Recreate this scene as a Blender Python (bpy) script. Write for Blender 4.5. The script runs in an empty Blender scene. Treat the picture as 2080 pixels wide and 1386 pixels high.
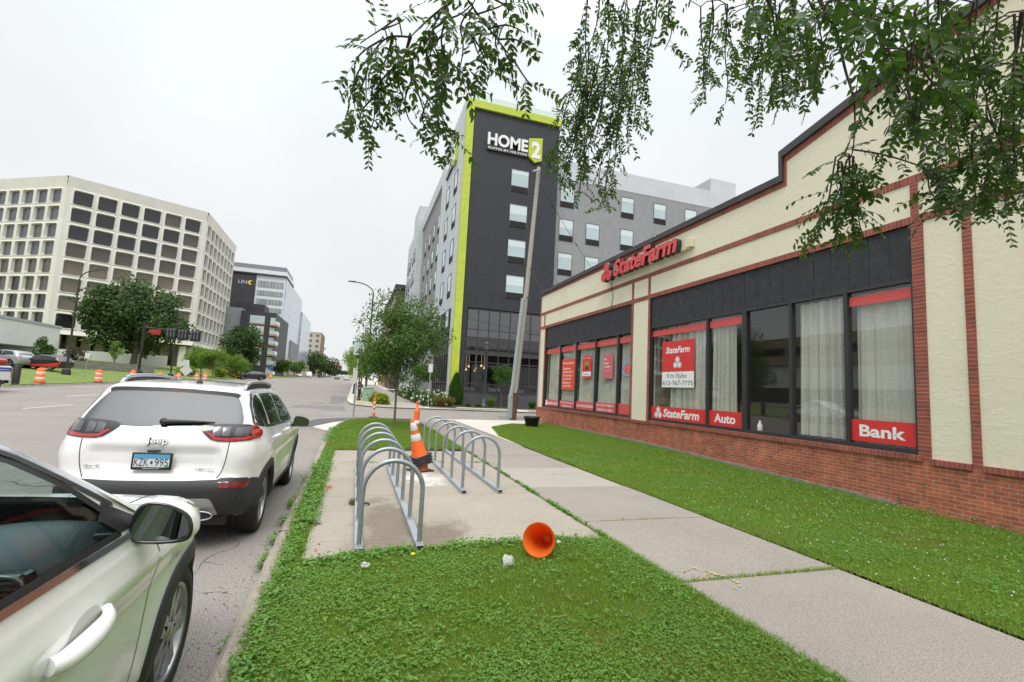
import bpy, bmesh, math, random
import numpy as np
from mathutils import Vector, Matrix
from mathutils.bvhtree import BVHTree
from mathutils.geometry import delaunay_2d_cdt
random.seed(7)
S = bpy.context.scene
COL = S.collection
R = math.radians

# ------------------------------------------------------------------ camera
CAM_H = 1.65
yaw, pitch, roll = R(17.74), R(5.86), R(2.88)
fwd = Vector((math.sin(yaw)*math.cos(pitch), math.cos(yaw)*math.cos(pitch), math.sin(pitch)))
rgt = Vector((math.cos(yaw), -math.sin(yaw), 0))
upv = rgt.cross(fwd)
r2 = rgt*math.cos(roll) + upv*math.sin(roll)
u2 = -rgt*math.sin(roll) + upv*math.cos(roll)
cd = bpy.data.cameras.new("camera")
cam = bpy.data.objects.new("camera", cd)
COL.objects.link(cam)
cam.matrix_world = Matrix(((r2.x, u2.x, -fwd.x, 0), (r2.y, u2.y, -fwd.y, 0), (r2.z, u2.z, -fwd.z, CAM_H), (0, 0, 0, 1)))
cd.sensor_width = 36.0
cd.sensor_fit = 'HORIZONTAL'
cd.lens = 36.0*973.4/2080
cd.clip_start = 0.05
cd.clip_end = 6000
S.camera = cam

# ------------------------------------------------------------------ world: overcast over a Nishita sky
SUN_EL, SUN_AZ = R(58), R(200)          # azimuth clockwise from +Y: light from behind the camera, a little to the left
W = bpy.data.worlds.new("World")
S.world = W
W.use_nodes = True
nt = W.node_tree
nt.nodes.clear()
out = nt.nodes.new('ShaderNodeOutputWorld')
bg = nt.nodes.new('ShaderNodeBackground')
bg.inputs['Strength'].default_value = 0.1
sky = nt.nodes.new('ShaderNodeTexSky')
sky.sky_type = 'NISHITA'
sky.sun_disc = False
sky.sun_elevation = SUN_EL
sky.sun_rotation = SUN_AZ
sky.air_density = 1.0
sky.dust_density = 3.0
tc = nt.nodes.new('ShaderNodeTexCoord')
sx = nt.nodes.new('ShaderNodeSeparateXYZ')
nt.links.new(tc.outputs['Generated'], sx.inputs[0])
rmp = nt.nodes.new('ShaderNodeValToRGB')            # cloud deck, brighter overhead (CIE overcast)
el = rmp.color_ramp.elements
el[0].position = 0.0; el[0].color = (0.685, 0.70, 0.71, 1)
el[1].position = 1.0; el[1].color = (2.5, 2.53, 2.55, 1)
e = el.new(0.30); e.color = (0.69, 0.71, 0.722, 1)
e = el.new(0.62); e.color = (0.755, 0.785, 0.805, 1)
e = el.new(0.80); e.color = (1.6, 1.63, 1.66, 1)
nt.links.new(sx.outputs['Z'], rmp.inputs[0])
nz = nt.nodes.new('ShaderNodeTexNoise')
nz.inputs['Scale'].default_value = 2.2
nz.inputs['Detail'].default_value = 5
nt.links.new(tc.outputs['Generated'], nz.inputs['Vector'])
mr = nt.nodes.new('ShaderNodeMapRange')
mr.inputs['From Min'].default_value = 0.3; mr.inputs['From Max'].default_value = 0.7
mr.inputs['To Min'].default_value = 8.9; mr.inputs['To Max'].default_value = 10.0
nt.links.new(nz.outputs[0], mr.inputs[0])
vm = nt.nodes.new('ShaderNodeVectorMath'); vm.operation = 'SCALE'
nt.links.new(rmp.outputs[0], vm.inputs[0]); nt.links.new(mr.outputs[0], vm.inputs['Scale'])
mx = nt.nodes.new('ShaderNodeMix'); mx.data_type = 'RGBA'
mx.inputs[0].default_value = 0.93
nt.links.new(sky.outputs[0], mx.inputs[6]); nt.links.new(vm.outputs[0], mx.inputs[7])
nt.links.new(mx.outputs[2], bg.inputs['Color'])
nt.links.new(bg.outputs[0], out.inputs['Surface'])

sd = bpy.data.lights.new("sun", 'SUN')
sd.energy = 1.25
sd.angle = R(25)
sd.color = (1.0, 0.96, 0.9)
sun = bpy.data.objects.new("sun", sd)
COL.objects.link(sun)
sdir = Vector((math.sin(SUN_AZ)*math.cos(SUN_EL), math.cos(SUN_AZ)*math.cos(SUN_EL), math.sin(SUN_EL)))
sun.rotation_euler = sdir.to_track_quat('Z', 'Y').to_euler()
S.view_settings.view_transform = 'Standard'
S.view_settings.look = 'None'
S.view_settings.exposure = 0.5
S.view_settings.gamma = 1.0
S.view_settings.use_curve_mapping = False
S.cycles.max_bounces = 7
S.cycles.transparent_max_bounces = 12
S.cycles.use_denoising = True
S.cycles.caustics_reflective = False
S.cycles.caustics_refractive = False

# ------------------------------------------------------------------ materials
MATS = {}
def srgb(r, g, b):
    f = lambda c: (c/255/12.92 if c/255 <= 0.04045 else ((c/255+0.055)/1.055)**2.4)
    return (f(r), f(g), f(b))

def mat(name, col, rough=0.6, metal=0.0, spec=0.5, var=0.0, scale=4.0, bump=0.0, bscale=40.0, coat=0.0,
        emit=None, estr=0.0, col2=None, detail=6.0, ior=None, contrast=0.2, alpha=1.0):
    if name in MATS: return MATS[name]
    m = bpy.data.materials.new(name); m.use_nodes = True
    n = m.node_tree; p = n.nodes['Principled BSDF']
    p.inputs['Base Color'].default_value = (*col, 1)
    p.inputs['Roughness'].default_value = rough
    p.inputs['Metallic'].default_value = metal
    p.inputs['Specular IOR Level'].default_value = spec
    if ior: p.inputs['IOR'].default_value = ior
    p.inputs['Coat Weight'].default_value = coat
    p.inputs['Coat Roughness'].default_value = 0.03
    if emit:
        p.inputs['Emission Color'].default_value = (*emit, 1); p.inputs['Emission Strength'].default_value = estr
    if var > 0 or bump > 0 or col2:
        t = n.nodes.new('ShaderNodeTexCoord')
    if var > 0 or col2:
        z = n.nodes.new('ShaderNodeTexNoise'); z.inputs['Scale'].default_value = scale
        z.inputs['Detail'].default_value = detail; z.inputs['Roughness'].default_value = 0.65
        n.links.new(t.outputs['Object'], z.inputs['Vector'])
        q = n.nodes.new('ShaderNodeMapRange')
        q.inputs['From Min'].default_value = 0.5-contrast; q.inputs['From Max'].default_value = 0.5+contrast
        n.links.new(z.outputs[0], q.inputs[0])
        x = n.nodes.new('ShaderNodeMix'); x.data_type = 'RGBA'
        c2 = col2 if col2 else tuple(c*(1-var) for c in col)
        c1 = col if col2 else tuple(min(1, c*(1+var)) for c in col)
        x.inputs[6].default_value = (*c1, 1); x.inputs[7].default_value = (*c2, 1)
        n.links.new(q.outputs[0], x.inputs[0]); n.links.new(x.outputs[2], p.inputs['Base Color'])
    if bump > 0:
        z2 = n.nodes.new('ShaderNodeTexNoise'); z2.inputs['Scale'].default_value = bscale; z2.inputs['Detail'].default_value = 4
        n.links.new(t.outputs['Object'], z2.inputs['Vector'])
        bn = n.nodes.new('ShaderNodeBump'); bn.inputs['Strength'].default_value = bump; bn.inputs['Distance'].default_value = 0.01
        n.links.new(z2.outputs[0], bn.inputs['Height']); n.links.new(bn.outputs[0], p.inputs['Normal'])
    MATS[name] = m
    return m

def glass_mat(name, tint=(0.9, 0.95, 0.95), refl=1.0, ior=1.5, rough=0.0):
    """thin pane: clear for light, mirror by Fresnel (each pane is one sheet)"""
    if name in MATS: return MATS[name]
    m = bpy.data.materials.new(name); m.use_nodes = True
    n = m.node_tree; n.nodes.clear()
    o = n.nodes.new('ShaderNodeOutputMaterial'); a = n.nodes.new('ShaderNodeBsdfTransparent'); g = n.nodes.new('ShaderNodeBsdfGlossy')
    a.inputs[0].default_value = (*tint, 1); g.inputs['Roughness'].default_value = rough
    g.inputs[0].default_value = (refl, refl, refl, 1)
    f = n.nodes.new('ShaderNodeFresnel')
    ge = n.nodes.new('ShaderNodeNewGeometry'); mr_ = n.nodes.new('ShaderNodeMapRange')     # a thin pane reflects alike from both faces
    mr_.inputs['To Min'].default_value = ior; mr_.inputs['To Max'].default_value = 1/ior
    n.links.new(ge.outputs['Backfacing'], mr_.inputs[0]); n.links.new(mr_.outputs[0], f.inputs[0])
    x = n.nodes.new('ShaderNodeMixShader')
    n.links.new(f.outputs[0], x.inputs[0]); n.links.new(a.outputs[0], x.inputs[1]); n.links.new(g.outputs[0], x.inputs[2])
    n.links.new(x.outputs[0], o.inputs['Surface'])
    MATS[name] = m
    return m

def leaf_mat(name, c1, c2, rough=0.5, trans=0.35):
    """leaves: random hue per leaf, some light through them"""
    if name in MATS: return MATS[name]
    m = bpy.data.materials.new(name); m.use_nodes = True
    n = m.node_tree; p = n.nodes['Principled BSDF']; o = n.nodes['Material Output']
    geo = n.nodes.new('ShaderNodeNewGeometry')
    x = n.nodes.new('ShaderNodeMix'); x.data_type = 'RGBA'
    x.inputs[6].default_value = (*c1, 1); x.inputs[7].default_value = (*c2, 1)
    n.links.new(geo.outputs['Random Per Island'], x.inputs[0])
    n.links.new(x.outputs[2], p.inputs['Base Color']); p.inputs['Roughness'].default_value = rough
    p.inputs['Specular IOR Level'].default_value = 0.35
    tr = n.nodes.new('ShaderNodeBsdfTranslucent')
    vs = n.nodes.new('ShaderNodeVectorMath'); vs.operation = 'MULTIPLY'
    vs.inputs[1].default_value = (1.25, 1.35, 0.5)
    n.links.new(x.outputs[2], vs.inputs[0]); n.links.new(vs.outputs[0], tr.inputs[0])
    mm = n.nodes.new('ShaderNodeMixShader'); mm.inputs[0].default_value = trans
    n.links.new(p.outputs[0], mm.inputs[1]); n.links.new(tr.outputs[0], mm.inputs[2])
    n.links.new(mm.outputs[0], o.inputs['Surface'])
    MATS[name] = m
    return m

def brick_mat(name, axes, c1, c2, mortar, bw=0.203, bh=0.0677, joint=0.010, offset=0.5, stain=0.35, rot=False):
    """brick courses laid in the plane given by two world axes (0=x 1=y 2=z)"""
    if name in MATS: return MATS[name]
    m = bpy.data.materials.new(name); m.use_nodes = True
    n = m.node_tree; p = n.nodes['Principled BSDF']
    g = n.nodes.new('ShaderNodeNewGeometry'); s = n.nodes.new('ShaderNodeSeparateXYZ'); c = n.nodes.new('ShaderNodeCombineXYZ')
    n.links.new(g.outputs['Position'], s.inputs[0])
    n.links.new(s.outputs[axes[0]], c.inputs[0]); n.links.new(s.outputs[axes[1]], c.inputs[1])
    b = n.nodes.new('ShaderNodeTexBrick'); n.links.new(c.outputs[0], b.inputs['Vector'])
    b.offset = offset
    b.inputs['Scale'].default_value = 1.0
    b.inputs['Color1'].default_value = (*c1, 1); b.inputs['Color2'].default_value = (*c2, 1); b.inputs['Mortar'].default_value = (*mortar, 1)
    b.inputs['Mortar Size'].default_value = joint/2; b.inputs['Mortar Smooth'].default_value = 0.3
    b.inputs['Brick Width'].default_value = bw; b.inputs['Row Height'].default_value = bh
    z = n.nodes.new('ShaderNodeTexNoise'); z.inputs['Scale'].default_value = 3.0; z.inputs['Detail'].default_value = 8; z.inputs['Roughness'].default_value = 0.7
    n.links.new(g.outputs['Position'], z.inputs['Vector'])
    q = n.nodes.new('ShaderNodeMapRange'); q.inputs['From Min'].default_value = 0.35; q.inputs['From Max'].default_value = 0.7
    q.inputs['To Min'].default_value = 1.15; q.inputs['To Max'].default_value = 1.0-stain
    n.links.new(z.outputs[0], q.inputs[0])
    v = n.nodes.new('ShaderNodeVectorMath'); v.operation = 'SCALE'
    n.links.new(b.outputs['Color'], v.inputs[0]); n.links.new(q.outputs[0], v.inputs['Scale'])
    n.links.new(v.outputs[0], p.inputs['Base Color'])
    p.inputs['Roughness'].default_value = 0.85
    bn = n.nodes.new('ShaderNodeBump'); bn.inputs['Strength'].default_value = 0.6; bn.inputs['Distance'].default_value = 0.008; bn.invert = True
    n.links.new(b.outputs['Fac'], bn.inputs['Height']); n.links.new(bn.outputs[0], p.inputs['Normal'])
    MATS[name] = m
    return m

# ------------------------------------------------------------------ mesh helpers
class MB:
    """collects verts/faces in world (or local) space and links them as ONE mesh object"""
    def __init__(s): s.v = []; s.f = []; s.sm = []
    def add(s, vs, fs, smooth=False):
        o = len(s.v); s.v += [tuple(v) for v in vs]; s.f += [tuple(i+o for i in f) for f in fs]; s.sm += [smooth]*len(fs); return s
    def box(s, x0, x1, y0, y1, z0, z1, M=None):
        vs = [Vector((x, y, z)) for z in (z0, z1) for y in (y0, y1) for x in (x0, x1)]
        if M: vs = [M @ v for v in vs]
        return s.add(vs, [(0, 2, 3, 1), (4, 5, 7, 6), (0, 1, 5, 4), (2, 6, 7, 3), (0, 4, 6, 2), (1, 3, 7, 5)])
    def bbox(s, x0, x1, y0, y1, z0, z1, b=0.01, M=None):
        """box with chamfered edges"""
        bm = bmesh.new(); bmesh.ops.create_cube(bm, size=1)
        for v in bm.verts: v.co = Vector(((x0+x1)/2+v.co.x*(x1-x0), (y0+y1)/2+v.co.y*(y1-y0), (z0+z1)/2+v.co.z*(z1-z0)))
        b = min(b, .45*min(abs(x1-x0), abs(y1-y0), abs(z1-z0)))
        bmesh.ops.bevel(bm, geom=bm.edges[:], offset=b, segments=2, affect='EDGES', profile=0.5)
        if M: bm.transform(M)
        bm.verts.index_update()
        s.add([v.co.copy() for v in bm.verts], [[v.index for v in f.verts] for f in bm.faces]); bm.free(); return s
    def quad(s, *p): return s.add(p, [tuple(range(len(p)))])
    def prism(s, poly, f, d):
        """poly: 2D points, f(a,b,t) -> world point, t=0 and t=d caps"""
        n = len(poly); vs = [f(a, b, 0) for a, b in poly]+[f(a, b, d) for a, b in poly]
        fs = [tuple(range(n))[::-1], tuple(range(n, 2*n))]+[(i, (i+1) % n, n+(i+1) % n, n+i) for i in range(n)]
        return s.add(vs, fs)
    def tube(s, path, rad, n=10, cap=True, closed=False):
        path = [Vector(p) for p in path]; k = len(path)
        rad = [rad]*k if not hasattr(rad, '__len__') else rad
        vs = []; prev = None
        for i, p in enumerate(path):
            a = path[i-1] if i > 0 else (path[-1] if closed else p); b = path[i+1] if i < k-1 else (path[0] if closed else p)
            t = (b-a); t = t.normalized() if t.length > 1e-9 else Vector((0, 0, 1))
            if prev is None:
                ref = Vector((0, 0, 1)) if abs(t.z) < .9 else Vector((1, 0, 0)); u = t.cross(ref).normalized()
            else:
                u = (prev-t*prev.dot(t)); u = u.normalized() if u.length > 1e-6 else t.orthogonal().normalized()
            prev = u; w = t.cross(u)
            vs += [p+(u*math.cos(2*math.pi*j/n)+w*math.sin(2*math.pi*j/n))*rad[i] for j in range(n)]
        fs = [(i*n+j, i*n+(j+1) % n, (i+1) % k*n+(j+1) % n, (i+1) % k*n+j) for i in range(k if closed else k-1) for j in range(n)]
        s.add(vs, fs, True)
        if cap and not closed: s.add(vs[:n], [tuple(range(n))[::-1]]); s.add(vs[-n:], [tuple(range(n))])
        return s
    def lathe(s, prof, n=24, M=None, smooth=True, cap=True):
        """prof: (r,z) pairs round the z axis"""
        vs = []
        for r, z in prof:
            for j in range(n):
                a = 2*math.pi*j/n; v = Vector((r*math.cos(a), r*math.sin(a), z)); vs.append(M @ v if M else v)
        k = len(prof)
        fs = [(i*n+j, i*n+(j+1) % n, (i+1)*n+(j+1) % n, (i+1)*n+j) for i in range(k-1) for j in range(n)]
        s.add(vs, fs, smooth)
        if not cap: return s
        if prof[0][0] > 1e-4: s.add(vs[:n], [tuple(range(n))[::-1]])
        if prof[-1][0] > 1e-4: s.add(vs[-n:], [tuple(range(n))])
        return s
    def build(s, name, m, parent=None, loc=None, auto=None):
        me = bpy.data.meshes.new(name)
        off = Vector((0, 0, 0))
        if parent is not None: off = OFF.get(parent.name, Vector((0, 0, 0)))
        elif loc is not None: off = Vector(loc)
        vs = [(v[0]-off.x, v[1]-off.y, v[2]-off.z) for v in s.v] if off.length > 0 else s.v
        me.from_pydata(vs, [], s.f)
        if any(s.sm): me.polygons.foreach_set('use_smooth', s.sm)
        me.update()
        if m is not None: me.materials.append(m)
        o = bpy.data.objects.new(name, me); COL.objects.link(o)
        if parent is not None: o.parent = parent; OFF[o.name] = off
        else:
            OFF[o.name] = off
            if loc is not None: o.location = off
        return o
OFF = {}

def mesh_np(name, verts, faces, m, parent=None, loc=None, smooth=False):
    """fast mesh from numpy arrays; faces (n,3) or (n,4)"""
    me = bpy.data.meshes.new(name)
    off = np.zeros(3)
    if parent is not None: off = np.array(OFF.get(parent.name, Vector((0, 0, 0))))
    elif loc is not None: off = np.array(loc, float)
    v = np.asarray(verts, np.float32)-off.astype(np.float32)
    f = np.asarray(faces, np.int32); k = f.shape[1]
    me.vertices.add(len(v)); me.vertices.foreach_set('co', v.ravel())
    me.loops.add(f.size); me.loops.foreach_set('vertex_index', f.ravel())
    me.polygons.add(len(f)); me.polygons.foreach_set('loop_start', np.arange(0, f.size, k, dtype=np.int32))
    me.polygons.foreach_set('loop_total', np.full(len(f), k, np.int32))
    if smooth: me.polygons.foreach_set('use_smooth', np.ones(len(f), bool))
    me.update(calc_edges=True); me.validate()
    me.materials.append(m)
    o = bpy.data.objects.new(name, me); COL.objects.link(o)
    if parent is not None: o.parent = parent
    elif loc is not None: o.location = tuple(loc)
    OFF[o.name] = Vector(off)
    return o

def thing(name, label, cat, loc=(0, 0, 0), rz=0.0, group=None, local=False):
    """an Empty at the thing's base; parts are given in world coordinates unless local"""
    o = bpy.data.objects.new(name, None); COL.objects.link(o)
    o.empty_display_size = 0.2
    o.location = loc; o.rotation_euler = (0, 0, rz); tag(o, label, cat, group)
    OFF[o.name] = Vector((0, 0, 0)) if (local or rz) else Vector(loc)
    return o
def tag(o, label, cat, group=None, kind=None):
    if label: o['label'] = label
    if cat: o['category'] = cat
    if group: o['group'] = group
    if kind: o['kind'] = kind
    return o
def struct(o): o['kind'] = 'structure'; return o
def copy_tree(o, parent=None):
    c = o.copy(); COL.objects.link(c); c.parent = parent
    OFF[c.name] = OFF.get(o.name, Vector((0, 0, 0)))
    for ch in [x for x in o.children]: copy_tree(ch, c)
    return c
def place(proto, loc, rz=0.0, label=None, group=None, first=False, scale=None):
    o = proto if first else copy_tree(proto)
    o.location = loc; o.rotation_euler = (0, 0, rz)
    if label: o['label'] = label
    if group: o['group'] = group
    if scale: o.scale = (scale,)*3
    return o

_FC = {}
def text_mesh(txt, shear=0.0, bold=0.0, depth=0.0, spacing=1.0, lines=None):
    key = (txt, shear, bold, depth, spacing)
    if key in _FC: return _FC[key]
    c = bpy.data.curves.new("lettering", 'FONT'); c.body = txt; c.size = 1.0; c.shear = shear; c.offset = bold
    c.extrude = depth; c.space_character = spacing; c.resolution_u = 3; c.align_x = 'CENTER'; c.space_line = 0.85
    o = bpy.data.objects.new("lettering", c); COL.objects.link(o)
    dg = bpy.context.evaluated_depsgraph_get(); dg.update()
    me = bpy.data.meshes.new_from_object(o.evaluated_get(dg))
    vs = np.array([v.co[:] for v in me.vertices]); fs = [tuple(p.vertices) for p in me.polygons]
    bpy.data.objects.remove(o); bpy.data.curves.remove(c); bpy.data.meshes.remove(me)
    lo, hi = vs.min(0), vs.max(0)
    _FC[key] = (vs, fs, lo, hi)
    return _FC[key]
def text_into(mb, txt, origin, ux, uy, w, h=None, depth=0.0, shear=0.0, bold=0.0, spacing=1.0, center=False):
    """fit lettering into the w x h box whose lower-left corner is origin; ux,uy unit vectors, normal = ux x uy"""
    vs, fs, lo, hi = text_mesh(txt, shear, bold, 0.01 if depth else 0.0, spacing)
    ux, uy, origin = Vector(ux), Vector(uy), Vector(origin); nn = ux.cross(uy)
    sxx = w/(hi[0]-lo[0]); syy = (h/(hi[1]-lo[1])) if h else sxx
    pts = []
    for v in vs:
        t = (depth*((v[2]-lo[2])/(hi[2]-lo[2]))) if depth else 0.0
        pts.append(origin+ux*((v[0]-lo[0])*sxx)+uy*((v[1]-lo[1])*syy)+nn*t)
    mb.add(pts, fs); return mb

def lerp(a, b, t): return a+(b-a)*t
def smooth(a, b, x):
    t = min(1, max(0, (x-a)/(b-a))); return t*t*(3-2*t)
def terr(X, Y):
    """height of the street plane: level near the camera, rising gently to the far end and the far side"""
    return 0.014*max(0, Y-28)+0.014*max(0, -X-6)
def lawn_z(X, Y):
    d = max(0, -20.6-X)
    return terr(X, Y)+0.07*min(d, 15)+0.05*max(0, min(d-15, 40))
ROAD = -0.12

# ================================================================== THE SETTING
def pos_noise_mat(name, c1, c2, scale, fine=None, fscale=120.0, rough=0.9, bump=0.3, bscale=180, extra=None, contrast=0.22):
    """ground material in world coordinates: broad blotches, fine aggregate, bump"""
    m = bpy.data.materials.new(name); m.use_nodes = True
    n = m.node_tree; p = n.nodes['Principled BSDF']; L = n.links.new
    g = n.nodes.new('ShaderNodeNewGeometry')
    def noise(sc, det=6, rg=0.6):
        z = n.nodes.new('ShaderNodeTexNoise'); z.inputs['Scale'].default_value = sc; z.inputs['Detail'].default_value = det; z.inputs['Roughness'].default_value = rg
        L(g.outputs['Position'], z.inputs['Vector']); return z
    def rng(src, a, b, c=0.0, d=1.0):
        q = n.nodes.new('ShaderNodeMapRange'); q.inputs[1].default_value = a; q.inputs[2].default_value = b; q.inputs[3].default_value = c; q.inputs[4].default_value = d
        L(src, q.inputs[0]); return q.outputs[0]
    def mix(f, a, b, blend='MIX'):
        x = n.nodes.new('ShaderNodeMix'); x.data_type = 'RGBA'; x.blend_type = blend
        if isinstance(f, float): x.inputs[0].default_value = f
        else: L(f, x.inputs[0])
        for v, i in ((a, 6), (b, 7)):
            if isinstance(v, tuple): x.inputs[i].default_value = (*v, 1)
            else: L(v, x.inputs[i])
        return x.outputs[2]
    col = mix(rng(noise(scale, 8, 0.65).outputs[0], 0.5-contrast, 0.5+contrast), c1, c2)
    if fine:
        f = noise(fscale, 3, 0.7)
        col = mix(rng(f.outputs[0], 0.38, 0.66, 1-fine, 1+fine), (0, 0, 0), col) if False else col
        v = n.nodes.new('ShaderNodeVectorMath'); v.operation = 'SCALE'; L(col, v.inputs[0]); L(rng(f.outputs[0], 0.35, 0.68, 1-fine, 1+fine*0.8), v.inputs['Scale']); col = v.outputs[0]
    ctx = dict(n=n, L=L, g=g, noise=noise, rng=rng, mix=mix)
    if extra: col = extra(ctx, col)
    L(col, p.inputs['Base Color']); p.inputs['Roughness'].default_value = rough; p.inputs['Specular IOR Level'].default_value = 0.3
    if bump:
        z = noise(bscale, 3)
        b = n.nodes.new('ShaderNodeBump'); b.inputs['Strength'].default_value = bump; b.inputs['Distance'].default_value = 0.004
        L(z.outputs[0], b.inputs['Height']); L(b.outputs[0], p.inputs['Normal'])
    MATS[name] = m
    return m

def cracks(ctx, col, scale=0.35, width=0.012, dark=(0.05, 0.047, 0.044), amount=0.75, gate=(0.52, 0.62)):
    n, L = ctx['n'], ctx['L']
    w = ctx['noise'](1.3, 5, 0.65)
    a = n.nodes.new('ShaderNodeVectorMath'); a.operation = 'SCALE'; a.inputs['Scale'].default_value = 1.1
    L(w.outputs['Color'], a.inputs[0])
    b = n.nodes.new('ShaderNodeVectorMath'); b.operation = 'ADD'; L(ctx['g'].outputs['Position'], b.inputs[0]); L(a.outputs[0], b.inputs[1])
    v = n.nodes.new('ShaderNodeTexVoronoi'); v.feature = 'DISTANCE_TO_EDGE'; v.inputs['Scale'].default_value = scale
    L(b.outputs[0], v.inputs['Vector'])
    f = ctx['rng'](v.outputs['Distance'], 0.0, width*scale, amount, 0.0)
    gt = ctx['rng'](ctx['noise'](0.25, 3).outputs[0], gate[0], gate[1])
    mu = n.nodes.new('ShaderNodeMath'); mu.operation = 'MULTIPLY'; L(f, mu.inputs[0]); L(gt, mu.inputs[1])
    return ctx['mix'](mu.outputs[0], col, dark)

M_ROAD = pos_noise_mat('worn_asphalt', (0.30, 0.275, 0.25), (0.235, 0.218, 0.20), 0.35, fine=0.5, fscale=75, bump=0.6, bscale=220,
                       extra=lambda c, col: cracks(c, cracks(c, col), scale=1.1, width=0.010, gate=(0.55, 0.66)))
M_PATCH = pos_noise_mat('new_asphalt', (0.125, 0.125, 0.13), (0.10, 0.10, 0.105), 1.2, fine=0.3, fscale=160, bump=0.5)
M_PATCH2 = pos_noise_mat('old_asphalt_patch', (0.20, 0.195, 0.19), (0.17, 0.165, 0.16), 1.2, fine=0.3, fscale=160, bump=0.5)
def pad_stains(c, col):
    n, L, rng, mix = c['n'], c['L'], c['rng'], c['mix']
    def blob(cx, cy, sx_, sy_, lo, hi, amt):
        nz = c['noise'](2.4, 6, 0.7)
        sc = n.nodes.new('ShaderNodeVectorMath'); sc.operation = 'MULTIPLY_ADD'
        L(c['g'].outputs['Position'], sc.inputs[0]); sc.inputs[1].default_value = (1/sx_, 1/sy_, 0); sc.inputs[2].default_value = (-cx/sx_, -cy/sy_, 0)
        ln = n.nodes.new('ShaderNodeVectorMath'); ln.operation = 'LENGTH'; L(sc.outputs[0], ln.inputs[0])
        ad = n.nodes.new('ShaderNodeMath'); ad.operation = 'ADD'; L(ln.outputs['Value'], ad.inputs[0])
        L(rng(nz.outputs[0], 0.3, 0.7, -0.55, 0.55), ad.inputs[1])
        return rng(ad.outputs[0], lo, hi, amt, 0.0)
    col = mix(blob(0.44, 6.0, 0.30, 1.25, 0.60, 1.15, 0.80), col, (0.165, 0.135, 0.105))
    col = mix(blob(1.0, 5.62, 0.36, 0.55, 0.6, 1.15, 0.85), col, (0.165, 0.135, 0.105))
    col = mix(blob(0.5, 5.2, 0.5, 0.35, 0.8, 1.1, 0.6), col, (0.20, 0.165, 0.13))
    col = mix(blob(1.32, 8.9, 0.42, 0.75, 0.55, 1.0, 0.75), col, (0.60, 0.58, 0.55))
    col = mix(blob(1.50, 9.1, 0.16, 0.22, 0.5, 1.0, 0.6), col, (0.28, 0.26, 0.24))
    return cracks(c, col, 0.5, 0.008, amount=0.5, gate=(0.5, 0.6))
M_PAD = pos_noise_mat('exposed_aggregate_concrete', (0.375, 0.338, 0.282), (0.31, 0.278, 0.232), 0.9, fine=0.42, fscale=80, bump=0.7, bscale=130, extra=pad_stains)
M_WALK = pos_noise_mat('sidewalk_concrete', (0.318, 0.288, 0.252), (0.26, 0.236, 0.207), 0.8, fine=0.40, fscale=85, bump=0.6, bscale=150,
                       extra=lambda c, col: cracks(c, col, 0.45, 0.008, amount=0.4, gate=(0.55, 0.66)))
M_WALKNEW = pos_noise_mat('pale_sidewalk_concrete', (0.35, 0.33, 0.29), (0.31, 0.293, 0.258), 1.1, fine=0.14, fscale=120, bump=0.3, bscale=150)
M_CONC = pos_noise_mat('pale_concrete', (0.60, 0.56, 0.50), (0.52, 0.49, 0.44), 0.9, fine=0.15, fscale=90, bump=0.3)
M_KERB = pos_noise_mat('kerb_concrete', (0.36, 0.32, 0.27), (0.25, 0.22, 0.185), 2.2, fine=0.35, fscale=120, bump=0.8, bscale=120)
M_SOIL = pos_noise_mat('soil', (0.11, 0.085, 0.06), (0.06, 0.048, 0.036), 5, fine=0.4, fscale=60, bump=1.0, bscale=70)
M_MULCH = pos_noise_mat('dark_mulch', (0.075, 0.06, 0.05), (0.045, 0.036, 0.03), 9, fine=0.5, fscale=40, bump=1.0, bscale=40)
M_TAN = pos_noise_mat('tan_gravel', (0.46, 0.36, 0.24), (0.38, 0.29, 0.19), 3, fine=0.3, fscale=60, bump=0.6, bscale=60)
M_TURF = pos_noise_mat('turf_ground', (0.075, 0.125, 0.025), (0.115, 0.145, 0.04), 1.6, fine=0.5, fscale=55, bump=1.0, bscale=60)
M_FARTURF = pos_noise_mat('far_turf', (0.125, 0.195, 0.035), (0.185, 0.225, 0.06), 0.16, fine=0.35, fscale=7, bump=0.8, bscale=9)
M_GROUND = pos_noise_mat('far_ground', (0.10, 0.13, 0.06), (0.16, 0.16, 0.12), 0.05, fine=0.2, fscale=2, bump=0)
M_JOINT = mat('joint_dark', (0.07, 0.06, 0.05), 0.95)
M_YPAINT = mat('yellow_spray_paint', (0.47, 0.375, 0.14), 0.85)
M_RPAINT = mat('red_spray_paint', (0.62, 0.10, 0.09), 0.8)
M_LINE = mat('worn_line_paint', (0.55, 0.54, 0.52), 0.8, var=0.12, scale=8)

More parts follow.
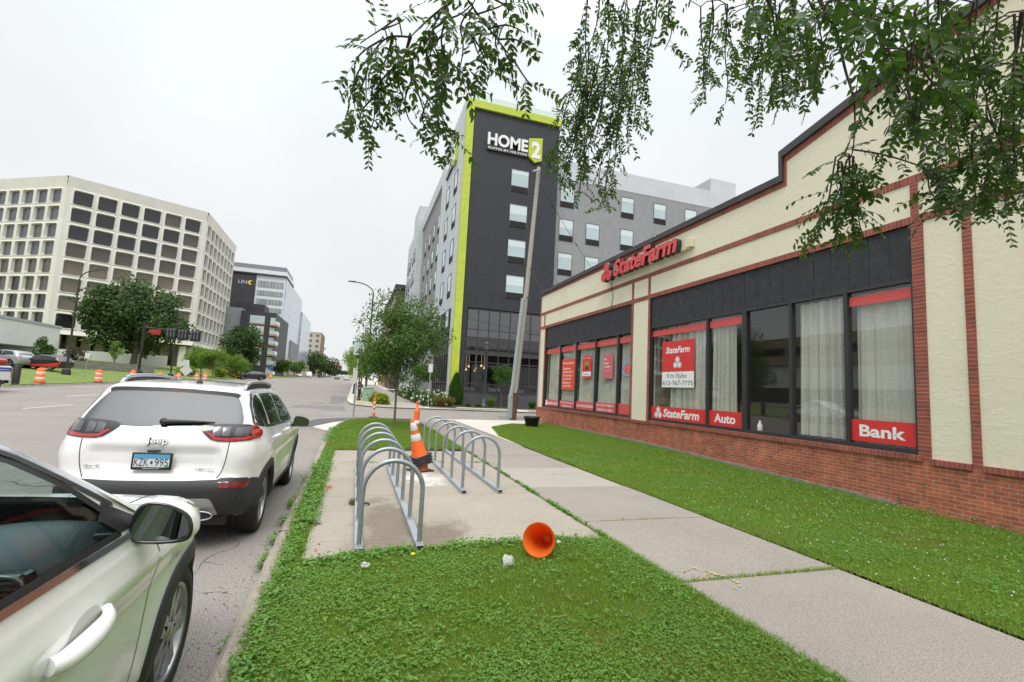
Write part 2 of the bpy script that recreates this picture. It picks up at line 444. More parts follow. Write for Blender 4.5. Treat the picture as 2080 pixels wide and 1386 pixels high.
def sheet(name, xs, ys, zf, m, kind='structure'):
    mb = MB(); nx = len(xs)
    mb.add([(x, y, zf(x, y)) for y in ys for x in xs], [(j*nx+i, j*nx+i+1, (j+1)*nx+i+1, (j+1)*nx+i) for j in range(len(ys)-1) for i in range(nx-1)])
    o = mb.build(name, m); o['kind'] = kind; return o
def poly_sheet(name, pts, zf, m, res=None, kind='structure'):
    """flat polygon sheet following zf, triangulated with interior points every res metres"""
    vs = [Vector(p) for p in pts]
    # refine edges
    rs = []
    for i, p in enumerate(vs):
        q = vs[(i+1) % len(vs)]; k = max(1, int((q-p).length/(res or 1e9)))
        rs += [p.lerp(q, t/k) for t in range(k)]
    ed = [(i, (i+1) % len(rs)) for i in range(len(rs))]; extra = []
    if res:
        x0, x1 = min(p.x for p in rs), max(p.x for p in rs); y0, y1 = min(p.y for p in rs), max(p.y for p in rs)
        extra = [Vector((x, y)) for x in np.arange(x0+res/2, x1, res) for y in np.arange(y0+res/2, y1, res)]
    v, e, f, *_ = delaunay_2d_cdt(rs+extra, ed, [], 1, 1e-5)
    mb = MB(); fs = []
    for t in f:
        a, b, c = (v[i] for i in t[:3])
        fs.append(tuple(t) if (b-a).cross(c-a) > 0 else tuple(t)[::-1])
    mb.add([(p.x, p.y, zf(p.x, p.y)) for p in v], fs)
    o = mb.build(name, m); o['kind'] = kind; return o
def arc(cx, cy, r, a0, a1, n): return [(cx+r*math.cos(R(lerp(a0, a1, i/n))), cy+r*math.sin(R(lerp(a0, a1, i/n)))) for i in range(n+1)]
def fl(z): return lambda x, y: z
def tz(dz): return lambda x, y: terr(x, y)+dz

sheet('ground', [-3000, -300, -6, 300, 3000], [-500, 0, 28, 300, 900, 3500], lambda x, y: (terr(max(x, -300), min(y, 900)) if True else 0)-0.9, M_GROUND)
sheet('road', [-20.75, -6, 10, 90], [-40, 10, 28, 60, 200, 700], tz(ROAD), M_ROAD)
sheet('cross_street', [-120, -60, -20.75], [-40, 5, 17], tz(ROAD), M_ROAD)
for pts, m in (([(-2.1, 20.6), (-1.55, 24.2), (0.2, 25.9), (3.2, 26.35), (3.2, 25.6), (0.3, 24.9), (-0.75, 22.6), (-1.25, 19.9), (-1.9, 19.7)], M_PATCH),
               ([(-3.7, 34.6), (-0.6, 34.8), (-0.43, 31.0), (-3.6, 32.2)], M_PATCH2), ([(-2.2, 52), (-0.75, 50), (-0.7, 38.5), (-1.6, 36.5)], M_PATCH2),
               ([(8.5, 28.2), (12.5, 28.0), (11.8, 30.4), (9.0, 30.6)], M_PATCH2)):
    poly_sheet('road_patch', pts, tz(ROAD+0.004), m)
poly_sheet('concrete_apron', [(-1.45, 20.0), (-0.95, 18.7), (-0.55, 18.3), (-0.3, 21.2), (0.24, 23.4), (0.05, 24.1), (-0.8, 22.3)], fl(ROAD+0.009), M_CONC)
for x, y0, y1 in ((-12.4, 24, 27.5), (-15.2, 33, 36.5), (-9.4, 44, 47), (-9.4, 56, 59)):
    poly_sheet('lane_marking', [(x, y0), (x+0.12, y0), (x+0.12, y1), (x, y1)], tz(ROAD+0.005), M_LINE)

# near block: kerb, soil bed, walk, bike pad, lawns
near_edge = [(-0.5, -8), (-0.5, 3), (-0.53, 8), (-0.6, 13), (-0.6, 17.6), (-0.44, 20.3), (-0.2, 22.1), (0.25, 23.2), (1.25, 24.25), (3.0, 24.6), (6.0, 25.2), (12, 25.8), (40, 26.2)]
def offset_line(pts, d):
    o = []
    for i, p in enumerate(pts):
        a = Vector(pts[max(0, i-1)]); b = Vector(pts[min(len(pts)-1, i+1)]); t = (b-a).normalized(); o.append((p[0]-t.y*d, p[1]+t.x*d))
    return o
def kerb_run(line, zf, w=0.145, joints=3.0):
    mb = MB(); pts = []
    for i in range(len(line)-1):
        a, b = Vector(line[i]), Vector(line[i+1]); k = max(1, int((b-a).length/0.25)); pts += [a.lerp(b, t/k) for t in range(k)]
    pts.append(Vector(line[-1])); pts = [tuple(p) for p in pts]; op = offset_line(pts, w); op2 = offset_line(pts, w+0.03); n = len(pts); rr = random.Random(4)
    vs = []
    for i in range(n):
        j = rr.uniform(-.008, .008)
        z0 = zf(*pts[i]); t = rr.uniform(-.006, .006)
        vs += [(pts[i][0], pts[i][1], z0-0.05), (pts[i][0], pts[i][1], z0+t), (op[i][0]+0.03+j, op[i][1], z0+t), (op[i][0]+j, op[i][1], z0-0.022), (op2[i][0]+j, op2[i][1], z0-0.14)]
    fs = [(i*5+k, i*5+k+1, (i+1)*5+k+1, (i+1)*5+k) for i in range(n-1) for k in range(4)]
    mb.add(vs, fs); return mb.build('kerb', M_KERB)
struct(kerb_run(near_edge, fl(-0.003)))
jm = MB()
for y in (2.75, 5.9, 9.0, 12.2, 15.2): jm.box(-0.665, -0.5, y-0.006, y+0.006, -0.07, 0.004)
struct(jm.build('kerb_joint', M_JOINT))
poly_sheet('soil', near_edge[:-3]+[(4.9, 24.9), (4.9, -8)], fl(-0.02), M_SOIL)
poly_sheet('soil', [(4.9, 24.9), (6.0, 25.2), (12, 25.8), (40, 26.2), (40, -8), (4.9, -8)], fl(-0.16), M_SOIL)
SWL, SWR = 2.93, 4.86
def walk_slabs(cuts, x0, x1, m, name, z=0.0, alt=None):
    """slabs with open joints: each joint is a real 8 mm gap showing soil"""
    mb = MB(); mb2 = MB()
    for k, (a, b) in enumerate(zip(cuts[:-1], cuts[1:])):
        t = mb2 if (alt and k in alt) else mb; dz = random.uniform(-.006, .004)
        t.bbox(x0+random.uniform(-.01, .01), x1+random.uniform(-.015, .015), a+0.006, b-0.006, -0.1, z+dz, b=0.008)
    struct(mb.build(name, m))
    if alt: struct(mb2.build(name, M_WALKNEW))
walk_slabs([-8, -4.2, -2.2, -0.2, 1.85, 3.82, 5.82, 7.96, 10.0, 11.9, 14.1, 16.1, 18.2, 20.2, 22.3, 24.3], SWL, SWR, M_WALK, 'sidewalk', alt=(7,))
ymb = MB()
padcuts = [4.88, 5.46, 7.55, 10.62, 12.5]
for a, b in zip(padcuts[:-1], padcuts[1:]):
    for xa, xb in ((-0.36, 2.90),):
        if a < 5: aa = a+0.1
        else: aa = a
        ymb.bbox(xa+0.004, xb-0.004, aa+0.004, b-0.004, -0.1, random.uniform(-.005, .001), b=0.006)
struct(ymb.build('bike_pad', M_PAD))
poly_sheet('corner_walk', [(4.88, 13.5), (4.88, 24.31), (2.95, 24.36), (6.0, 25.05), (12, 25.65), (20, 26), (20, 23.4), (9.0, 23.05), (7.3, 22.5), (5.8, 20.5), (5.03, 16.5)], fl(0.0), M_CONC)
def near_lawn(x, y): return 0.004
def right_lawn(x, y):
    t = min(1, max(0, (x-4.9)/4.7))
    b = -0.13 if y < 5 else (lerp(-0.13, 0.02, smooth(5, 15, y)) if y < 15 else lerp(0.02, 0.0, smooth(15, 25, y)))
    return b*t+0.004
def lawn_front(i): pass
L_NEAR = [(-0.49, -8), (2.92, -8), (2.92, 5.08), (2.4, 5.15), (1.5, 5.1), (0.5, 5.12), (0.2, 5.02), (-0.36, 4.86), (-0.37, 5.6), (-0.37, 12.5), (-0.58, 12.6), (-0.52, 8), (-0.5, 4)]
L_FAR = [(-0.58, 12.5), (2.92, 12.8), (2.92, 18), (2.6, 21), (1.8, 23.2), (1.1, 23.9), (0.3, 23.0), (-0.15, 22), (-0.42, 20.2), (-0.58, 17.6)]
L_RIGHT = [(4.9, -8), (9.6, -8), (9.6, 24.3), (8.7, 22.9), (7.3, 22.4), (5.8, 20.4), (5.0, 16.5), (4.9, 12)]
poly_sheet('lawn', L_NEAR, near_lawn, M_TURF, 0.5)
poly_sheet('lawn', L_FAR, near_lawn, M_TURF, 0.5)
poly_sheet('lawn', L_RIGHT, right_lawn, M_TURF, 0.6)

def blotch(name, cx, cy, w, l, ang, m, z=0.006, seed=1):
    rr = random.Random(seed); n = 22; pts = []
    for i in range(n):
        a = 2*math.pi*i/n; k = 1+rr.uniform(-.28, .2); x = math.cos(a)*w*k; y = math.sin(a)*l*k
        pts.append((cx+x*math.cos(ang)-y*math.sin(ang), cy+x*math.sin(ang)+y*math.cos(ang)))
    return poly_sheet(name, pts, fl(z), m)
def stroke(name, pts, w, m, z=0.006, seed=1):
    """spray-paint stroke made of short broken dabs"""
    rr = random.Random(seed); mb = MB()
    for (a, b) in zip(pts[:-1], pts[1:]):
        a, b = Vector(a), Vector(b); k = max(2, int((b-a).length/0.035)); t = (b-a).normalized(); nn = Vector((-t.y, t.x))
        for i in range(k):
            if rr.random() < .3: continue
            p = a.lerp(b, (i+rr.uniform(.1, .9))/k)+nn*rr.uniform(-w*.35, w*.35); ww = w*rr.uniform(.15, .5); ll = rr.uniform(.01, .03)
            q = [p-t*ll-nn*ww*.5, p+t*ll*.7-nn*ww*.6, p+t*ll+nn*ww*.4, p-t*ll*.6+nn*ww*.6]
            mb.add([(v.x, v.y, z) for v in q], [(0, 1, 2, 3)])
    return struct(mb.build(name, m))
stroke('paint_mark', [(3.08, 4.02), (3.3, 4.1), (3.46, 3.84)], 0.05, M_YPAINT, seed=2)
stroke('paint_mark', [(3.12, 3.8), (3.35, 3.95), (3.47, 3.84), (3.45, 3.66), (3.3, 3.58)], 0.05, M_YPAINT, seed=3)
stroke('paint_mark', [(3.7, 9.15), (4.7, 9.32)], 0.09, M_YPAINT, seed=4)
stroke('paint_mark', [(-0.33, 8.82), (0.1, 8.86), (0.75, 8.95)], 0.05, M_YPAINT, seed=5)
stroke('paint_mark', [(1.9, 9.18), (2.3, 9.17)], 0.06, M_YPAINT, seed=6)
stroke('paint_mark', [(-0.27, 7.95), (-0.25, 8.3)], 0.10, M_RPAINT, seed=7)
stroke('paint_mark', [(-0.25, 8.0), (-0.25, 8.25)], 0.10, M_RPAINT, seed=17)
stroke('paint_mark', [(-0.24, 5.12), (-0.22, 5.42)], 0.06, M_RPAINT, seed=8)
stroke('paint_mark', [(-0.28, 12.0), (-0.12, 12.25)], 0.06, M_RPAINT, seed=9)

# far block across the side street
far_edge = [(60, 34.4), (2.4, 34.7), (0.9, 35.3), (0.1, 36.5), (-0.35, 38.2), (-0.55, 42), (-0.6, 60), (-0.6, 600)]
kb = kerb_run(far_edge[::-1], lambda x, y: terr(x, y)-0.002, w=0.16); kb.data.materials[0] = M_CONC; struct(kb)
poly_sheet('far_walk', far_edge+[(60, 600)], tz(-0.006), M_CONC)
poly_sheet('path', [(2.4, 35.0), (4.9, 35.2), (4.6, 60), (4.6, 120), (2.4, 120), (2.3, 50)], tz(0.0), M_WALKNEW)
poly_sheet('gravel_bed', [(0.3, 36.6), (1.6, 35.4), (2.35, 35.3), (2.2, 52), (0.0, 52), (-0.1, 40)], tz(0.012), M_TAN)
poly_sheet('planting_bed', [(4.95, 36.2), (7.4, 35.7), (7.7, 41), (7.5, 80), (4.7, 80), (4.7, 50)], tz(0.02), M_MULCH)
poly_sheet('planting_bed', [(7.5, 37.2), (44, 36.9), (44, 41), (7.5, 41)], tz(0.02), M_MULCH)
poly_sheet('grass_strip', [(5.3, 35.15), (12.0, 35.0), (12.0, 35.8), (5.3, 36.0)], tz(0.015), M_FARTURF)
poly_sheet('grass_strip', [(12.9, 35.0), (40, 34.9), (40, 35.8), (12.9, 35.8)], tz(0.015), M_FARTURF)
stroke('paint_mark', [(7.3, 34.62), (9.0, 34.6)], 0.3, M_RPAINT, z=terr(8, 34.6)+0.01, seed=11)
stroke('paint_mark', [(-1.6, 36.4), (-0.6, 36.0)], 0.22, M_RPAINT, z=terr(-1, 36)+ROAD+0.012, seed=12)

# far side of the road
kb = kerb_run([(-20.75, 520), (-20.75, 28), (-20.9, 20), (-22.5, 17.4), (-26, 16.6), (-90, 16.4)], lambda x, y: terr(x, y)+0.0); kb.data.materials[0] = M_CONC; struct(kb)
xs = [-20.9, -21.6, -24, -28, -31, -35.6, -40, -50, -60, -75.6, -100, -160]
sheet('far_lawn', xs, [17, 28, 40, 60, 80, 100, 130, 160, 220, 300, 520], lambda x, y: lawn_z(x, y)+0.01, M_FARTURF)
poly_sheet('parking_lot', [(-30.6, 17), (-30.6, 52), (-31.5, 63), (-36.5, 66), (-120, 60), (-120, 17)], lambda x, y: lawn_z(x, y)+0.05, pos_noise_mat('lot_asphalt', (0.32, 0.30, 0.275), (0.28, 0.26, 0.24), 0.3, fine=0.2, fscale=30), 4)

def crack(name, start, ang, length, seed, z, m=M_JOINT, w=.012):
    """meandering open crack as a thin irregular ribbon with short side branches"""
    rr = random.Random(seed); mb = MB()
    def run(p, a, L, w0, depth):
        q = Vector(p); pts = [q.copy()]; k = int(L/.05)
        for i in range(k):
            a += rr.gauss(0, .27); a = lerp(a, ang, .12); q = q+Vector((math.cos(a), math.sin(a)))*.05; pts.append(q.copy())
            if depth == 0 and rr.random() < .06: run(q, a+rr.choice((-1, 1))*rr.uniform(.6, 1.3), L*rr.uniform(.1, .3), w0*.6, 1)
        vs = []
        for i, p_ in enumerate(pts):
            t = (pts[min(i+1, len(pts)-1)]-pts[max(0, i-1)]).normalized(); ww = w0*rr.uniform(.25, 1)*(1-.7*i/len(pts)); n = Vector((-t.y, t.x))*ww/2
            vs += [(p_.x-n.x, p_.y-n.y, z(p_.x, p_.y)), (p_.x+n.x, p_.y+n.y, z(p_.x, p_.y))]
        mb.add(vs, [(2*i, 2*i+1, 2*i+3, 2*i+2) for i in range(len(pts)-1)])
    run(start, ang, length, w, 0); return struct(mb.build(name, m))
rz = lambda x, y: terr(x, y)+ROAD+.003
for i, (x, y, a, L, w_) in enumerate(((-.95, 6.9, -1.75, 2.6, .016), (-1.4, 3.2, 1.9, 1.6, .012), (-.85, 2.6, 2.6, 1.2, .012), (-5.0, 9.5, .25, 4.5, .03), (-7.5, 13, 2.9, 6, .035), (-3.2, 16, .4, 4.5, .03), (-9, 20, .1, 7, .04), (-6, 26, -.2, 6, .05), (-14, 30, .15, 8, .06), (-2.0, 29, 1.5, 9, .05), (-5.2, 28, 1.55, 14, .05), (-8.8, 34, 1.6, 18, .06), (-1.6, 40, 1.5, 20, .06), (-12, 42, .1, 9, .07))):
    crack('road_crack', (x, y), a, L, 30+i, rz, w=w_)
crack('pad_crack', (2.9, 8.0), 3.0, .8, 63, fl(.003), w=.010)
blotch('tar_stain', -.93, 2.35, .20, .5, .15, M_PATCH, ROAD+.0035, 5); blotch('tar_stain', -.86, 1.5, .14, .45, .0, M_PATCH, ROAD+.0035, 6)
rr = random.Random(14)
for i in range(9): blotch('oil_spot', rr.uniform(-4.2, -1.2), rr.uniform(3, 17), rr.uniform(.05, .22), rr.uniform(.05, .3), rr.uniform(0, 3), M_PATCH2, ROAD+.0035+.0004*i, 70+i)

# ================================================================== STUCCO AND BRICK STOREFRONT
FX = 9.60
C_BR1, C_BR2, C_MO = (0.52, 0.145, 0.074), (0.36, 0.098, 0.056), (0.46, 0.38, 0.31)
M_BRICK = brick_mat('red_brick', (1, 2), C_BR1, C_BR2, C_MO, stain=0.45)
M_BRICKV = brick_mat('red_brick_soldier', (1, 2), (0.33, 0.088, 0.058), (0.24, 0.064, 0.046), (0.34, 0.27, 0.22), bw=0.072, bh=60.0, offset=0.0, stain=0.3)
M_BRICKS = brick_mat('red_brick_strip', (1, 2), (0.34, 0.085, 0.055), (0.25, 0.062, 0.044), (0.36, 0.29, 0.24), bw=60.0, bh=0.0705, offset=0.0, stain=0.3)
M_BRICKX = brick_mat('red_brick_end', (0, 2), C_BR1, C_BR2, C_MO)
def stucco_extra(c, col):
    return c['mix'](c['rng'](c['noise'](0.45, 6, 0.7).outputs[0], 0.52, 0.75, 0.0, 0.55), col, (0.62, 0.55, 0.37))
M_STUCCO = pos_noise_mat('cream_stucco', (0.77, 0.735, 0.575), (0.72, 0.685, 0.53), 0.5, rough=0.85, bump=0, extra=stucco_extra)
_p = M_STUCCO.node_tree
_g = [n for n in _p.nodes if n.type == 'NEW_GEOMETRY'][0]
_mp = _p.nodes.new('ShaderNodeMapping'); _mp.inputs['Scale'].default_value = (1, 1, 1.9); _p.links.new(_g.outputs['Position'], _mp.inputs['Vector'])
_z = _p.nodes.new('ShaderNodeTexNoise'); _z.inputs['Scale'].default_value = 4.5; _z.inputs['Detail'].default_value = 5; _z.inputs['Distortion'].default_value = 0.9
_p.links.new(_mp.outputs[0], _z.inputs['Vector'])
_r = _p.nodes.new('ShaderNodeMapRange'); _r.interpolation_type = 'SMOOTHSTEP'; _r.inputs[1].default_value = 0.50; _r.inputs[2].default_value = 0.60; _p.links.new(_z.outputs[0], _r.inputs[0])
_b = _p.nodes.new('ShaderNodeBump'); _b.inputs['Strength'].default_value = 0.16; _b.inputs['Distance'].default_value = 0.012
_p.links.new(_r.outputs[0], _b.inputs['Height']); _p.links.new(_b.outputs[0], _p.nodes['Principled BSDF'].inputs['Normal'])
M_FASCIA = mat('black_stained_boards', (0.028, 0.030, 0.036), 0.75, var=0.35, scale=6, bump=0.3, bscale=60)
M_COPING = mat('dark_coping_metal', (0.045, 0.042, 0.045), 0.55, var=0.2, scale=3)
M_FRAME = mat('bronze_window_frame', (0.032, 0.030, 0.034), 0.45)
M_STOREGLASS = glass_mat('store_glass', (0.96, 0.98, 0.97), 1.0, 1.8)
M_FOUND = pos_noise_mat('foundation_concrete', (0.33, 0.31, 0.27), (0.22, 0.205, 0.175), 2.5, fine=0.3, fscale=30, bump=0.5, bscale=40)
M_ROOM = mat('dim_room', (0.34, 0.32, 0.29), 0.9)
M_RED = mat('red_vinyl', (0.66, 0.035, 0.035), 0.45)
M_REDSOFT = mat('faded_red_vinyl', (0.66, 0.09, 0.09), 0.5)
M_PINK = mat('faded_pink_paper', (0.60, 0.13, 0.16), 0.6)
M_WHITE = mat('white_vinyl', (0.82, 0.82, 0.82), 0.5)
M_INK = mat('grey_ink', (0.10, 0.11, 0.12), 0.6)
M_BLACK = mat('black_plastic', (0.018, 0.018, 0.02), 0.5)

store = thing('storefront_building', 'long cream stucco storefront with brick trim, black fascia boards and a stepped parapet', 'shop building', (FX, 15, 0))
Y0, Y1 = -6.0, 25.0
PAR = 7.25
def roofline(y):
    if y > 8.86: return PAR
    if y > 1.5: return 7.87+(8.86-y)*0.205
    return max(PAR, 7.87+(8.86-1.5)*0.205-(1.5-y)*0.205) if y > -5.8 else PAR
top = [(25.0, PAR), (8.86, PAR), (8.86, 7.87), (1.5, roofline(1.5001)), (Y0, roofline(-5.7))]
def off_top(d): # the outline lowered by d (the vertical step moves sideways)
    return [(25.0, PAR-d), (8.86-d*0.55, PAR-d), (8.86-d*0.55, 7.87-d), (1.5, top[3][1]-d*1.02), (Y0, top[4][1]-d*1.02)]
fx = lambda x0: (lambda a, b, t: (x0+t, a, b))
def band_mb(mb, a, b, x0, x1):
    """strip between two outlines"""
    for i in range(len(a)-1):
        mb.prism([a[i], a[i+1], b[i+1], b[i]], fx(x0), x1-x0)
    return mb
# stucco body: one slab per bay above the openings, plus the pier panels (15 mm behind the brick trim)
st = MB(); SX = FX+0.018
def slab(y0, y1, z0, z1): st.box(SX, SX+0.25, y0, y1, z0, z1)
slab(Y0, 6.0, 0.78, 5.1); slab(14.32, 15.52, 0.75, 5.1); slab(24.06, 25.0, 0.75, 5.1)
up = [(p[0], p[1]-0.02) for p in off_top(0.05)]
for i in range(len(up)-1):
    if abs(up[i][0]-up[i+1][0]) < 0.01: continue
    st.prism([up[i], up[i+1], (up[i+1][0], 5.1), (up[i][0], 5.1)], fx(SX), 0.25)
st.build('stucco_wall', M_STUCCO, store)
br = MB(); br.box(FX, FX+0.3, Y0, Y1, -0.35, 0.76)
br.build('brick_base', M_BRICK, store)
fo = MB()
rr = random.Random(3); yy = 6.35; pts = []
while yy < 21.5:
    pts.append((yy, right_lawn(9.6, yy)+0.085+rr.uniform(-.012, .012))); yy += 0.3
pts = [(6.3, -0.3)]+pts+[(21.5, -0.3)]
fo.prism(pts, fx(FX-0.035), 0.034); fo.build('foundation_strip', M_FOUND, store)
# rowlock sills
for y0, y1, z1 in ((5.93, 14.36, 0.865), (15.5, 24.1, 0.865), (5.22, 5.80, 0.83), (4.36, 5.06, 0.83), (-6, 4.22, 0.83), (14.42, 15.42, 0.83), (24.2, 25.0, 0.83)):
    mb = MB(); mb.bbox(FX-0.045, FX+0.25, y0, y1, z1-0.105, z1, 0.006); mb.build('brick_sill', M_BRICKV, store)
# vertical brick strips
def strip(y0, y1, z0, z1, x=FX):
    mb = MB(); mb.box(x, x+0.2, y0, y1, z0, z1); mb.build('brick_strip', M_BRICKS, store)
strip(5.80, 6.0, 0.762, 5.1); strip(5.085, 5.215, 0.762, 5.1); strip(4.23, 4.36, 0.762, 5.1)
strip(14.32, 14.44, 0.84, 5.1); strip(15.4, 15.52, 0.84, 5.1); strip(24.06, 24.2, 0.84, 5.1); strip(24.88, 25.0, 0.84, PAR-.3, FX-.003)
for y in (5.86, 14.34, 15.40, 24.24): strip(y, y+0.13, 5.24, 5.88)
for z0, z1 in ((5.1, 5.24), (5.88, 6.02)):
    mb = MB(); mb.box(FX-0.004, FX+0.2, Y0, 24.86, z0, z1); mb.build('brick_band', M_BRICKV, store)
mb = MB(); band_mb(mb, off_top(0.17), off_top(0.30), FX-0.002, FX+0.2); mb.build('brick_band', M_BRICKV, store)
cp = MB(); band_mb(cp, off_top(-0.0), off_top(0.172), FX-0.075, FX+0.32); cp.build('coping', M_COPING, store)
# body behind, roof, end wall
bd = MB(); bd.box(FX+0.3, 22, Y0, 24.98, 4.6, 6.6); bd.build('roof_deck', M_COPING, store)
ew = MB(); ew.box(FX+0.002, 22, 24.7, 24.99, -0.3, 4.59); ew.box(FX+0.3, 22, Y0, Y0+0.3, -0.3, 4.59); ew.box(21.7, 22, Y0+.3, 24.7, -.3, 4.59); ew.build('side_wall', mat('pale_grey_reflected_wall', (0.52, 0.54, 0.54), .8, var=.06, scale=.5), store)  # unseen end wall, pale grey picked for its reflection in the lobby glass
rm = MB(); rm.box(13.6, 13.7, Y0+.3, 24.7, -0.3, 4.59); rm.box(FX+0.3, 13.6, Y0+.3, 24.7, -0.3, -0.1); rm.box(FX+.27, 13.6, 14.4, 15.4, -.1, 4.59); rm.box(FX+.27, 13.6, Y0+.4, 5.9, -.1, 4.59)
rm.build('room', M_ROOM, store)
# fascia boards
for y0, y1 in ((6.0, 14.32), (15.52, 24.06)):
    mb = MB(); y = y0; k = 0
    while y < y1-0.01:
        w = min(y1-y, 0.405 if k % 2 else 0.41); mb.bbox(FX+0.045+random.uniform(0, .004), FX+0.26, y+0.004, y+w-0.004, 4.08, 5.099, 0.004); y += w; k += 1
    mb.box(FX+0.06, FX+0.25, y0, y1, 4.085, 5.095); mb.build('fascia', M_FASCIA, store)
# windows
GX = FX+0.10
def window(y0, y1, z0=0.865, z1=4.08, wl=0.05, wr=0.05):
    g = MB(); g.quad((GX, y1-wl, z0+.07), (GX, y0+wr, z0+.07), (GX, y0+wr, z1-.05), (GX, y1-wl, z1-.05))
    w = g.build('window', M_STOREGLASS, store); OFF[w.name] = OFF[store.name]
    f = MB()
    for a, b, c, d in ((y0, y0+wr, z0, z1), (y1-wl, y1, z0, z1), (y0+wr, y1-wl, z0, z0+.085), (y0+wr, y1-wl, z1-.06, z1)):
        f.bbox(FX+0.03, FX+0.17, a, b, c, d, 0.004)
    f.build('frame', M_FRAME, w); return w
bay1 = [24.03, 22.1, 20.26, 18.35, 16.51, 15.53]; bay2 = [14.31, 11.48, 10.07, 8.66, 7.31, 6.01]
wins1 = [window(b, a) for a, b in zip(bay1[:-1], bay1[1:])]
wins2 = [window(b, a, wl=0.075 if i == 2 else .04, wr=0.075 if i in (1,) else .04) for i, (a, b) in enumerate(zip(bay2[:-1], bay2[1:]))]
def film(y0, y1, z0, z1, x=GX-0.006): mb = MB(); mb.box(x, x+0.003, y0, y1, z0, z1); return mb
for w, (a, b) in list(zip(wins1, zip(bay1[:-1], bay1[1:])))+[(wins2[i], (bay2[i], bay2[i+1])) for i in (0, 1, 4)]:
    film(b+.045, a-.045, 3.67 if w in wins1 else 3.735, 3.90 if w in wins1 else 3.93).build('red_stripe', M_REDSOFT, w)
# curtains (inside, each pair its own thing)
def curtain_mat():
    m = bpy.data.materials.new('lace_curtain'); m.use_nodes = True; n = m.node_tree; p = n.nodes['Principled BSDF']; L = n.links.new
    g = n.nodes.new('ShaderNodeNewGeometry'); mp = n.nodes.new('ShaderNodeMapping'); mp.inputs['Scale'].default_value = (0, 30, 30)
    L(g.outputs['Position'], mp.inputs['Vector'])
    v = n.nodes.new('ShaderNodeTexVoronoi'); v.feature = 'DISTANCE_TO_EDGE'; v.inputs['Scale'].default_value = 0.9; L(mp.outputs[0], v.inputs['Vector'])
    q = n.nodes.new('ShaderNodeMapRange'); q.inputs[1].default_value = 0.05; q.inputs[2].default_value = 0.18; L(v.outputs['Distance'], q.inputs[0])
    x = n.nodes.new('ShaderNodeMix'); x.data_type = 'RGBA'; x.inputs[6].default_value = (0.58, 0.565, 0.515, 1); x.inputs[7].default_value = (0.49, 0.475, 0.43, 1)
    L(q.outputs[0], x.inputs[0]); L(x.outputs[2], p.inputs['Base Color']); p.inputs['Roughness'].default_value = 0.9; return m
M_CURT = curtain_mat()
def curtain(y0, y1, label, waves, seed, amp=0.065, z0=0.98, z1=3.98, x=FX+0.225):
    rr = random.Random(seed); n = int((y1-y0)/0.018); ph = [rr.uniform(0, 6.3) for _ in range(4)]; vs = []; fs = []
    for j in range(7):
        z = lerp(z0, z1, j/6)
        for i in range(n+1):
            t = i/n; fl_ = (1-0.06*(j/6))
            yy = lerp(y0, y1, 0.5+(t-0.5)*fl_)+0.02*math.sin(3*t+ph[3])
            a = 2*math.pi*t*waves
            xx = x+amp*(math.sin(a+ph[0]+0.5*math.sin(a*.37+ph[1]))+0.45*math.sin(a*2.3+ph[2]+j*.12))*(1-0.35*j/6)
            vs.append((xx, yy, z))
    fs = [(j*(n+1)+i, j*(n+1)+i+1, (j+1)*(n+1)+i+1, (j+1)*(n+1)+i) for j in range(6) for i in range(n)]
    mb = MB(); mb.add(vs, fs, True); o = mb.build('curtain', M_CURT, loc=(x, (y0+y1)/2, z0)); tag(o, label, 'curtain', 'lace curtains behind the shop windows'); return o
curtain(11.55, 13.42, 'grey lace curtain hanging behind the white-bottomed red realtor style sign', 6, 1)['label'] = 'grey lace curtain hanging behind the large red sign with a white phone number'
curtain(10.5, 11.4, 'pale gathered lace curtain behind the Auto window, between two black mullions', 5, 2)
curtain(7.38, 8.6, 'long pale lace curtain in the bare pane just left of the Bank window', 5, 3)
curtain(6.12, 7.26, 'flat spotted lace curtain behind the Bank lettered window', 3, 4, amp=0.03)
for i, (a, b, l) in enumerate(((22.15, 23.75, 'lace curtain in the pane at the far corner of the shop, beside the planter'), (18.45, 20.2, 'lace curtain behind the small poster with a portrait'),
                               (16.6, 18.3, 'lace curtain behind the faded pink poster'), (15.58, 16.45, 'lace curtain behind the neon open sign'))):
    curtain(a, b, l, 7, 10+i, amp=0.05)
curtain(20.3, 22.05, 'lace curtain behind the large orange-red Spanish poster', 7, 21)

# window signs: films and posters
UX, UZ = Vector((0, -1, 0)), Vector((0, 0, 1))
def trefoil(face, line, c, s, depth, ux=UX, uz=UZ, ring=True):
    """three overlapping ovals, each with an inner outline"""
    c = Vector(c); nn = ux.cross(uz)
    for dx, dz in ((0, .27), (-.28, -.21), (.28, -.21)):
        for r0, mbx, d0, d1 in ((.275, face, 0, depth),):
            n = 28; pts = [(dx*s+r0*s*1.04*math.cos(2*math.pi*i/n), dz*s+r0*s*math.sin(2*math.pi*i/n)) for i in range(n)]
            mbx.prism(pts, lambda a, b, t: c+ux*a+uz*b+nn*t, d1)
        if ring and line is not None:
            n = 28
            for i in range(n):
                q = []
                for k, r in ((i, .225), (i+1, .225), (i+1, .19), (i, .19)):
                    a = 2*math.pi*k/n; q.append(c+ux*(dx*s+r*s*1.04*math.cos(a))+uz*(dz*s+r*s*math.sin(a))+nn*(depth+0.002))
                line.add(q, [(0, 1, 2, 3)])
def sign_panel(y_left, y_right, z0, z1, label, m, x=GX-0.010, cat='window sign'):
    t = thing('window_sign', label, cat, (x, (y_left+y_right)/2, z0), group='signs stuck in the shop windows')
    mb = MB(); mb.box(x, x+0.003, y_right, y_left, z0, z1); mb.build('panel', m, t); return t
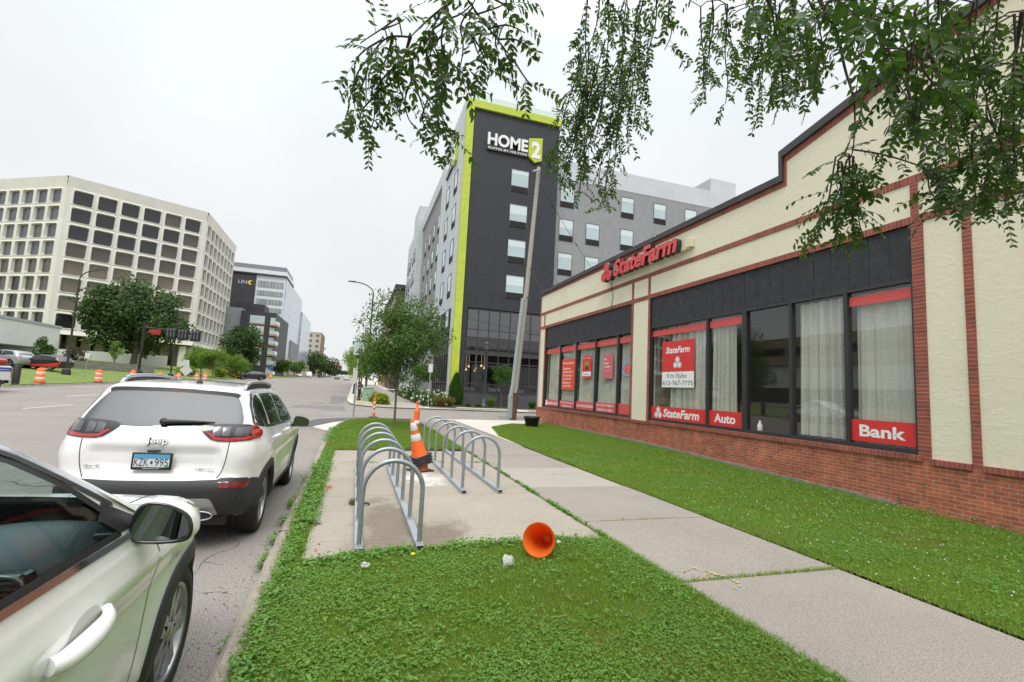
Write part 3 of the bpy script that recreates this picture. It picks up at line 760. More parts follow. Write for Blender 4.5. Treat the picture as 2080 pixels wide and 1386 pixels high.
def letter(t, txt, yl, z0, w, h, m=M_WHITE, x=GX-0.012, shear=0.0, bold=0.012):
    mb = MB(); text_into(mb, txt, (x, yl, z0), UX, UZ, w, h, shear=shear, bold=bold); mb.build('lettering', m, t)
s = sign_panel(14.27, 11.53, 0.955, 1.36, 'red window band lettered with a white three-oval emblem, below the phone number sign', M_RED)
f, l = MB(), MB(); trefoil(f, l, (GX-.010, 13.87, 1.155), 0.36, 0.002); f.build('emblem', M_WHITE, s); l.build('emblem_outline', M_RED, s)
letter(s, 'StateFarm', 13.60, 1.03, 1.75, 0.27, shear=0.2, bold=0.03)
s = sign_panel(11.44, 10.15, 0.955, 1.37, 'red window band reading Auto in white', M_RED); letter(s, 'Auto', 11.23, 1.04, 0.80, 0.25, bold=0.03)
s = sign_panel(7.27, 6.06, 0.99, 1.42, 'red window band reading Bank in large white letters', M_RED); letter(s, 'Bank', 7.11, 1.085, 0.86, 0.235, bold=0.03)
s = sign_panel(13.69, 12.10, 2.0, 3.5, 'big red and white sign with a name and phone number in the window', M_RED)
mb = MB(); mb.box(GX-.0125, GX-.0105, 12.10, 13.69, 2.0, 2.50); mb.build('white_strip', M_WHITE, s)
letter(s, 'StateFarm', 13.50, 3.10, 1.20, 0.215, shear=0.2, bold=0.03)
f, l = MB(), MB(); trefoil(f, l, (GX-.010, 12.9, 2.79), 0.36, 0.002); f.build('emblem', M_WHITE, s); l.build('emblem_outline', M_INK, s)
letter(s, 'Kim Nybo', 13.42, 2.25, 0.98, 0.20, M_INK, GX-.0145, bold=0.0); letter(s, '612-767-7775', 13.64, 2.07, 1.50, 0.14, M_INK, GX-.0145, bold=0.006)
s = sign_panel(24.0-.05, 22.16, 0.955, 1.25, 'red lettered window band at the far corner pane', M_REDSOFT)
f = MB(); trefoil(f, None, (GX-.010, 23.76, 1.10), 0.27, 0.002, ring=False); f.build('emblem', M_WHITE, s); letter(s, 'StateFarm Bank', 23.55, 1.03, 1.3, 0.14, bold=0.03)
s = sign_panel(22.05, 20.31, 0.955, 1.28, 'red two-line window band under the Spanish poster', M_REDSOFT)
letter(s, 'Providing Insurance and', 21.98, 1.13, 1.55, 0.10, bold=0.02); letter(s, 'Financial Services', 21.75, 0.99, 1.1, 0.09, bold=0.02)
s = sign_panel(20.21, 18.40, 0.955, 1.30, 'red one-line window band under the portrait poster', M_REDSOFT); letter(s, 'Auto-Home-Life-Bank', 20.12, 1.06, 1.62, 0.14, bold=0.02)
s = sign_panel(18.30, 16.56, 0.955, 1.33, 'red window band with a white neighbor slogan', M_REDSOFT)
letter(s, 'Like a good neighbor,', 18.22, 1.16, 1.45, 0.13, bold=0.015); letter(s, 'State Farm is there.', 18.16, 0.995, 1.3, 0.12, bold=0.015)
sign_panel(16.46, 15.58, 0.955, 1.35, 'blank red window band under the neon open sign', M_REDSOFT)
s = sign_panel(21.90, 20.40, 1.80, 3.28, 'large orange-red poster with rows of white Spanish text', mat('orange_red_poster', (0.72, 0.075, 0.03), 0.5))
for i, (tx, w) in enumerate((('Hablamos Español', 1.2), ('Cotizaciones', .85), ('gratuitas para las', 1.15), ('24/7 en línea', 1.05), ('y mucho más', .95), ('Llámenos al', .85), ('612 767 7775', .92))):
    letter(s, tx, 21.78, 3.03-i*.17-(.08 if i else 0), w, 0.105, bold=0.02)
s = sign_panel(19.65, 18.80, 2.34, 3.33, 'small red poster with a portrait and a white text box', M_RED)
mb = MB(); mb.box(GX-.0125, GX-.0105, 18.80, 19.65, 2.44, 2.63); mb.build('text_box', M_WHITE, s); letter(s, 'Contact us', 19.55, 2.49, .65, .07, M_INK, GX-.0145)
letter(s, 'Here to help life', 19.58, 3.2, .7, .07)
mb = MB(); mb.prism([(19.22+.25*math.cos(a*.2618), 2.93+.22*math.sin(a*.2618)) for a in range(24)], fx(GX-.0125), .002); mb.build('portrait_disc', mat('ochre_print', (0.45, 0.16, 0.03), .6), s)
mb = MB(); mb.prism([(19.08, 2.72), (19.36, 2.72), (19.34, 2.86), (19.27, 2.91), (19.17, 2.91), (19.10, 2.86)], fx(GX-.0145), .0015); mb.build('portrait_suit', M_BLACK, s)
mb = MB(); mb.prism([(19.22+.055*math.cos(a*.3927), 2.97+.075*math.sin(a*.3927)) for a in range(16)], fx(GX-.0145), .0015); mb.build('portrait_face', mat('face_print', (0.5, 0.27, 0.17), .6), s)
s = sign_panel(17.73, 16.95, 2.31, 3.30, 'faded pink poster with three white words', M_PINK)
for i, (tx, w) in enumerate((('We', .22), ('stand', .36), ('together', .54))): letter(s, tx, 17.66, 3.06-i*.16, w, 0.10, bold=0.02)
mb = MB()
for i in range(3): mb.box(GX-.0125, GX-.0112, 17.1, 17.66, 2.6+i*.035, 2.612+i*.035)
mb.box(GX-.0125, GX-.0112, 16.98, 17.2, 2.33, 2.36); mb.build('small_print', mat('pale_print', (0.7, 0.35, 0.36), .6), s)
ns = thing('neon_sign', 'red and blue neon sign reading OPEN inside the shop window', 'neon sign', (GX+.08, 15.95, 2.66))
for off, m, nm in ((0, mat('neon_blue', (0.1, 0.3, 0.6), .4, emit=(0.15, 0.45, 0.9), estr=0.35), 'ring'),):
    mb = MB(); mb.tube([(GX+.08, 15.98+.37*math.cos(a*.1963), 2.66+.24*math.sin(a*.1963)) for a in range(32)], 0.018, 8, closed=True); mb.build(nm, m, ns)
mb = MB(); text_into(mb, 'OPEN', (GX+.07, 16.26, 2.53), UX, UZ, 0.56, 0.25, depth=0.02, bold=-0.01); mb.build('lettering', mat('neon_red', (0.6, 0.03, 0.03), .4, emit=(0.9, 0.08, 0.06), estr=0.5), ns)
bo = MB(); bo.lathe([(0.055, 0), (0.06, .02), (0.06, .15), (0.03, .19), (0.025, .21), (0.028, .25), (0.0, .25)], 16, Matrix.Translation((FX+.2, 9.72, 0.95)))
o = bo.build('bottle', M_WHITE, loc=(FX+.2, 9.72, 0.95)); tag(o, 'small white spray bottle standing on the inside window sill', 'bottle')

# wall sign: channel letters on the parapet
LX = FX-0.30
ws = thing('wall_sign', 'raised red channel-letter sign with three ovals on the cream parapet', 'sign', (LX, 15, 6.2))
M_SIGNRED = mat('red_acrylic', (0.62, 0.035, 0.04), 0.25, coat=0.3)
M_SIGNSIDE = mat('sign_return', (0.03, 0.032, 0.036), 0.5)
mb = MB(); text_into(mb, 'StateFarm', (LX+0.19, 16.42, 6.26), UX, UZ, 3.92, 0.66, depth=0.19, shear=0.2, bold=0.035); mb.build('letter_returns', M_SIGNSIDE, ws)
mb = MB(); text_into(mb, 'StateFarm', (LX, 16.42, 6.26), UX, UZ, 3.92, 0.66, depth=0.02, shear=0.2, bold=0.037); mb.build('lettering', M_SIGNRED, ws)
f, l = MB(), MB(); trefoil(f, l, (LX, 16.98, 6.58), 0.74, 0.02); f.build('emblem', M_SIGNRED, ws); l.build('emblem_outline', mat('sign_outline', (0.40, 0.015, 0.03), .3), ws)
f = MB(); trefoil(f, None, (LX+.19, 16.98, 6.58), 0.74, 0.19, ring=False); f.build('emblem_returns', M_SIGNSIDE, ws)
mb = MB(); mb.bbox(FX-0.10, FX+0.02, 12.15, 16.6, 6.30, 6.50, .01); mb.bbox(FX-0.13, FX+.02, 12.05, 12.28, 6.34, 6.60, .01); mb.build('raceway', mat('cream_paint', (0.72, 0.66, 0.44), .6), ws)
mb = MB(); mb.tube([(FX-.02, 17.0, 6.25), (FX-.03, 17.05, 6.0), (FX-.02, 16.9, 5.6), (FX-.025, 17.0, 5.25), (FX-.01, 16.9, 5.1)], 0.012, 6); mb.build('cable', M_BLACK, ws)
mb = MB(); mb.lathe([(0, 0.0), (.24, 0.0), (.28, .05), (.35, .40), (.385, .41), (.385, .50), (.34, .50), (.33, .43), (.0, .43)], 28, Matrix.Translation((7.87, 21.0, 0.0)))
pt = thing('planter_pot', 'round black plastic planter pot on the grass by the shop corner', 'planter', (7.87, 21.0, 0))
mb.build('pot', M_BLACK, pt)
mb = MB(); mb.lathe([(0, .445), (.325, .44)], 20, Matrix.Translation((7.87, 21, 0))); mb.build('potting_soil', M_SOIL, pt)

# ================================================================== HOTEL
def panel_mat(name, axes, c, joint, w, h, jw=0.02, rough=0.5, var=0.06):
    m = brick_mat(name, axes, c, tuple(k*(1-var) for k in c), joint, bw=w, bh=h, joint=jw, offset=0.0, stain=0.06)
    p = m.node_tree.nodes['Principled BSDF']; p.inputs['Roughness'].default_value = rough; return m
M_DARKPANEL = panel_mat('dark_grey_panels', (0, 2), (0.024, 0.026, 0.033), (0.010, 0.010, 0.013), 1.37, 1.68, rough=0.6)
M_GREY = panel_mat('mid_grey_render', (0, 2), (0.27, 0.275, 0.285), (0.22, 0.225, 0.235), 3.6, 3.37, rough=0.8)
M_LIGHT = mat('light_grey_render', (0.55, 0.57, 0.60), 0.75, var=0.05, scale=0.6)
M_GREYY = panel_mat('mid_grey_render_side', (1, 2), (0.25, 0.25, 0.255), (0.20, 0.20, 0.205), 3.6, 3.37, rough=0.8)
M_PALEY = panel_mat('pale_panels_side', (1, 2), (0.50, 0.53, 0.57), (0.38, 0.40, 0.43), 2.4, 1.68, rough=0.6)
M_LIME = panel_mat('lime_panels', (0, 2), (0.46, 0.55, 0.055), (0.25, 0.31, 0.03), 30, 2.3, rough=0.35)
M_PALEGLASS = mat('pale_sky_and_curtain_glass', (0.44, 0.55, 0.56), 0.06, spec=0.8, ior=1.6, var=0.10, scale=0.5)  # reflected sky and white curtains both put into the base colour
M_BLIND = mat('pale_blind', (0.62, 0.71, 0.72), 0.25)
M_LOUVRE = mat('dark_louvre', (0.020, 0.018, 0.020), 0.6)
M_WFRAME = mat('grey_window_frame', (0.12, 0.12, 0.13), 0.5)
M_LOBBYGLASS = glass_mat('lobby_glass', (0.66, 0.74, 0.74), 0.95, 2.3)
M_SPANDREL = mat('spandrel_glass', (0.012, 0.013, 0.016), 0.08, spec=0.7, ior=1.6)
M_BROWNFRAME = mat('dark_brown_frame', (0.055, 0.048, 0.048), 0.5)
M_BASEBRICK = brick_mat('charcoal_brick', (0, 2), (0.085, 0.085, 0.095), (0.065, 0.065, 0.075), (0.10, 0.10, 0.105), bw=0.4, bh=0.1, joint=0.012, stain=0.1)
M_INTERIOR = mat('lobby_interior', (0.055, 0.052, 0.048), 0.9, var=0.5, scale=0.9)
hotel = thing('hotel_building', 'dark grey corner hotel tower with a lime green frame and grey wings', 'hotel', (7.6, 41, 0.1))
HY = 41.0
def bx(name, m, x0, x1, y0, y1, z0, z1, parent):
    mb = MB(); mb.box(x0, x1, y0, y1, z0, z1); return mb.build(name, m, parent)
bx('tower_wall', M_DARKPANEL, 8.36, 16.9, HY, HY+0.6, 8.75, 27.25, hotel)
bx('tower_wall', M_DARKPANEL, 8.36, 8.86, HY+.002, HY+.55, 0.2, 8.75, hotel)
mb = MB(); mb.box(7.72, 8.36, HY-0.22, HY+0.5, 0.3, 27.95); mb.box(8.36, 16.95, HY-0.22, HY+0.5, 27.25, 27.95); mb.build('lime_frame', M_LIME, hotel)
mb = MB()
for i in range(5): mb.box(7.95+i*1.8, 9.7+i*1.8, HY+0.2, HY+0.24, 27.97, 28.75)
for i in range(5): mb.box(7.75, 7.79, HY+.4+i*2.2, HY+2.5+i*2.2, 27.97, 28.75)
mb.build('glass_parapet', mat('pale_parapet_glass', (0.62, 0.72, 0.74), 0.15), hotel)
def hwin(x, z, w, h, y, parent, axis=0, wallx=None):
    """hotel room window: frame, pane with half-drawn blind, louvre below; axis 0 faces -Y, 1 faces -X"""
    def P(a0, a1, d0, d1, z0, z1):
        return (a0, a1, y+d0, y+d1, z0, z1) if axis == 0 else (wallx+d0, wallx+d1, a0, a1, z0, z1)
    lv = z-h; gl = z-h*0.73
    f = MB()
    for q in (P(x-.04, x+w+.04, -.05, .06, z, z+.05), P(x-.04, x, -.05, .06, lv, z), P(x+w, x+w+.04, -.05, .06, lv, z)): f.box(*q)
    f = f.build('window', M_WFRAME, parent); OFF[f.name] = OFF[parent.name]
    g = MB(); g.box(*P(x, x+w, -.01, .05, gl, z)); g.build('pane', M_PALEGLASS, f)
    b = MB(); b.box(*P(x, x+w, -.02, -.011, z-h*random.choice((.12, .2, .3, .42)), z)); b.build('blind', M_BLIND, f)
    l = MB(); l.box(*P(x, x+w, -.035, .05, lv, gl))
    for k in range(5): l.box(*P(x, x+w, -.055, -.036, lv+.03+k*(gl-lv-.05)/5, lv+.07+k*(gl-lv-.05)/5))
    l.build('louvre', M_LOUVRE, f)
for i in range(4): hwin(12.27, 22.12-i*3.36, 1.66, 2.12, HY, hotel)
# podium glazing
def curtain_wall(x0, x1, zs, y, parent, axis=0, wallx=None, pitch=1.05, gl=M_LOBBYGLASS):
    def P(a0, a1, d0, d1, z0, z1):
        return (a0, a1, y+d0, y+d1, z0, z1) if axis == 0 else (wallx+d0, wallx+d1, a0, a1, z0, z1)
    for z0, z1, m, trans in zs:
        g = MB(); q = P(x0, x1, .1, .1, z0, z1)
        if axis == 0: g.quad((x0, y+.1, z0), (x1, y+.1, z0), (x1, y+.1, z1), (x0, y+.1, z1))
        else: g.quad((wallx+.1, x1, z0), (wallx+.1, x0, z0), (wallx+.1, x0, z1), (wallx+.1, x1, z1))
        f = MB(); n = max(1, round((x1-x0)/pitch))
        for i in range(n+1):
            a = lerp(x0, x1, i/n); f.box(*P(a-.035, a+.035, .02, .16, z0, z1))
        for zz in (z0, z1, *trans): f.box(*P(x0+.036, x1-.036, .03, .15, zz-.04, zz+.04))
        w = g.build('window', m, parent); OFF[w.name] = OFF[parent.name]; f.build('frame', M_BROWNFRAME, w)
curtain_wall(8.95, 16.85, [(6.15, 8.62, M_LOBBYGLASS, (6.85,)), (4.95, 5.95, M_SPANDREL, ()), (1.42, 4.65, M_LOBBYGLASS, (2.05, 3.95))], HY, hotel)
mb = MB(); mb.box(8.86, 16.9, HY+.05, HY+.3, 5.96, 6.12); mb.box(8.86, 16.9, HY+.05, HY+.3, 4.68, 4.92); mb.box(8.86, 16.9, HY+.05, HY+.3, 1.2, 1.40); mb.build('beam', M_BROWNFRAME, hotel)
bx('base_wall', M_BASEBRICK, 8.37, 44, HY+.01, HY+.4, -0.2, 1.2, hotel)
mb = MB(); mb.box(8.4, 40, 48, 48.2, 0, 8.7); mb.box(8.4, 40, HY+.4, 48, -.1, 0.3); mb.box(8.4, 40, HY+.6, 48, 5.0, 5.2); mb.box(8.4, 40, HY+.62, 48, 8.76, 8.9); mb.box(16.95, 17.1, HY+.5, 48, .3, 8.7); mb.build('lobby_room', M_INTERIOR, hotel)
for i, (x, z) in enumerate(((9.35, 3.30), (9.7, 3.62), (10.5, 3.5), (10.75, 3.72), (11.15, 3.55), (11.5, 3.35), (10.2, 3.25))):
    mb = MB(); mb.lathe([(0, -.1), (.07, -.07), (.1, 0), (.07, .07), (0, .1)], 10, Matrix.Translation((x, HY+1.4+(i % 3)*.5, z))); mb.tube([(x, HY+1.4+(i % 3)*.5, z+.1), (x, HY+1.4+(i % 3)*.5, 4.9)], .008, 4)
    mb.build('pendant_lamp', mat('warm_globe', (.8, .6, .35), .3, emit=(1.0, 0.62, 0.28), estr=1.3), hotel)
mb = MB()
for x in (9.5, 12, 14.4): mb.box(x, x+1.0, 43.5, 44.1, .32, 1.75)
mb.build('lobby_seat', mat('pale_upholstery', (.45, .44, .4), .8), hotel)
# right wing
WY = HY+0.55
bx('wing_wall', M_GREY, 16.9, 46, WY, WY+.5, 1.2, 22.45, hotel)
bx('wing_parapet', M_LIGHT, 16.9, 46, WY-.02, WY+.5, 22.45, 24.35, hotel)
for c, x in enumerate((17.5, 20.36, 24.2, 28.05, 31.9, 35.75, 39.6)):
    for r_ in range(6 if x > 16 else 4):
        if c == 1 and r_ == 0: continue
        hwin(x, 21.74-r_*3.37, 1.42, 2.14, WY, hotel)
bx('penthouse', M_LIGHT, 36.0, 39.5, WY+1, WY+5, 24.2, 26.4, hotel)
# left side
LX0 = 7.6
bx('side_wall', M_PALEY, LX0, LX0+.4, HY+.5, 52.6, 8.75, 27.9, hotel)
bx('side_wall', M_GREYY, LX0+.25, LX0+.7, 52.6, 70, 0.3, 24.6, hotel)
bx('side_parapet', M_LIGHT, LX0+.02, LX0+.8, 52.6, 70, 24.6, 26.2, hotel)
bx('end_block', M_PALEY, 6.98, 18, 70, 76, 0.3, 28.2, hotel)
bx('end_block', M_PALEY, 7.0, 18, 76, 84, 0.3, 25.2, hotel)
bx('side_pier', M_PALEY, LX0, LX0+.4, HY+.5, HY+1.1, 0.3, 8.75, hotel); bx('side_pier', M_GREYY, LX0, LX0+.4, 50.6, 52.6, 0.3, 8.75, hotel)
for i in range(5):
    for y in (43.0, 47.2): hwin(y, 22.12-i*3.36 if i < 5 else 0, 1.5, 2.12, 0, hotel, 1, LX0-.01)
    for y in (54.2, 57.9, 61.6, 65.4): hwin(y, 21.7-i*3.36, 1.4, 2.12, 0, hotel, 1, LX0+.24)
    for y in (71.2, 73.6, 77.5, 80.5): hwin(y, 22.0-i*3.36, 1.2, 2.0, 0, hotel, 1, 6.975)
curtain_wall(HY+1.1, 50.6, [(6.15, 8.55, M_LOBBYGLASS, (6.85,)), (4.95, 5.95, M_SPANDREL, ()), (1.42, 4.65, M_LOBBYGLASS, (2.05,))], 0, hotel, 1, LX0, 1.3)
mb = MB(); mb.box(LX0+.05, LX0+.3, HY+1.1, 50.6, 5.96, 6.12); mb.box(LX0+.05, LX0+.3, HY+1.1, 50.6, 4.68, 4.92); mb.box(LX0+.02, LX0+.4, HY+1.1, 50.6, .1, 1.40); mb.build('beam', M_BROWNFRAME, hotel)
mb = MB(); mb.box(LX0+.6, 46, 48.2, 84, .2, 8.6); mb.box(LX0+.7, 46, HY+1.2, 69.9, 8.92, 24.2); mb.box(8.0, 16.9, HY+.62, 52.5, 24.21, 27.2); mb.build('inner_body', M_DARKPANEL, hotel)
# hotel signs
def hotel_sign(label, o, ux, s):
    """o: lower-left corner of the strip, ux: reading direction"""
    o, ux = Vector(o), Vector(ux); uz = Vector((0, 0, 1)); nn = ux.cross(uz)
    t = thing('hotel_sign', label, 'sign', o)
    def slab(a0, a1, z0, z1, d0, d1, m, nm):
        mb = MB(); mb.prism([(a0, z0), (a1, z0), (a1, z1), (a0, z1)], lambda a, b, q: o+ux*a+uz*b+nn*(d0+q), d1-d0); mb.build(nm, m, t)
    slab(0, 3.95, 0, .36, 0.0, .16, M_BROWNFRAME, 'strip')
    mb = MB(); text_into(mb, 'SUITES BY HILTON', o+ux*.08+uz*.09+nn*.16, ux, uz, 3.75, .2, depth=.02, bold=.01); mb.build('small_lettering', M_WHITE, t)
    mb = MB(); text_into(mb, 'HOME', o+ux*.02+uz*.45+nn*.0, ux, uz, 3.9, 1.2, depth=.2, bold=.028); mb.build('lettering', M_WHITE, t)
    mb = MB(); mb.prism([(4.0, .55), (4.0, 1.85), (5.35, 2.12), (5.35, -.12), (4.65, -.42), (4.0, .1)], lambda a, b, q: o+ux*a+uz*b+nn*q, .22); mb.build('lime_square', M_LIME, t)
    mb = MB(); text_into(mb, '2', o+ux*4.28+uz*.0+nn*.22, ux, uz, .88, 1.62, depth=.04, bold=.04); mb.build('numeral', M_WHITE, t)
hotel_sign('white HOME 2 sign high on the dark front of the hotel tower', (9.75, HY-.02, 23.5), (1, 0, 0), 1)
hotel_sign('white and lime sign on the pale side wall of the hotel tower', (LX0-.02, 49.2, 23.5), (0, -1, 0), 1)
# brick blocks beyond the hotel
def simple_block(name, label, cat, x0, x1, y0, y1, z1, m, side='x-', cols=6, rows=4, z0=0.0, ww=1.4, wh=1.7, zt=None, corn=None, wm=None, group=None, xface=None):
    t = thing(name, label, cat, ((x0+x1)/2, y0, z0), group=group)
    bx('wall', m, x0, x1, y0, y1, z0-1, z1, t)
    zt = zt or z1-1.2
    if corn: bx('cornice', corn, x0-.25, x1+.25, y0-.25, y1+.25, z1+.003, z1+.7, t)
    for f in side.split():
        L = (y1-y0) if f[0] == 'x' else (x1-x0)
        for c in range(cols if f[0] == 'x' else max(2, int(cols*L/(y1-y0)))):
            n = cols if f[0] == 'x' else max(2, int(cols*L/(y1-y0)))
            a = (c+.5)/n*L
            for r_ in range(rows):
                zz = zt-r_*3.4
                if zz-wh < z0+.5: continue
                mb = MB()
                if f == 'x-': mb.box(x0-.06, x0+.05, y0+a-ww/2, y0+a+ww/2, zz-wh, zz)
                if f == 'x+': mb.box(x1-.05, x1+.06, y0+a-ww/2, y0+a+ww/2, zz-wh, zz)
                if f == 'y-': mb.box(x0+a-ww/2, x0+a+ww/2, y0-.06, y0+.05, zz-wh, zz)
                mb.build('window', wm or M_WFRAME, t)
    return t
M_BROWNBRICK = brick_mat('brown_brick', (1, 2), (0.10, 0.075, 0.065), (0.08, 0.06, 0.052), (0.12, 0.10, 0.09), stain=0.1)
M_TANBRICK = brick_mat('tan_brick', (1, 2), (0.42, 0.26, 0.14), (0.36, 0.22, 0.12), (0.4, 0.32, 0.24), stain=0.1)
simple_block('apartment_building', 'dark brown brick block with a heavy cornice beyond the hotel', 'building', 5.6, 22, 86, 100, 18.6, M_BROWNBRICK, cols=4, rows=4, z0=.8, corn=M_COPING, wm=M_PALEGLASS)
simple_block('apartment_building', 'tan brick block with a dark cornice, farthest along the hotel pavement', 'building', 5.4, 22, 101, 128, 18.4, M_TANBRICK, cols=7, rows=4, z0=1.0, corn=M_COPING)

# ================================================================== OFFICE HEXAGON
M_PRECAST = mat('precast_concrete', (0.69, 0.67, 0.625), 0.85, var=0.07, scale=0.35, detail=8)
M_BRONZE = [mat('bronze_glass_'+n, c, 0.05, spec=0.6, ior=1.55, var=0.2, scale=0.25) for n, c in (('dark', (0.020, 0.020, 0.022)), ('tan', (0.15, 0.125, 0.09)), ('brown', (0.085, 0.073, 0.06)), ('slate', (0.085, 0.095, 0.11)))]
office = thing('office_building', 'six-sided pale concrete office block with a grid of rounded bronze windows', 'office building', (-50, 125, 3))
hexp = [(-60.2, 120.5), (-37.9, 132.7), (-38.4, 164), (-62, 180), (-88, 166), (-88, 136.5)]
ZTOP, PITCH, ZW = 41.5, 3.73, 38.75
def office_face(P, Q, n, parent, rowmats, stuff=False):
    P, Q = Vector(P), Vector(Q); L = (Q-P).length; t = (Q-P)/L; nin = Vector((-t.y, t.x)); edge = 0.75
    cw = (L-2*edge)/n; con = MB(); sm = MB()
    def W(a, z, d): p = P+t*a+nin*d; return (p.x, p.y, z)
    for r_ in range(8):
        z1 = ZW-r_*PITCH+0.45; z0 = z1-PITCH
        for c in range(n):
            a0 = edge+c*cw; a1 = a0+cw
            w, h = cw*.5-.37, 1.52; ca, cz = (a0+a1)/2, (z0+z1)/2
            k = 24; inner = []; outer = []
            for i in range(k):
                th = 2*math.pi*(i+.5)/k; cx, sz = math.cos(th), math.sin(th); e = 0.20
                inner.append((ca+w*math.copysign(abs(cx)**e, cx), cz+h*math.copysign(abs(sz)**e, sz)))
                m_ = max(abs(cx)/(cw/2), abs(sz)/(PITCH/2))
                outer.append((ca+cx/m_, cz+sz/m_))
            # snap outer ring onto cell corners
            for ux_, uz_ in ((1, 1), (-1, 1), (-1, -1), (1, -1)):
                tx, tz_ = ca+ux_*cw/2, cz+uz_*PITCH/2
                j = min(range(k), key=lambda q: (outer[q][0]-tx)**2+(outer[q][1]-tz_)**2); outer[j] = (tx, tz_)
            in2 = [(ca+(a-ca)*.93, cz+(b-cz)*.93) for a, b in inner]
            vs = [W(a, b, 0) for a, b in outer]+[W(a, b, -.12) for a, b in inner]+[W(a, b, .45) for a, b in in2]
            con.add(vs, [(i, (i+1) % k, k+(i+1) % k, k+i) for i in range(k)]+[(k+i, k+(i+1) % k, 2*k+(i+1) % k, 2*k+i) for i in range(k)])
            tgt = sm if (stuff and c >= 2) else MB()
            tgt.add([W(a, b, .44) for a, b in in2], [tuple(range(k))])
            if tgt is not sm: tgt.build('window', rowmats(r_, c), parent)
    zt, zb = ZW+.45, ZW+.45-8*PITCH
    for a, b in ((0, edge), (L-edge, L)): con.quad(W(a, zb, 0), W(b, zb, 0), W(b, zt, 0), W(a, zt, 0))
    con.quad(W(0, zt, 0), W(L, zt, 0), W(L, ZTOP, -.25), W(0, ZTOP, -.25)); con.quad(W(0, ZTOP, -.25), W(L, ZTOP, -.25), W(L, ZTOP, 1), W(0, ZTOP, 1))
    con.quad(W(0, zb, 0), W(L, zb, 0), W(L, zb-.9, -.3), W(0, zb-.9, -.3)); con.quad(W(0, zb-.9, -.3), W(L, zb-.9, -.3), W(L, zb-.9, 5), W(0, zb-.9, 5))
    con.build('facade', M_PRECAST, parent)
    if stuff: o = sm.build('window', M_BRONZE[3], parent); o['kind'] = 'stuff'
_rr = random.Random(12)
def rows_front(r_, c): return M_BRONZE[(0, 0, 0, 2, 1, 1, 1, 0)[r_] if not (r_ < 3 and c > 3 and _rr.random() < .5) else 2]
def rows_left(r_, c): return M_BRONZE[3 if r_ < 4 else (2 if r_ == 4 else (2 if r_ == 5 and _rr.random() < .6 else 0))]  # slate upper rows: reflected sky put into the glass colour
office_face(hexp[0], hexp[1], 6, office, rows_front)
office_face(hexp[5], hexp[0], 8, office, rows_left)
office_face(hexp[1], hexp[2], 8, office, lambda r_, c: M_BRONZE[3], stuff=True)
mb = MB(); cx, cy = np.mean([p[0] for p in hexp]), np.mean([p[1] for p in hexp])
inn = [(lerp(p[0], cx, .03), lerp(p[1], cy, .03)) for p in hexp]; mb.prism(inn, lambda a, b, t: (a, b, 8.5+t), ZTOP-.3-8.5); mb.build('core', mat('dim_core', (.03, .03, .03), .9), office)
gf = [(lerp(p[0], cx, .16), lerp(p[1], cy, .16)) for p in hexp]; mb = MB(); mb.prism(gf, lambda a, b, t: (a, b, 1+t), 7.5); mb.build('ground_floor', mat('beige_stone_panels', (0.36, 0.31, 0.22), .8, var=.1, scale=.3), office)
mb = MB()
for i in range(3):
    a, b = Vector(gf[i-1]), Vector(gf[i])
    for k in range(9):
        p = a.lerp(b, (k+.5)/9); t = (b-a).normalized(); q = Matrix.Translation((p.x, p.y, 0)) @ Matrix.Rotation(math.atan2(t.y, t.x), 4, 'Z'); mb.box(-.35, .35, -.08, .3, 1, 8.5, q)
mb.build('ground_window', M_BRONZE[0], office)
for i in (0, 1, 2, 5):
    a, b = Vector(hexp[i]), Vector(hexp[(i+1) % 6])
    for k in (0.04, .5, .96) if i != 5 else (.96, .5):
        p = a.lerp(b, k).lerp(Vector((cx, cy)), .045); mb = MB(); mb.bbox(p.x-.7, p.x+.7, p.y-.7, p.y+.7, .8, 8.2, .2); mb.build('column', M_PRECAST, office)
mb = MB(); mb.lathe([(0, 0), (2.5, 0), (2.5, 1.8), (0, 1.9)], 16, Matrix.Translation((-53, 133, ZTOP-.4))); mb.build('roof_tank', M_LIGHT, office)

# ================================================================== LOW WHITE BUILDING AND PARKING RAMP
M_WHITEWALL = mat('white_painted_wall', (0.76, 0.775, 0.77), 0.7, var=0.04, scale=0.3)
low = thing('low_building', 'long low white building with a dark drive-through opening behind the parked cars', 'building', (-40, 40, 1))
mb = MB(); mb.box(-50, -33.3, 65.3, 69.4, 0, 6.2); mb.box(-50, -33.3, 8, 65.297, 3.72, 6.2); mb.box(-50, -38, 8, 65.29, 0, 3.715); mb.build('wall', M_WHITEWALL, low)
bx('roof_edge', mat('grey_roof_edge', (.42, .45, .5), .5), -50.1, -33.2, 8, 69.5, 6.203, 6.45, low)
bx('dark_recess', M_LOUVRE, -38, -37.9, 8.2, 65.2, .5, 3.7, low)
ramp = thing('parking_ramp', 'tan concrete parking ramp with open decks on the far side of the street', 'parking ramp', (-65, 45, 1))
M_RAMP = mat('tan_concrete', (0.36, 0.28, 0.19), .85, var=.1, scale=.3)
for k in range(4): bx('deck', M_RAMP, -85, -54, 5, 88, 2.2+k*3.2, 3.9+k*3.2, ramp)
for k in range(9):
    y = 5.2+k*10.2; bx('pillar', M_RAMP, -54.6, -54.05, y, y+.8, 0.5, 2.2, ramp)
    for j in range(3): bx('pillar', M_RAMP, -54.6, -54.05, y, y+.8, 3.9+j*3.2, 5.4+j*3.2, ramp)
bx('core', M_LOUVRE, -84, -58, 6, 87, .4, 13.3, ramp)

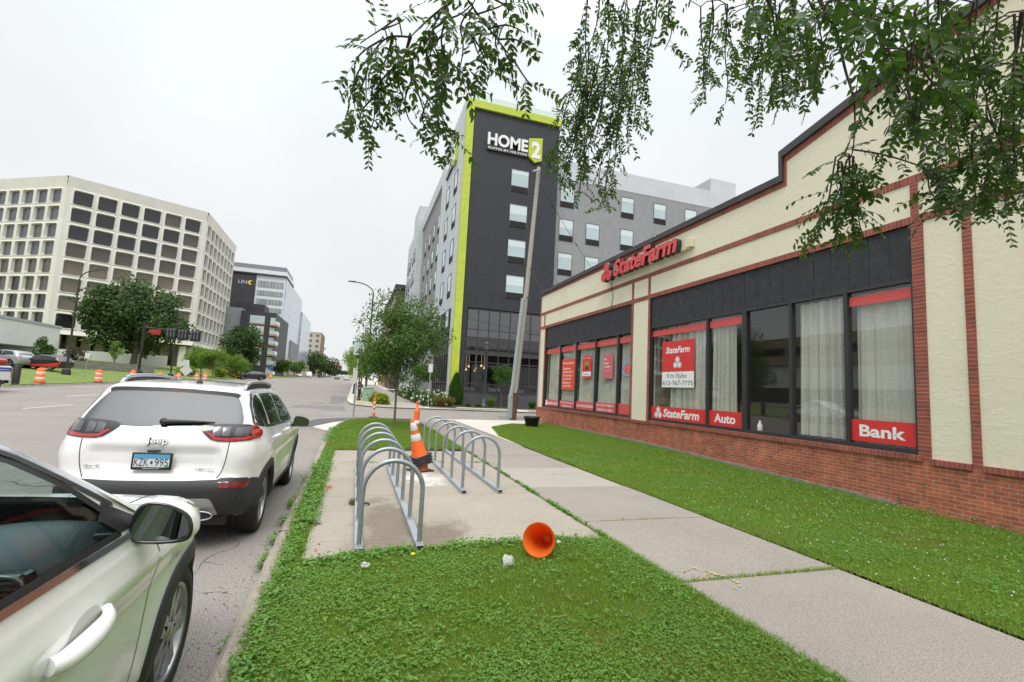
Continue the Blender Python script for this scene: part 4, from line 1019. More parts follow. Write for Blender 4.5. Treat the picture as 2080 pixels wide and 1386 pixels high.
# ================================================================== DOWN THE STREET
M_LINKDARK = mat('charcoal_cladding', (0.040, 0.040, 0.047), .6, var=.08, scale=.2)
M_LINKWHITE = mat('white_cladding', (0.68, 0.70, 0.73), .6, var=.03, scale=.2)
M_GLASSGRID = panel_mat('pale_glass_grid', (1, 2), (0.42, 0.48, 0.53), (0.62, 0.66, 0.70), 2.2, 3.1, jw=.14, rough=.2, var=.25)
M_BANDGLASS = panel_mat('band_glazing', (0, 2), (0.36, 0.40, 0.40), (0.16, 0.19, 0.21), 1.1, 30, jw=.25, rough=.15, var=.3)
tw = thing('tower_building', 'white and charcoal apartment tower with a yellow chevron sign high on its dark wall', 'tower', (-36, 190, 3))
bx('wall', M_LINKWHITE, -60, -27.2, 190.3, 245, 2, 39.0, tw)
bx('dark_wall', M_LINKDARK, -60, -36.9, 190, 190.29, 2, 38.6, tw)
bx('crown', M_LINKWHITE, -60.3, -26.9, 189.6, 210, 39.0, 40.4, tw)
bx('crown_edge', M_LINKDARK, -60.3, -26.85, 189.55, 210.1, 38.55, 38.98, tw)
mb = MB(); mb.box(-60, -27.3, 189.9, 209, 40.42, 42.1); mb.build('roof_screen', mat('grey_screen', (.22, .23, .26), .5), tw)
for k in range(5): bx('window', M_BANDGLASS, -36.3 if k < 4 else -33.2, -27.7, 190.16, 190.31, 34.2-k*3.05-(0), 36.5-k*3.05-(.5 if k else 0), tw)
bx('glass_wall', M_GLASSGRID, -27.25, -27.0, 190.6, 244, 8, 38.2, tw)
bx('glass_wall', M_GLASSGRID, -27.5, -26.5, 245, 290, 4, 33.5, tw)
bx('low_wall', mat('grey_brick_band', (.2, .2, .22), .7), -27.0, -26.6, 215, 289, 3, 17.5, tw)
bx('podium', mat('tan_podium', (.5, .42, .33), .8), -30, -25.4, 189, 289, 2, 9.5, tw)
ls = thing('tower_sign', 'pale letters and a yellow chevron on the charcoal tower wall', 'sign', (-42.4, 189.9, 35.3))
mb = MB(); text_into(mb, 'LIN', (-42.5, 189.98, 34.7), (1, 0, 0), (0, 0, 1), 2.75, 1.25, depth=.15, bold=.01); mb.build('lettering', mat('pale_letter', (.5, .52, .55), .5), ls)
mb = MB(); mb.prism([(-39.55, 35.3), (-38.9, 36.1), (-38.1, 36.1), (-38.75, 35.3), (-38.1, 34.5), (-38.9, 34.5)], lambda a, b, t: (a, 189.98-t, b), .15); mb.build('chevron', mat('yellow_letter', (.8, .62, .03), .4), ls)
md = thing('apartment_building', 'charcoal mid-rise with copper balconies at its corner, in front of the white tower', 'building', (-30, 160, 2.5))
bx('wall', M_LINKDARK, -34.1, -24.6, 160, 188, 1, 21.4, md); bx('grey_wall', mat('pale_grey_wall', (.32, .33, .34), .7), -41, -34.1, 161, 188, 1, 22.2, md)
bx('roof_box', M_LINKDARK, -37, -29, 166, 174, 21.4, 24.5, md)
for k in range(5): bx('window', M_PALEGLASS, -31.6, -27.6, 159.93, 160.1, 17.9-k*3.1, 20.2-k*3.1, md); bx('copper_sill', mat('copper_panel', (.42, .2, .1), .5), -31.7, -27.5, 159.88, 160.1, 17.5-k*3.1, 17.85-k*3.1, md)
M_COP = MATS['copper_panel']
for k in range(6):
    b = MB(); b.box(-25.9, -23.9, 159.2, 164, 17.3-k*3.0, 17.75-k*3.0); b = b.build('balcony', M_COP, md); OFF[b.name] = OFF[md.name]
    g = MB(); g.box(-25.9, -23.9, 159.2, 159.25, 17.8-k*3.0, 18.8-k*3.0); g.box(-23.95, -23.9, 159.3, 164, 17.8-k*3, 18.8-k*3); g.build('railing', M_PALEGLASS, b)
    bx('window', M_PALEGLASS, -26.0, -24.65, 159.92, 160.1, 17.8-k*3.0, 19.9-k*3.0, md)
M_FARSTONE = mat('far_limestone', (.42, .39, .33), .8, var=.06, scale=.2)
simple_block('commercial_building', 'tall limestone block with dark paired windows far down the street', 'building', -52, -23.4, 330, 360, 32.2, M_FARSTONE, side='y-', cols=8, rows=8, z0=5, ww=1.9, wh=1.7, corn=M_LINKWHITE)
bx('brick_side', mat('dull_brick', (.20, .13, .11), .8), -23.4, -22.9, 330.05, 360, 4, 31.9, bpy.data.objects['commercial_building'])
fb = thing('commercial_building', 'low cream building with dark vertical window slots down the street', 'building', (-32, 300, 5))
bx('wall', mat('cream_wall', (.62, .57, .45), .8), -38, -27, 300, 325, 4, 18.5, fb)
for x in (-36.6, -33.6, -30.4): bx('window', M_LOUVRE, x, x+.6, 299.9, 300.2, 8, 18.2, fb)

# ================================================================== VEHICLES
def paint(name, c, rough=0.28): return mat(name, c, rough, coat=1.0, spec=0.5)
M_WPAINT = paint('white_car_paint', (0.84, 0.84, 0.84)); M_PEARL = paint('pearl_white_car_paint', (0.88, 0.885, 0.87))
M_CARGLASS = mat('dark_car_glass', (0.012, 0.014, 0.015), 0.02, spec=0.9, ior=1.75)
M_CLAD = mat('grey_plastic_cladding', (0.030, 0.031, 0.033), 0.55, bump=0.1, bscale=400)
M_TYRE = mat('tyre_rubber', (0.018, 0.018, 0.019), 0.75, bump=0.2, bscale=120)
M_ALLOY = mat('alloy_rim', (0.42, 0.43, 0.45), 0.3, metal=0.85)
M_DARKALLOY = mat('dark_rim', (0.03, 0.03, 0.032), 0.35, metal=0.3)
M_CHROME = mat('chrome_trim', (0.75, 0.76, 0.78), 0.12, metal=1.0)
M_SATIN = mat('satin_silver_plastic', (0.45, 0.46, 0.47), 0.4, metal=0.6)
M_REDLENS = mat('red_lens', (0.45, 0.012, 0.018), 0.08, coat=1.0)
M_CLEARLENS = mat('clear_lens', (0.07, 0.072, 0.078), 0.18, metal=0.2, coat=1.0)
M_GLOSSBLACK = mat('gloss_black_trim', (0.012, 0.012, 0.013), 0.1, coat=0.6)
M_MIRROR = mat('mirror_glass', (0.17, 0.185, 0.20), 0.01, metal=1.0)
M_CABIN = mat('dark_teal_cabin_trim', (0.062, 0.088, 0.092), 0.7)
M_CABINLT = mat('cabin_grey_leather', (0.09, 0.105, 0.107), 0.55)
M_TINT = glass_mat('tinted_side_glass', (0.82, 0.91, 0.90), 0.6, 1.38)
M_SEAM = mat('panel_gap', (0.06, 0.06, 0.06), 0.8)
M_HEADLAMP = mat('headlamp_lens', (0.55, 0.57, 0.58), 0.06, metal=0.4, coat=1.0)

def chaikin(p, n, closed=True):
    for _ in range(n):
        q = []; k = len(p); r_ = range(k) if closed else range(k-1)
        if not closed: q.append(p[0])
        for i in r_:
            a, b = p[i], p[(i+1) % k]
            q += [tuple(a[j]*.75+b[j]*.25 for j in range(len(a))), tuple(a[j]*.25+b[j]*.75 for j in range(len(a)))]
        if not closed: q.append(p[-1])
        p = q
    return p
def resample(p, n, closed=True):
    P_ = np.array(p+[p[0]] if closed else p, float); d = np.r_[0, np.cumsum(np.hypot(*np.diff(P_, axis=0).T))]
    t = np.linspace(0, d[-1], n+1 if closed else n); t = t[:-1] if closed else t
    return np.c_[np.interp(t, d, P_[:, 0]), np.interp(t, d, P_[:, 1])]
def inpoly(pts, poly):
    x, y = pts[:, 0], pts[:, 1]; c = np.zeros(len(x), bool); P_ = np.array(poly); j = len(P_)-1
    for i in range(len(P_)):
        xi, yi, xj, yj = *P_[i], *P_[j]
        with np.errstate(divide='ignore', invalid='ignore'):
            c ^= ((yi > y) != (yj > y)) & (x < (xj-xi)*(y-yi)/(yj-yi+1e-12)+xi)
        j = i
    return c
class Car:
    def __init__(s, L, W, sil, zb=1.0, tum=0.32, ra=.12, ry=.8, fa=.16, fy=.9, kr=.10, kf=.16, kz=.05, rad=.11, N=240, NR=34, shoulder=.02, axles=(), Ra=.40, zc=.36, dent=None, cy=None, wn=26):
        s.L, s.W = L, W
        S_ = resample(chaikin(sil, 2), N)
        C = np.array([cy or L*.5, .82])
        rs = np.r_[np.linspace(1, .985, 7), np.linspace(.98, .80, 14), np.linspace(.77, .0005, NR)]
        def hw(y, z):
            h = W-W*ra*np.clip((ry-y)/ry, 0, 1)**2-W*fa*np.clip((y-(L-fy))/fy, 0, 1)**2
            zz = np.clip(z-zb, 0, None); h = h-tum*zz-.12*zz**2
            h = h-.35*np.clip(.55-z, 0, None)**2-.03*np.clip(.85-z, 0, None)
            h = h+shoulder*np.exp(-((z-(zb-.12))/.09)**2)
            for a in axles: h = h+.022*np.exp(-(np.hypot(y-a, z-zc)/(Ra+.10))**6)
            return h
        rings = []
        for r_ in rs:
            p = C+(S_-C)*r_
            if r_ == 1: d = np.zeros(N)
            else:
                A = S_; B = np.roll(S_, -1, 0); d = np.full(N, 9.)
                for k in range(-25, 26):
                    a, b = np.roll(A, k, 0), np.roll(B, k, 0); ab = b-a; t = np.clip(((p-a)*ab).sum(1)/((ab*ab).sum(1)+1e-12), 0, 1)
                    d = np.minimum(d, np.hypot(*(p-(a+ab*t[:, None])).T))
            h = hw(p[:, 0], p[:, 1]); dd = np.minimum(d, rad)
            x = h-rad+np.sqrt(np.clip(rad**2-(rad-dd)**2, 0, None))
            rings.append(np.c_[x, p])
        # shell across the top/ends
        x0 = rings[0][:, 0]; strips = [np.c_[x0*t, S_] for t in np.linspace(0, 1, wn)[:-1]]
        V = np.concatenate(strips+rings); m = len(strips)+len(rings)
        i = np.arange(N); F = []
        for k in range(m-1): F.append(np.c_[k*N+i, k*N+(i+1) % N, (k+1)*N+(i+1) % N, (k+1)*N+i])
        F = np.concatenate(F)
        V2 = V*[-1, 1, 1]; F2 = F[:, ::-1]+len(V)
        V = np.concatenate([V, V2]); F = np.concatenate([F, F2])
        x, y, z = V.T; u = (x/W)**2
        g = np.clip((1.1-y)/1.1, 0, 1); g = g*g*(3-2*g); y2 = y+kr*u*g
        g = np.clip((y-(L-1.2))/1.2, 0, 1); g = g*g*(3-2*g); y2 = y2-kf*u*g
        g = np.clip((z-.9)/.6, 0, 1); z2 = z-kz*u*g
        if dent is not None: y2 = y2+dent(x, y, z)
        V = np.c_[x, y2, z2]
        s.V, s.F = V, F[:, ::-1] if False else F
        cen = V[F].mean(1); a = V[F]; nrm = np.cross(a[:, 2]-a[:, 0], a[:, 3]-a[:, 1]); ln = np.linalg.norm(nrm, axis=1, keepdims=True); nrm = nrm/np.maximum(ln, 1e-9)
        s.cen, s.nrm, s.keep = cen, nrm, ln[:, 0] > 1e-8
        flip = (nrm*(cen-[0, L/2, .8])).sum(1).mean() < 0
        if flip: s.F = F[:, ::-1]; s.nrm = -nrm
        s.bvh = BVHTree.FromPolygons([tuple(v) for v in V.tolist()], [tuple(f) for f in s.F[s.keep].tolist()])
        for ax in axles:
            s.keep &= ~((np.hypot(cen[:, 1]-ax, cen[:, 2]-zc) < Ra) & (np.abs(cen[:, 0]) > W*.5))
    def cut(s, poly, view):
        c = s.cen
        if view in 'RL': pts = c[:, 1:3]; side = (c[:, 0] > .3) if view == 'R' else (c[:, 0] < -.3); side &= np.abs(s.nrm[:, 0]) > .5
        else: pts = c[:, 0:2]; side = s.nrm[:, 2] > .25
        s.keep &= ~(inpoly(pts, poly) & side)
    def body(s, name, m, root):
        used = np.unique(s.F[s.keep]); mp = np.full(len(s.V), -1); mp[used] = np.arange(len(used))
        o = mesh_np(name, s.V[used], mp[s.F[s.keep]], m, root, smooth=True)
        OFF[o.name] = Vector((0, 0, 0)); return o
    def hit(s, a, b, view, off):
        o, d = {'R': ((3, a, b), (-1, 0, 0)), 'L': ((-3, a, b), (1, 0, 0)), 'B': ((a, -3, b), (0, 1, 0)), 'F': ((a, 9, b), (0, -1, 0)), 'T': ((a, b, 4), (0, 0, -1))}[view]
        h = s.bvh.ray_cast(Vector(o), Vector(d))
        if h[0] is None: h = s.bvh.find_nearest(Vector((s.W*.8 if view == 'R' else -s.W*.8 if view == 'L' else a, a if view in 'RL' else b if view == 'T' else .1, b if view != 'T' else 1.2)))
        n = h[1]
        if n.dot(Vector(d)) > 0: n = -n
        return h[0]+n*off
    def patch(s, name, outline, view, m, parent, off=0.004, sm=2, res=0.07, mb=None, lip=0.0):
        ol = chaikin(list(outline), sm) if sm else list(outline)
        vs = [Vector(p) for p in ol]; pts = []
        for i, p in enumerate(vs):
            q = vs[(i+1) % len(vs)]; k = max(1, int((q-p).length/res)); pts += [p.lerp(q, t/k) for t in range(k)]
        n = len(pts); xs = [p.x for p in pts]; ys = [p.y for p in pts]
        grid = [Vector((x, y)) for x in np.arange(min(xs)+res*.5, max(xs), res) for y in np.arange(min(ys)+res*.5, max(ys), res)]
        if grid: g = np.array([tuple(q) for q in grid]); grid = [q for q, k in zip(grid, inpoly(g, [tuple(p) for p in pts])) if k]
        v, e, f, *_ = delaunay_2d_cdt(pts+grid, [(i, (i+1) % n) for i in range(n)], [], 1, 1e-5)
        P3 = [s.hit(p.x, p.y, view, off) for p in v]
        vd = {'R': Vector((1, 0, 0)), 'L': Vector((-1, 0, 0)), 'B': Vector((0, -1, 0)), 'F': Vector((0, 1, 0)), 'T': Vector((0, 0, 1))}[view]
        fs = []
        for t in f:
            a, b, c = (P3[i] for i in t[:3]); fs.append(tuple(t) if (b-a).cross(c-a).dot(vd) > 0 else tuple(t)[::-1])
        own = mb is None; mb = mb or MB(); mb.add(P3, fs, True)
        if off > 0.002:   # rim down to the body so the piece has thickness
            rim = [s.hit(p.x, p.y, view, off) for p in pts]; low = [s.hit(p.x, p.y, view, -0.004) for p in pts]
            mb.add(rim+low, [(i, (i+1) % n, n+(i+1) % n, n+i) for i in range(n)])
        if own:
            o = mb.build(name, m, parent); OFF[o.name] = Vector((0, 0, 0)); return o
    def ribbon(s, name, path, view, w, m, parent, off=0.0015, sm=2, mb=None):
        p = resample(chaikin(list(path), sm, False) if sm else list(path), max(4, int(sum(math.dist(path[i], path[i+1]) for i in range(len(path)-1))/.04)), False)
        vs = []
        for i in range(len(p)):
            t = p[min(i+1, len(p)-1)]-p[max(i-1, 0)]; t = t/max(1e-9, np.hypot(*t)); nn = np.array([-t[1], t[0]])*w/2
            vs += [s.hit(*(p[i]-nn), view, off), s.hit(*(p[i]+nn), view, off)]
        own = mb is None; mb = mb or MB(); mb.add(vs, [(2*i, 2*i+1, 2*i+3, 2*i+2) for i in range(len(p)-1)], True)
        if own: return mb.build(name, m, parent)

def wheel(root, x, y, r, w, side, spokes=5, dark=False, style=0, steer=0.0):
    """tyre + rim, axle along x"""
    M_ = Matrix.Translation((x, y, r)) @ Matrix.Rotation(steer, 4, 'Z') @ Matrix.Rotation(R(90)*side, 4, 'Y')
    t = MB(); rr_ = r*.70
    t.lathe([(rr_, -w/2+.01), (rr_+.02, -w/2), (r-.035, -w/2+.004), (r-.010, -w/2+.022), (r, -w/2+.05), (r, w/2-.05), (r-.010, w/2-.022), (r-.035, w/2-.004), (rr_+.02, w/2), (rr_, w/2-.01), (rr_-.01, w/2-.03)], 48, M_, cap=False)
    for k in range(4): t.lathe([(r+.0012, -w/2+.055+k*.036), (r+.0012, -w/2+.055+k*.036+.008)], 48, M_, cap=False)
    t = t.build('wheel', M_TYRE, root); OFF[t.name] = Vector((0, 0, 0))
    ri = MB(); ri.lathe([(rr_, w/2-.012), (rr_-.012, w/2-.006), (rr_-.022, w/2-.02), (rr_-.03, w/2-.09)], 40, M_, cap=False)
    for k in range(spokes):
        a = 2*math.pi*k/spokes+.3
        for da in ((-.11, .11) if style == 0 else (-.17, .17)):
            q = M_ @ Matrix.Rotation(a, 4, 'Z')
            hx, rx = .05, rr_-.012
            ia = da*.6; y0, y1 = da*.35*rr_, da*rr_*1.15; wd = .022 if style == 0 else .030
            pts = [(hx, y0-wd), (rx, y1-wd*.9), (rx, y1+wd*.9), (hx, y0+wd)]
            vs = [q @ Vector((px, py, zz)) for zz in (w/2-.055, w/2-.022) for px, py in pts]
            ri.add(vs, [(0, 3, 2, 1), (4, 5, 6, 7), (0, 1, 5, 4), (1, 2, 6, 5), (2, 3, 7, 6), (3, 0, 4, 7)])
    ri.lathe([(0, w/2-.012), (.045, w/2-.015), (.06, w/2-.03), (.06, w/2-.06)], 20, M_, cap=False)
    ri.build('rim', M_ALLOY, t)
    dk = MB(); dk.lathe([(0, w/2-.10), (rr_-.025, w/2-.10)], 32, M_, cap=False); dk.lathe([(rr_-.024, w/2-.1), (rr_-.02, -w/2+.02)], 32, M_, cap=False); dk.lathe([(0, w/2-.085), (.15, w/2-.085), (.15, w/2-.1)], 24, M_, cap=False); dk.build('brake_disc', M_DARKALLOY, t)
    return t
def mirror(root, x, y, z, side, w=.235, h=.165, dep=.13, shell=None, arm=True, tip=0.0):
    base = chaikin([(-.5, -.36), (-.44, .30), (-.30, .50), (.05, .47), (.40, .22), (.50, -.10), (.47, -.40), (.30, -.5), (-.3, -.5)], 3)
    f = lambda s_, d: [(x+side*(a*w*s_+(1-s_)*-.02), y+d, z+b*h*s_) for a, b in base]; n = len(base)
    mb = MB(); rings = [f(1, 0), f(1.05, .035), f(1.04, .08), f(.92, .12), f(.6, .145), f(.15, dep+.025)]
    vs = [v for r_ in rings for v in r_]; mb.add(vs, [(i*n+j, i*n+(j+1) % n, (i+1)*n+(j+1) % n, (i+1)*n+j) for i in range(len(rings)-1) for j in range(n)]+[tuple(range((len(rings)-1)*n, len(rings)*n))], True)
    o = mb.build('mirror', shell, root); OFF[o.name] = Vector((0, 0, 0))
    bz = MB(); a, b = f(1.0, -.001), f(.88, -.010); c = f(.86, 0.004); vs = f(1.005, .012)+a+b+c; bz.add(vs, [(i*n+j, i*n+(j+1) % n, (i+1)*n+(j+1) % n, (i+1)*n+j) for i in range(3) for j in range(n)], True); bz.build('bezel', M_GLOSSBLACK, o)
    g = MB(); g.add([(p[0], p[1]+side*0.10*(p[0]-x), p[2]) for p in f(.87, 0.002)], [tuple(range(n))]); g.build('mirror_glass', M_MIRROR, o)
    if arm:
        ar = MB(); ar.tube([(x-side*w*.3, y+.05, z-h*.3), (x-side*w*.75, y+.06, z-h*.38), (x-side*w*1.0, y+.07, z-h*.42)], [.045, .035, .04], 10); ar.build('mirror_arm', M_GLOSSBLACK, o)
def arches(car, root, axles, Ra, zc, m=None, w=.075, sides='RL', zlow=.30):
    for v in sides:
        sg = 1 if v == 'R' else -1
        for a in axles:
            lin = MB(); n = 20; th = [math.pi*(1.12*k/n-.06) for k in range(n+1)]
            x1 = car.W*.97
            vs = [(sg*xx, a+Ra*1.01*math.cos(t), zc+Ra*1.01*math.sin(t)) for xx in (x1-.02, car.W*.5) for t in th]
            lin.add(vs, [(k, k+1, n+2+k, n+1+k) for k in range(n)]); lin.add(vs[n+1:], [tuple(range(n+1))]); lin.build('wheel_well', M_BLACK, root)
            if m:
                mb = MB(); t2 = [math.pi*(1.10*k/28-.05) for k in range(29)]
                i_ = [car.hit(a+(Ra-.012)*math.cos(t), max(zlow, zc+(Ra-.012)*math.sin(t)), v, .014) for t in t2]; o_ = [car.hit(a+(Ra+w)*math.cos(t), max(zlow, zc+(Ra+w)*math.sin(t)), v, .012) for t in t2]; e_ = [car.hit(a+(Ra+w+.006)*math.cos(t), max(zlow, zc+(Ra+w+.006)*math.sin(t)), v, -.004) for t in t2]
                l_ = [(p.x-sg*.05, p.y, p.z) for p in i_]
                mb.add(list(l_)+i_+o_+e_, [(r_*29+k, r_*29+k+1, (r_+1)*29+k+1, (r_+1)*29+k) for r_ in range(3) for k in range(28)], True)
                mb.build('arch_cladding', m, root)
def underbody(root, L, W, m=M_BLACK if False else None):
    mb = MB(); mb.box(-W*.72, W*.72, .25, L-.25, .24, .55); mb.build('underbody', MATS['black_plastic'], root)

# ------------------------------------------------------------------ white crossover ahead, seen from behind
def build_crossover():
    L = 4.62; ax = (.86, 3.58); Ra, zc = .405, .365
    sil = [(.30, .30), (.12, .36), (.03, .46), (.0, .58), (.0, .68), (.02, .715), (.075, .735), (.085, .80), (.08, .98), (.10, 1.10), (.135, 1.20), (.18, 1.265), (.33, 1.42), (.47, 1.565), (.50, 1.60), (.48, 1.635), (.60, 1.665), (1.2, 1.695), (1.9, 1.695), (2.45, 1.665), (2.75, 1.60), (3.1, 1.36), (3.42, 1.13), (3.55, 1.09), (4.1, 1.03), (4.45, .93), (4.58, .78), (4.62, .55), (4.55, .34), (4.3, .25), (3.0, .24), (1.6, .24), (.6, .25)]
    def dent(x, y, z):
        b = lambda v, a0, a1, e: np.clip((v-a0)/e, 0, 1)*np.clip((a1-v)/e, 0, 1)
        m = b(np.abs(x), -1, .60-.0*z, .10)*b(z, .785, 1.045, .045)*(y < .35)
        return .040*m
    c = Car(L, .93, sil, zb=1.06, tum=.36, ra=.17, ry=.80, fa=.2, kr=.13, kf=.25, kz=.06, rad=.13, axles=ax, Ra=Ra, zc=zc, dent=dent, N=300, wn=40, shoulder=.022)
    t = thing('parked_car', 'white crossover with a dark rear window, parked at the kerb beside the bike racks', 'car', (-1.85, 5.57, ROAD), local=True); t.rotation_euler = (0, R(1.1), 0)
    c.body('body', M_WPAINT, t)
    # rear window and the dark band along its top
    c.patch('rear_window', [(-.66, 1.235), (0, 1.225), (.66, 1.235), (.72, 1.27), (.63, 1.50), (.55, 1.585), (0, 1.60), (-.55, 1.585), (-.63, 1.50), (-.72, 1.27)], 'B', M_CARGLASS, t, .005, sm=1, res=.05)
    c.ribbon('window_dark_band', [(-.60, 1.555), (-.54, 1.578), (0, 1.592), (.54, 1.578), (.60, 1.555)], 'B', .045, mat('matte_dark_band', (.012, .012, .013), .45), t, .0062, sm=1)  # added matte band stands in for the dark, unreflecting top of the glass
    c.patch('brake_light', [(-.20, 1.612), (.20, 1.612), (.195, 1.636), (-.195, 1.636)], 'B', M_REDLENS, t, .012, sm=0, res=.05)
    # bumper cladding
    bm_ = MB(); c.patch('', [(-.93, .30), (-.93, .60), (-.86, .725), (-.62, .742), (-.56, .715), (.56, .715), (.62, .742), (.86, .725), (.93, .60), (.93, .30)], 'B', None, None, .010, sm=1, res=.05, mb=bm_)
    for v in 'RL': c.patch('', [(.13, .34), (.15, .62), (.30, .585), (.52, .52), (.60, .34)], v, None, None, .012, sm=0, res=.05, mb=bm_)
    bm_.build('rear_bumper', M_CLAD, t)
    c.patch('skid_plate', [(-.62, .34), (-.56, .53), (-.50, .56), (.50, .56), (.56, .53), (.62, .34)], 'B', M_SATIN, t, .022, sm=1, res=.06)
    for sx_ in (-1, 1):
        mb = MB(); pth = [(sx_*.47+.115*math.cos(a*.2618)*(1 if abs(math.cos(a*.2618)) < .9 else 1), .03, .385+.042*math.sin(a*.2618)) for a in range(24)]
        mb.tube(pth, .007, 6, closed=True); mb.build('exhaust_tip', M_SATIN, t)
        mb = MB(); mb.add([(p[0], .045, p[2]) for p in pth], [tuple(range(24))]); mb.build('exhaust_hole', M_BLACK, t)
        c.patch('reflector', [(sx_*.60, .655), (sx_*.82, .635), (sx_*.83, .685), (sx_*.62, .705)], 'B', mat('dark_red_reflector', (.20, .008, .01), .15, coat=1.0), t, .014, sm=0, res=.05)
        # tail lamps: black surround, red lower strip, clear segments
        P_ = lambda q: [(sx_*a, b) for a, b in q]
        tl = c.patch('tail_light', P_([(.33, 1.235), (.40, 1.262), (.62, 1.275), (.80, 1.262), (.865, 1.17), (.86, 1.115), (.62, 1.098), (.48, 1.105), (.40, 1.165)]), 'B', M_GLOSSBLACK, t, .010, sm=1, res=.05)
        c.patch('red_lens', P_([(.405, 1.185), (.49, 1.115), (.62, 1.107), (.855, 1.122), (.855, 1.185), (.80, 1.25), (.775, 1.25), (.80, 1.15), (.62, 1.133), (.50, 1.140), (.44, 1.185)]), 'B', M_REDLENS, tl, .014, sm=0, res=.04)
        for a0, a1 in ((.465, .535), (.545, .615), (.66, .775)):
            c.patch('clear_lens', P_([(a0, 1.158), (a1, 1.15), (a1, 1.248), (a0, 1.235)]), 'B', M_CLEARLENS, tl, .014, sm=0, res=.04)
        c.ribbon('tailgate_seam', P_([(.63, 1.10), (.625, .95), (.60, .80), (.56, .735)]), 'B', .009, M_SEAM, t)
    # number plate
    pl = MB(); pl.bbox(-.17, .17, .055, .085, .82, .985, .006); pl = pl.build('license_plate', M_GLOSSBLACK, t); OFF[pl.name] = Vector((0, 0, 0))
    mb = MB(); mb.box(-.150, .150, .050, .0545, .848, .955); mb.build('plate_face', mat('plate_white', (.62, .66, .68), .45), pl)
    mb = MB(); mb.box(-.150, .150, .0485, .0498, .955, .972); mb.box(-.150, .150, .0485, .0498, .930, .9545); mb.build('plate_band', mat('plate_blue', (.10, .33, .52), .45), pl)
    mb = MB(); text_into(mb, 'KZK', (-.143, .0485, .858), (1, 0, 0), (0, 0, 1), .118, .072); text_into(mb, '995', (.028, .0485, .858), (1, 0, 0), (0, 0, 1), .112, .072)
    mb.prism([(-.008, .88), (.004, .875), (.012, .89), (.008, .91), (-.008, .905)], lambda a, b, q: (a, .0492-q, b), .001); mb.build('plate_lettering', mat('plate_ink', (.03, .035, .06), .5), pl)
    mb = MB(); mb.box(.115, .148, .0475, .0486, .849, .866); mb.build('plate_sticker', mat('green_sticker', (.03, .35, .2), .5), pl)
    mb = MB(); text_into(mb, 'SUBURBAN CHRYSLER' if False else 'MINNESOTA', (-.07, .0535, .829), (1, 0, 0), (0, 0, 1), .14, .011); mb.build('frame_lettering', M_WHITE, pl)
    mb = MB(); mb.bbox(-.05, .05, .05, .10, .99, 1.01, .005); mb.build('plate_lamp', M_BLACK, t)
    # badges, each a thin raised lettering on the tailgate
    def badge(txt, x, z, w, h, m, bold, shear=0.0):
        y = min(c.hit(x, z, 'B', .0).y, c.hit(x+w, z, 'B', 0).y, c.hit(x+w/2, z+h, 'B', 0).y); mb = MB(); text_into(mb, txt, (x, y-.011, z), (1, 0, 0), (0, .18, .98), w, h, depth=.008, bold=bold, shear=shear); mb.build('badge', m, t)
    badge('Jeep', -.085, 1.055, .185, .072, mat('silver_badge', (.85, .85, .85), .6), .015)
    mb = MB(); text_into(mb, 'Jeep', (-.088, c.hit(0, 1.06, 'B', 0).y-.006, 1.050), (1, 0, 0), (0, .18, .98), .191, .078, depth=.004, bold=.085); mb.build('badge_outline', M_GLOSSBLACK, t)
    badge('LIMITED', .36, .815, .17, .020, M_SATIN, 0.01); badge('4x4', -.58, .83, .13, .024, M_SATIN, 0.01, .2)
    # wiper, spoiler edge, roof rails, aerial
    wp = MB(); a, b = c.hit(.02, 1.262, 'B', .03), c.hit(.46, 1.275, 'B', .02); m_ = (a+b)/2+Vector((0, -.012, .004)); wp.tube([a, m_, b], [.024, .016, .007], 8); wp.lathe([(0, -.03), (.035, -.03), (.035, .012), (0, .02)], 14, Matrix.Translation(a) @ Matrix.Rotation(R(60), 4, 'X')); wp.build('wiper', M_BLACK, t)
    for sx_ in (-1, 1):
        pth = [(sx_*.60, .72, 1.625), (sx_*.602, .80, 1.68), (sx_*.605, .95, 1.712), (sx_*.61, 1.6, 1.725), (sx_*.605, 2.2, 1.70), (sx_*.60, 2.45, 1.655)]
        rl = MB(); P3 = [Vector(p) for p in resample_path(pth, 30)]
        for k, p in enumerate(P3): pass
        rl.tube(P3, .021, 10); rl.build('roof_rail', M_SATIN, t)
        rb = MB(); rb.box(sx_*.605-.012, sx_*.605+.012, .8, 2.4, 1.635, 1.70); rb.build('rail_base', M_BLACK, t)
        c.patch('side_window', [(.47, 1.285), (.60, 1.50), (.74, 1.565), (1.02, 1.585), (1.02, 1.225), (.70, 1.25)], 'R' if sx_ > 0 else 'L', M_CARGLASS, t, .004, sm=1, res=.06)
        c.patch('side_window', [(1.09, 1.585), (1.85, 1.585), (1.85, 1.19), (1.09, 1.222)], 'R' if sx_ > 0 else 'L', M_CARGLASS, t, .004, sm=0, res=.06)
        c.patch('side_window', [(1.91, 1.582), (2.25, 1.555), (2.55, 1.43), (2.98, 1.155), (1.91, 1.188)], 'R' if sx_ > 0 else 'L', M_CARGLASS, t, .004, sm=0, res=.06)
        v = 'R' if sx_ > 0 else 'L'
        c.ribbon('window_trim', [(.44, 1.275), (.58, 1.52), (.74, 1.592), (1.1, 1.612), (1.9, 1.61), (2.3, 1.58), (2.6, 1.45), (3.06, 1.14), (2.0, 1.172), (1.0, 1.208), (.62, 1.245), (.44, 1.275)], v, .03, M_GLOSSBLACK, t, .003, sm=1)
        for pth in ([(1.05, 1.2), (1.04, .95), (1.2, .78), (1.44, .6), (1.47, .36)], [(1.88, 1.18), (1.87, .8), (1.86, .36)], [(3.0, 1.13), (2.98, .8), (2.93, .36)]): c.ribbon('door_seam', pth, v, .008, M_SEAM, t)
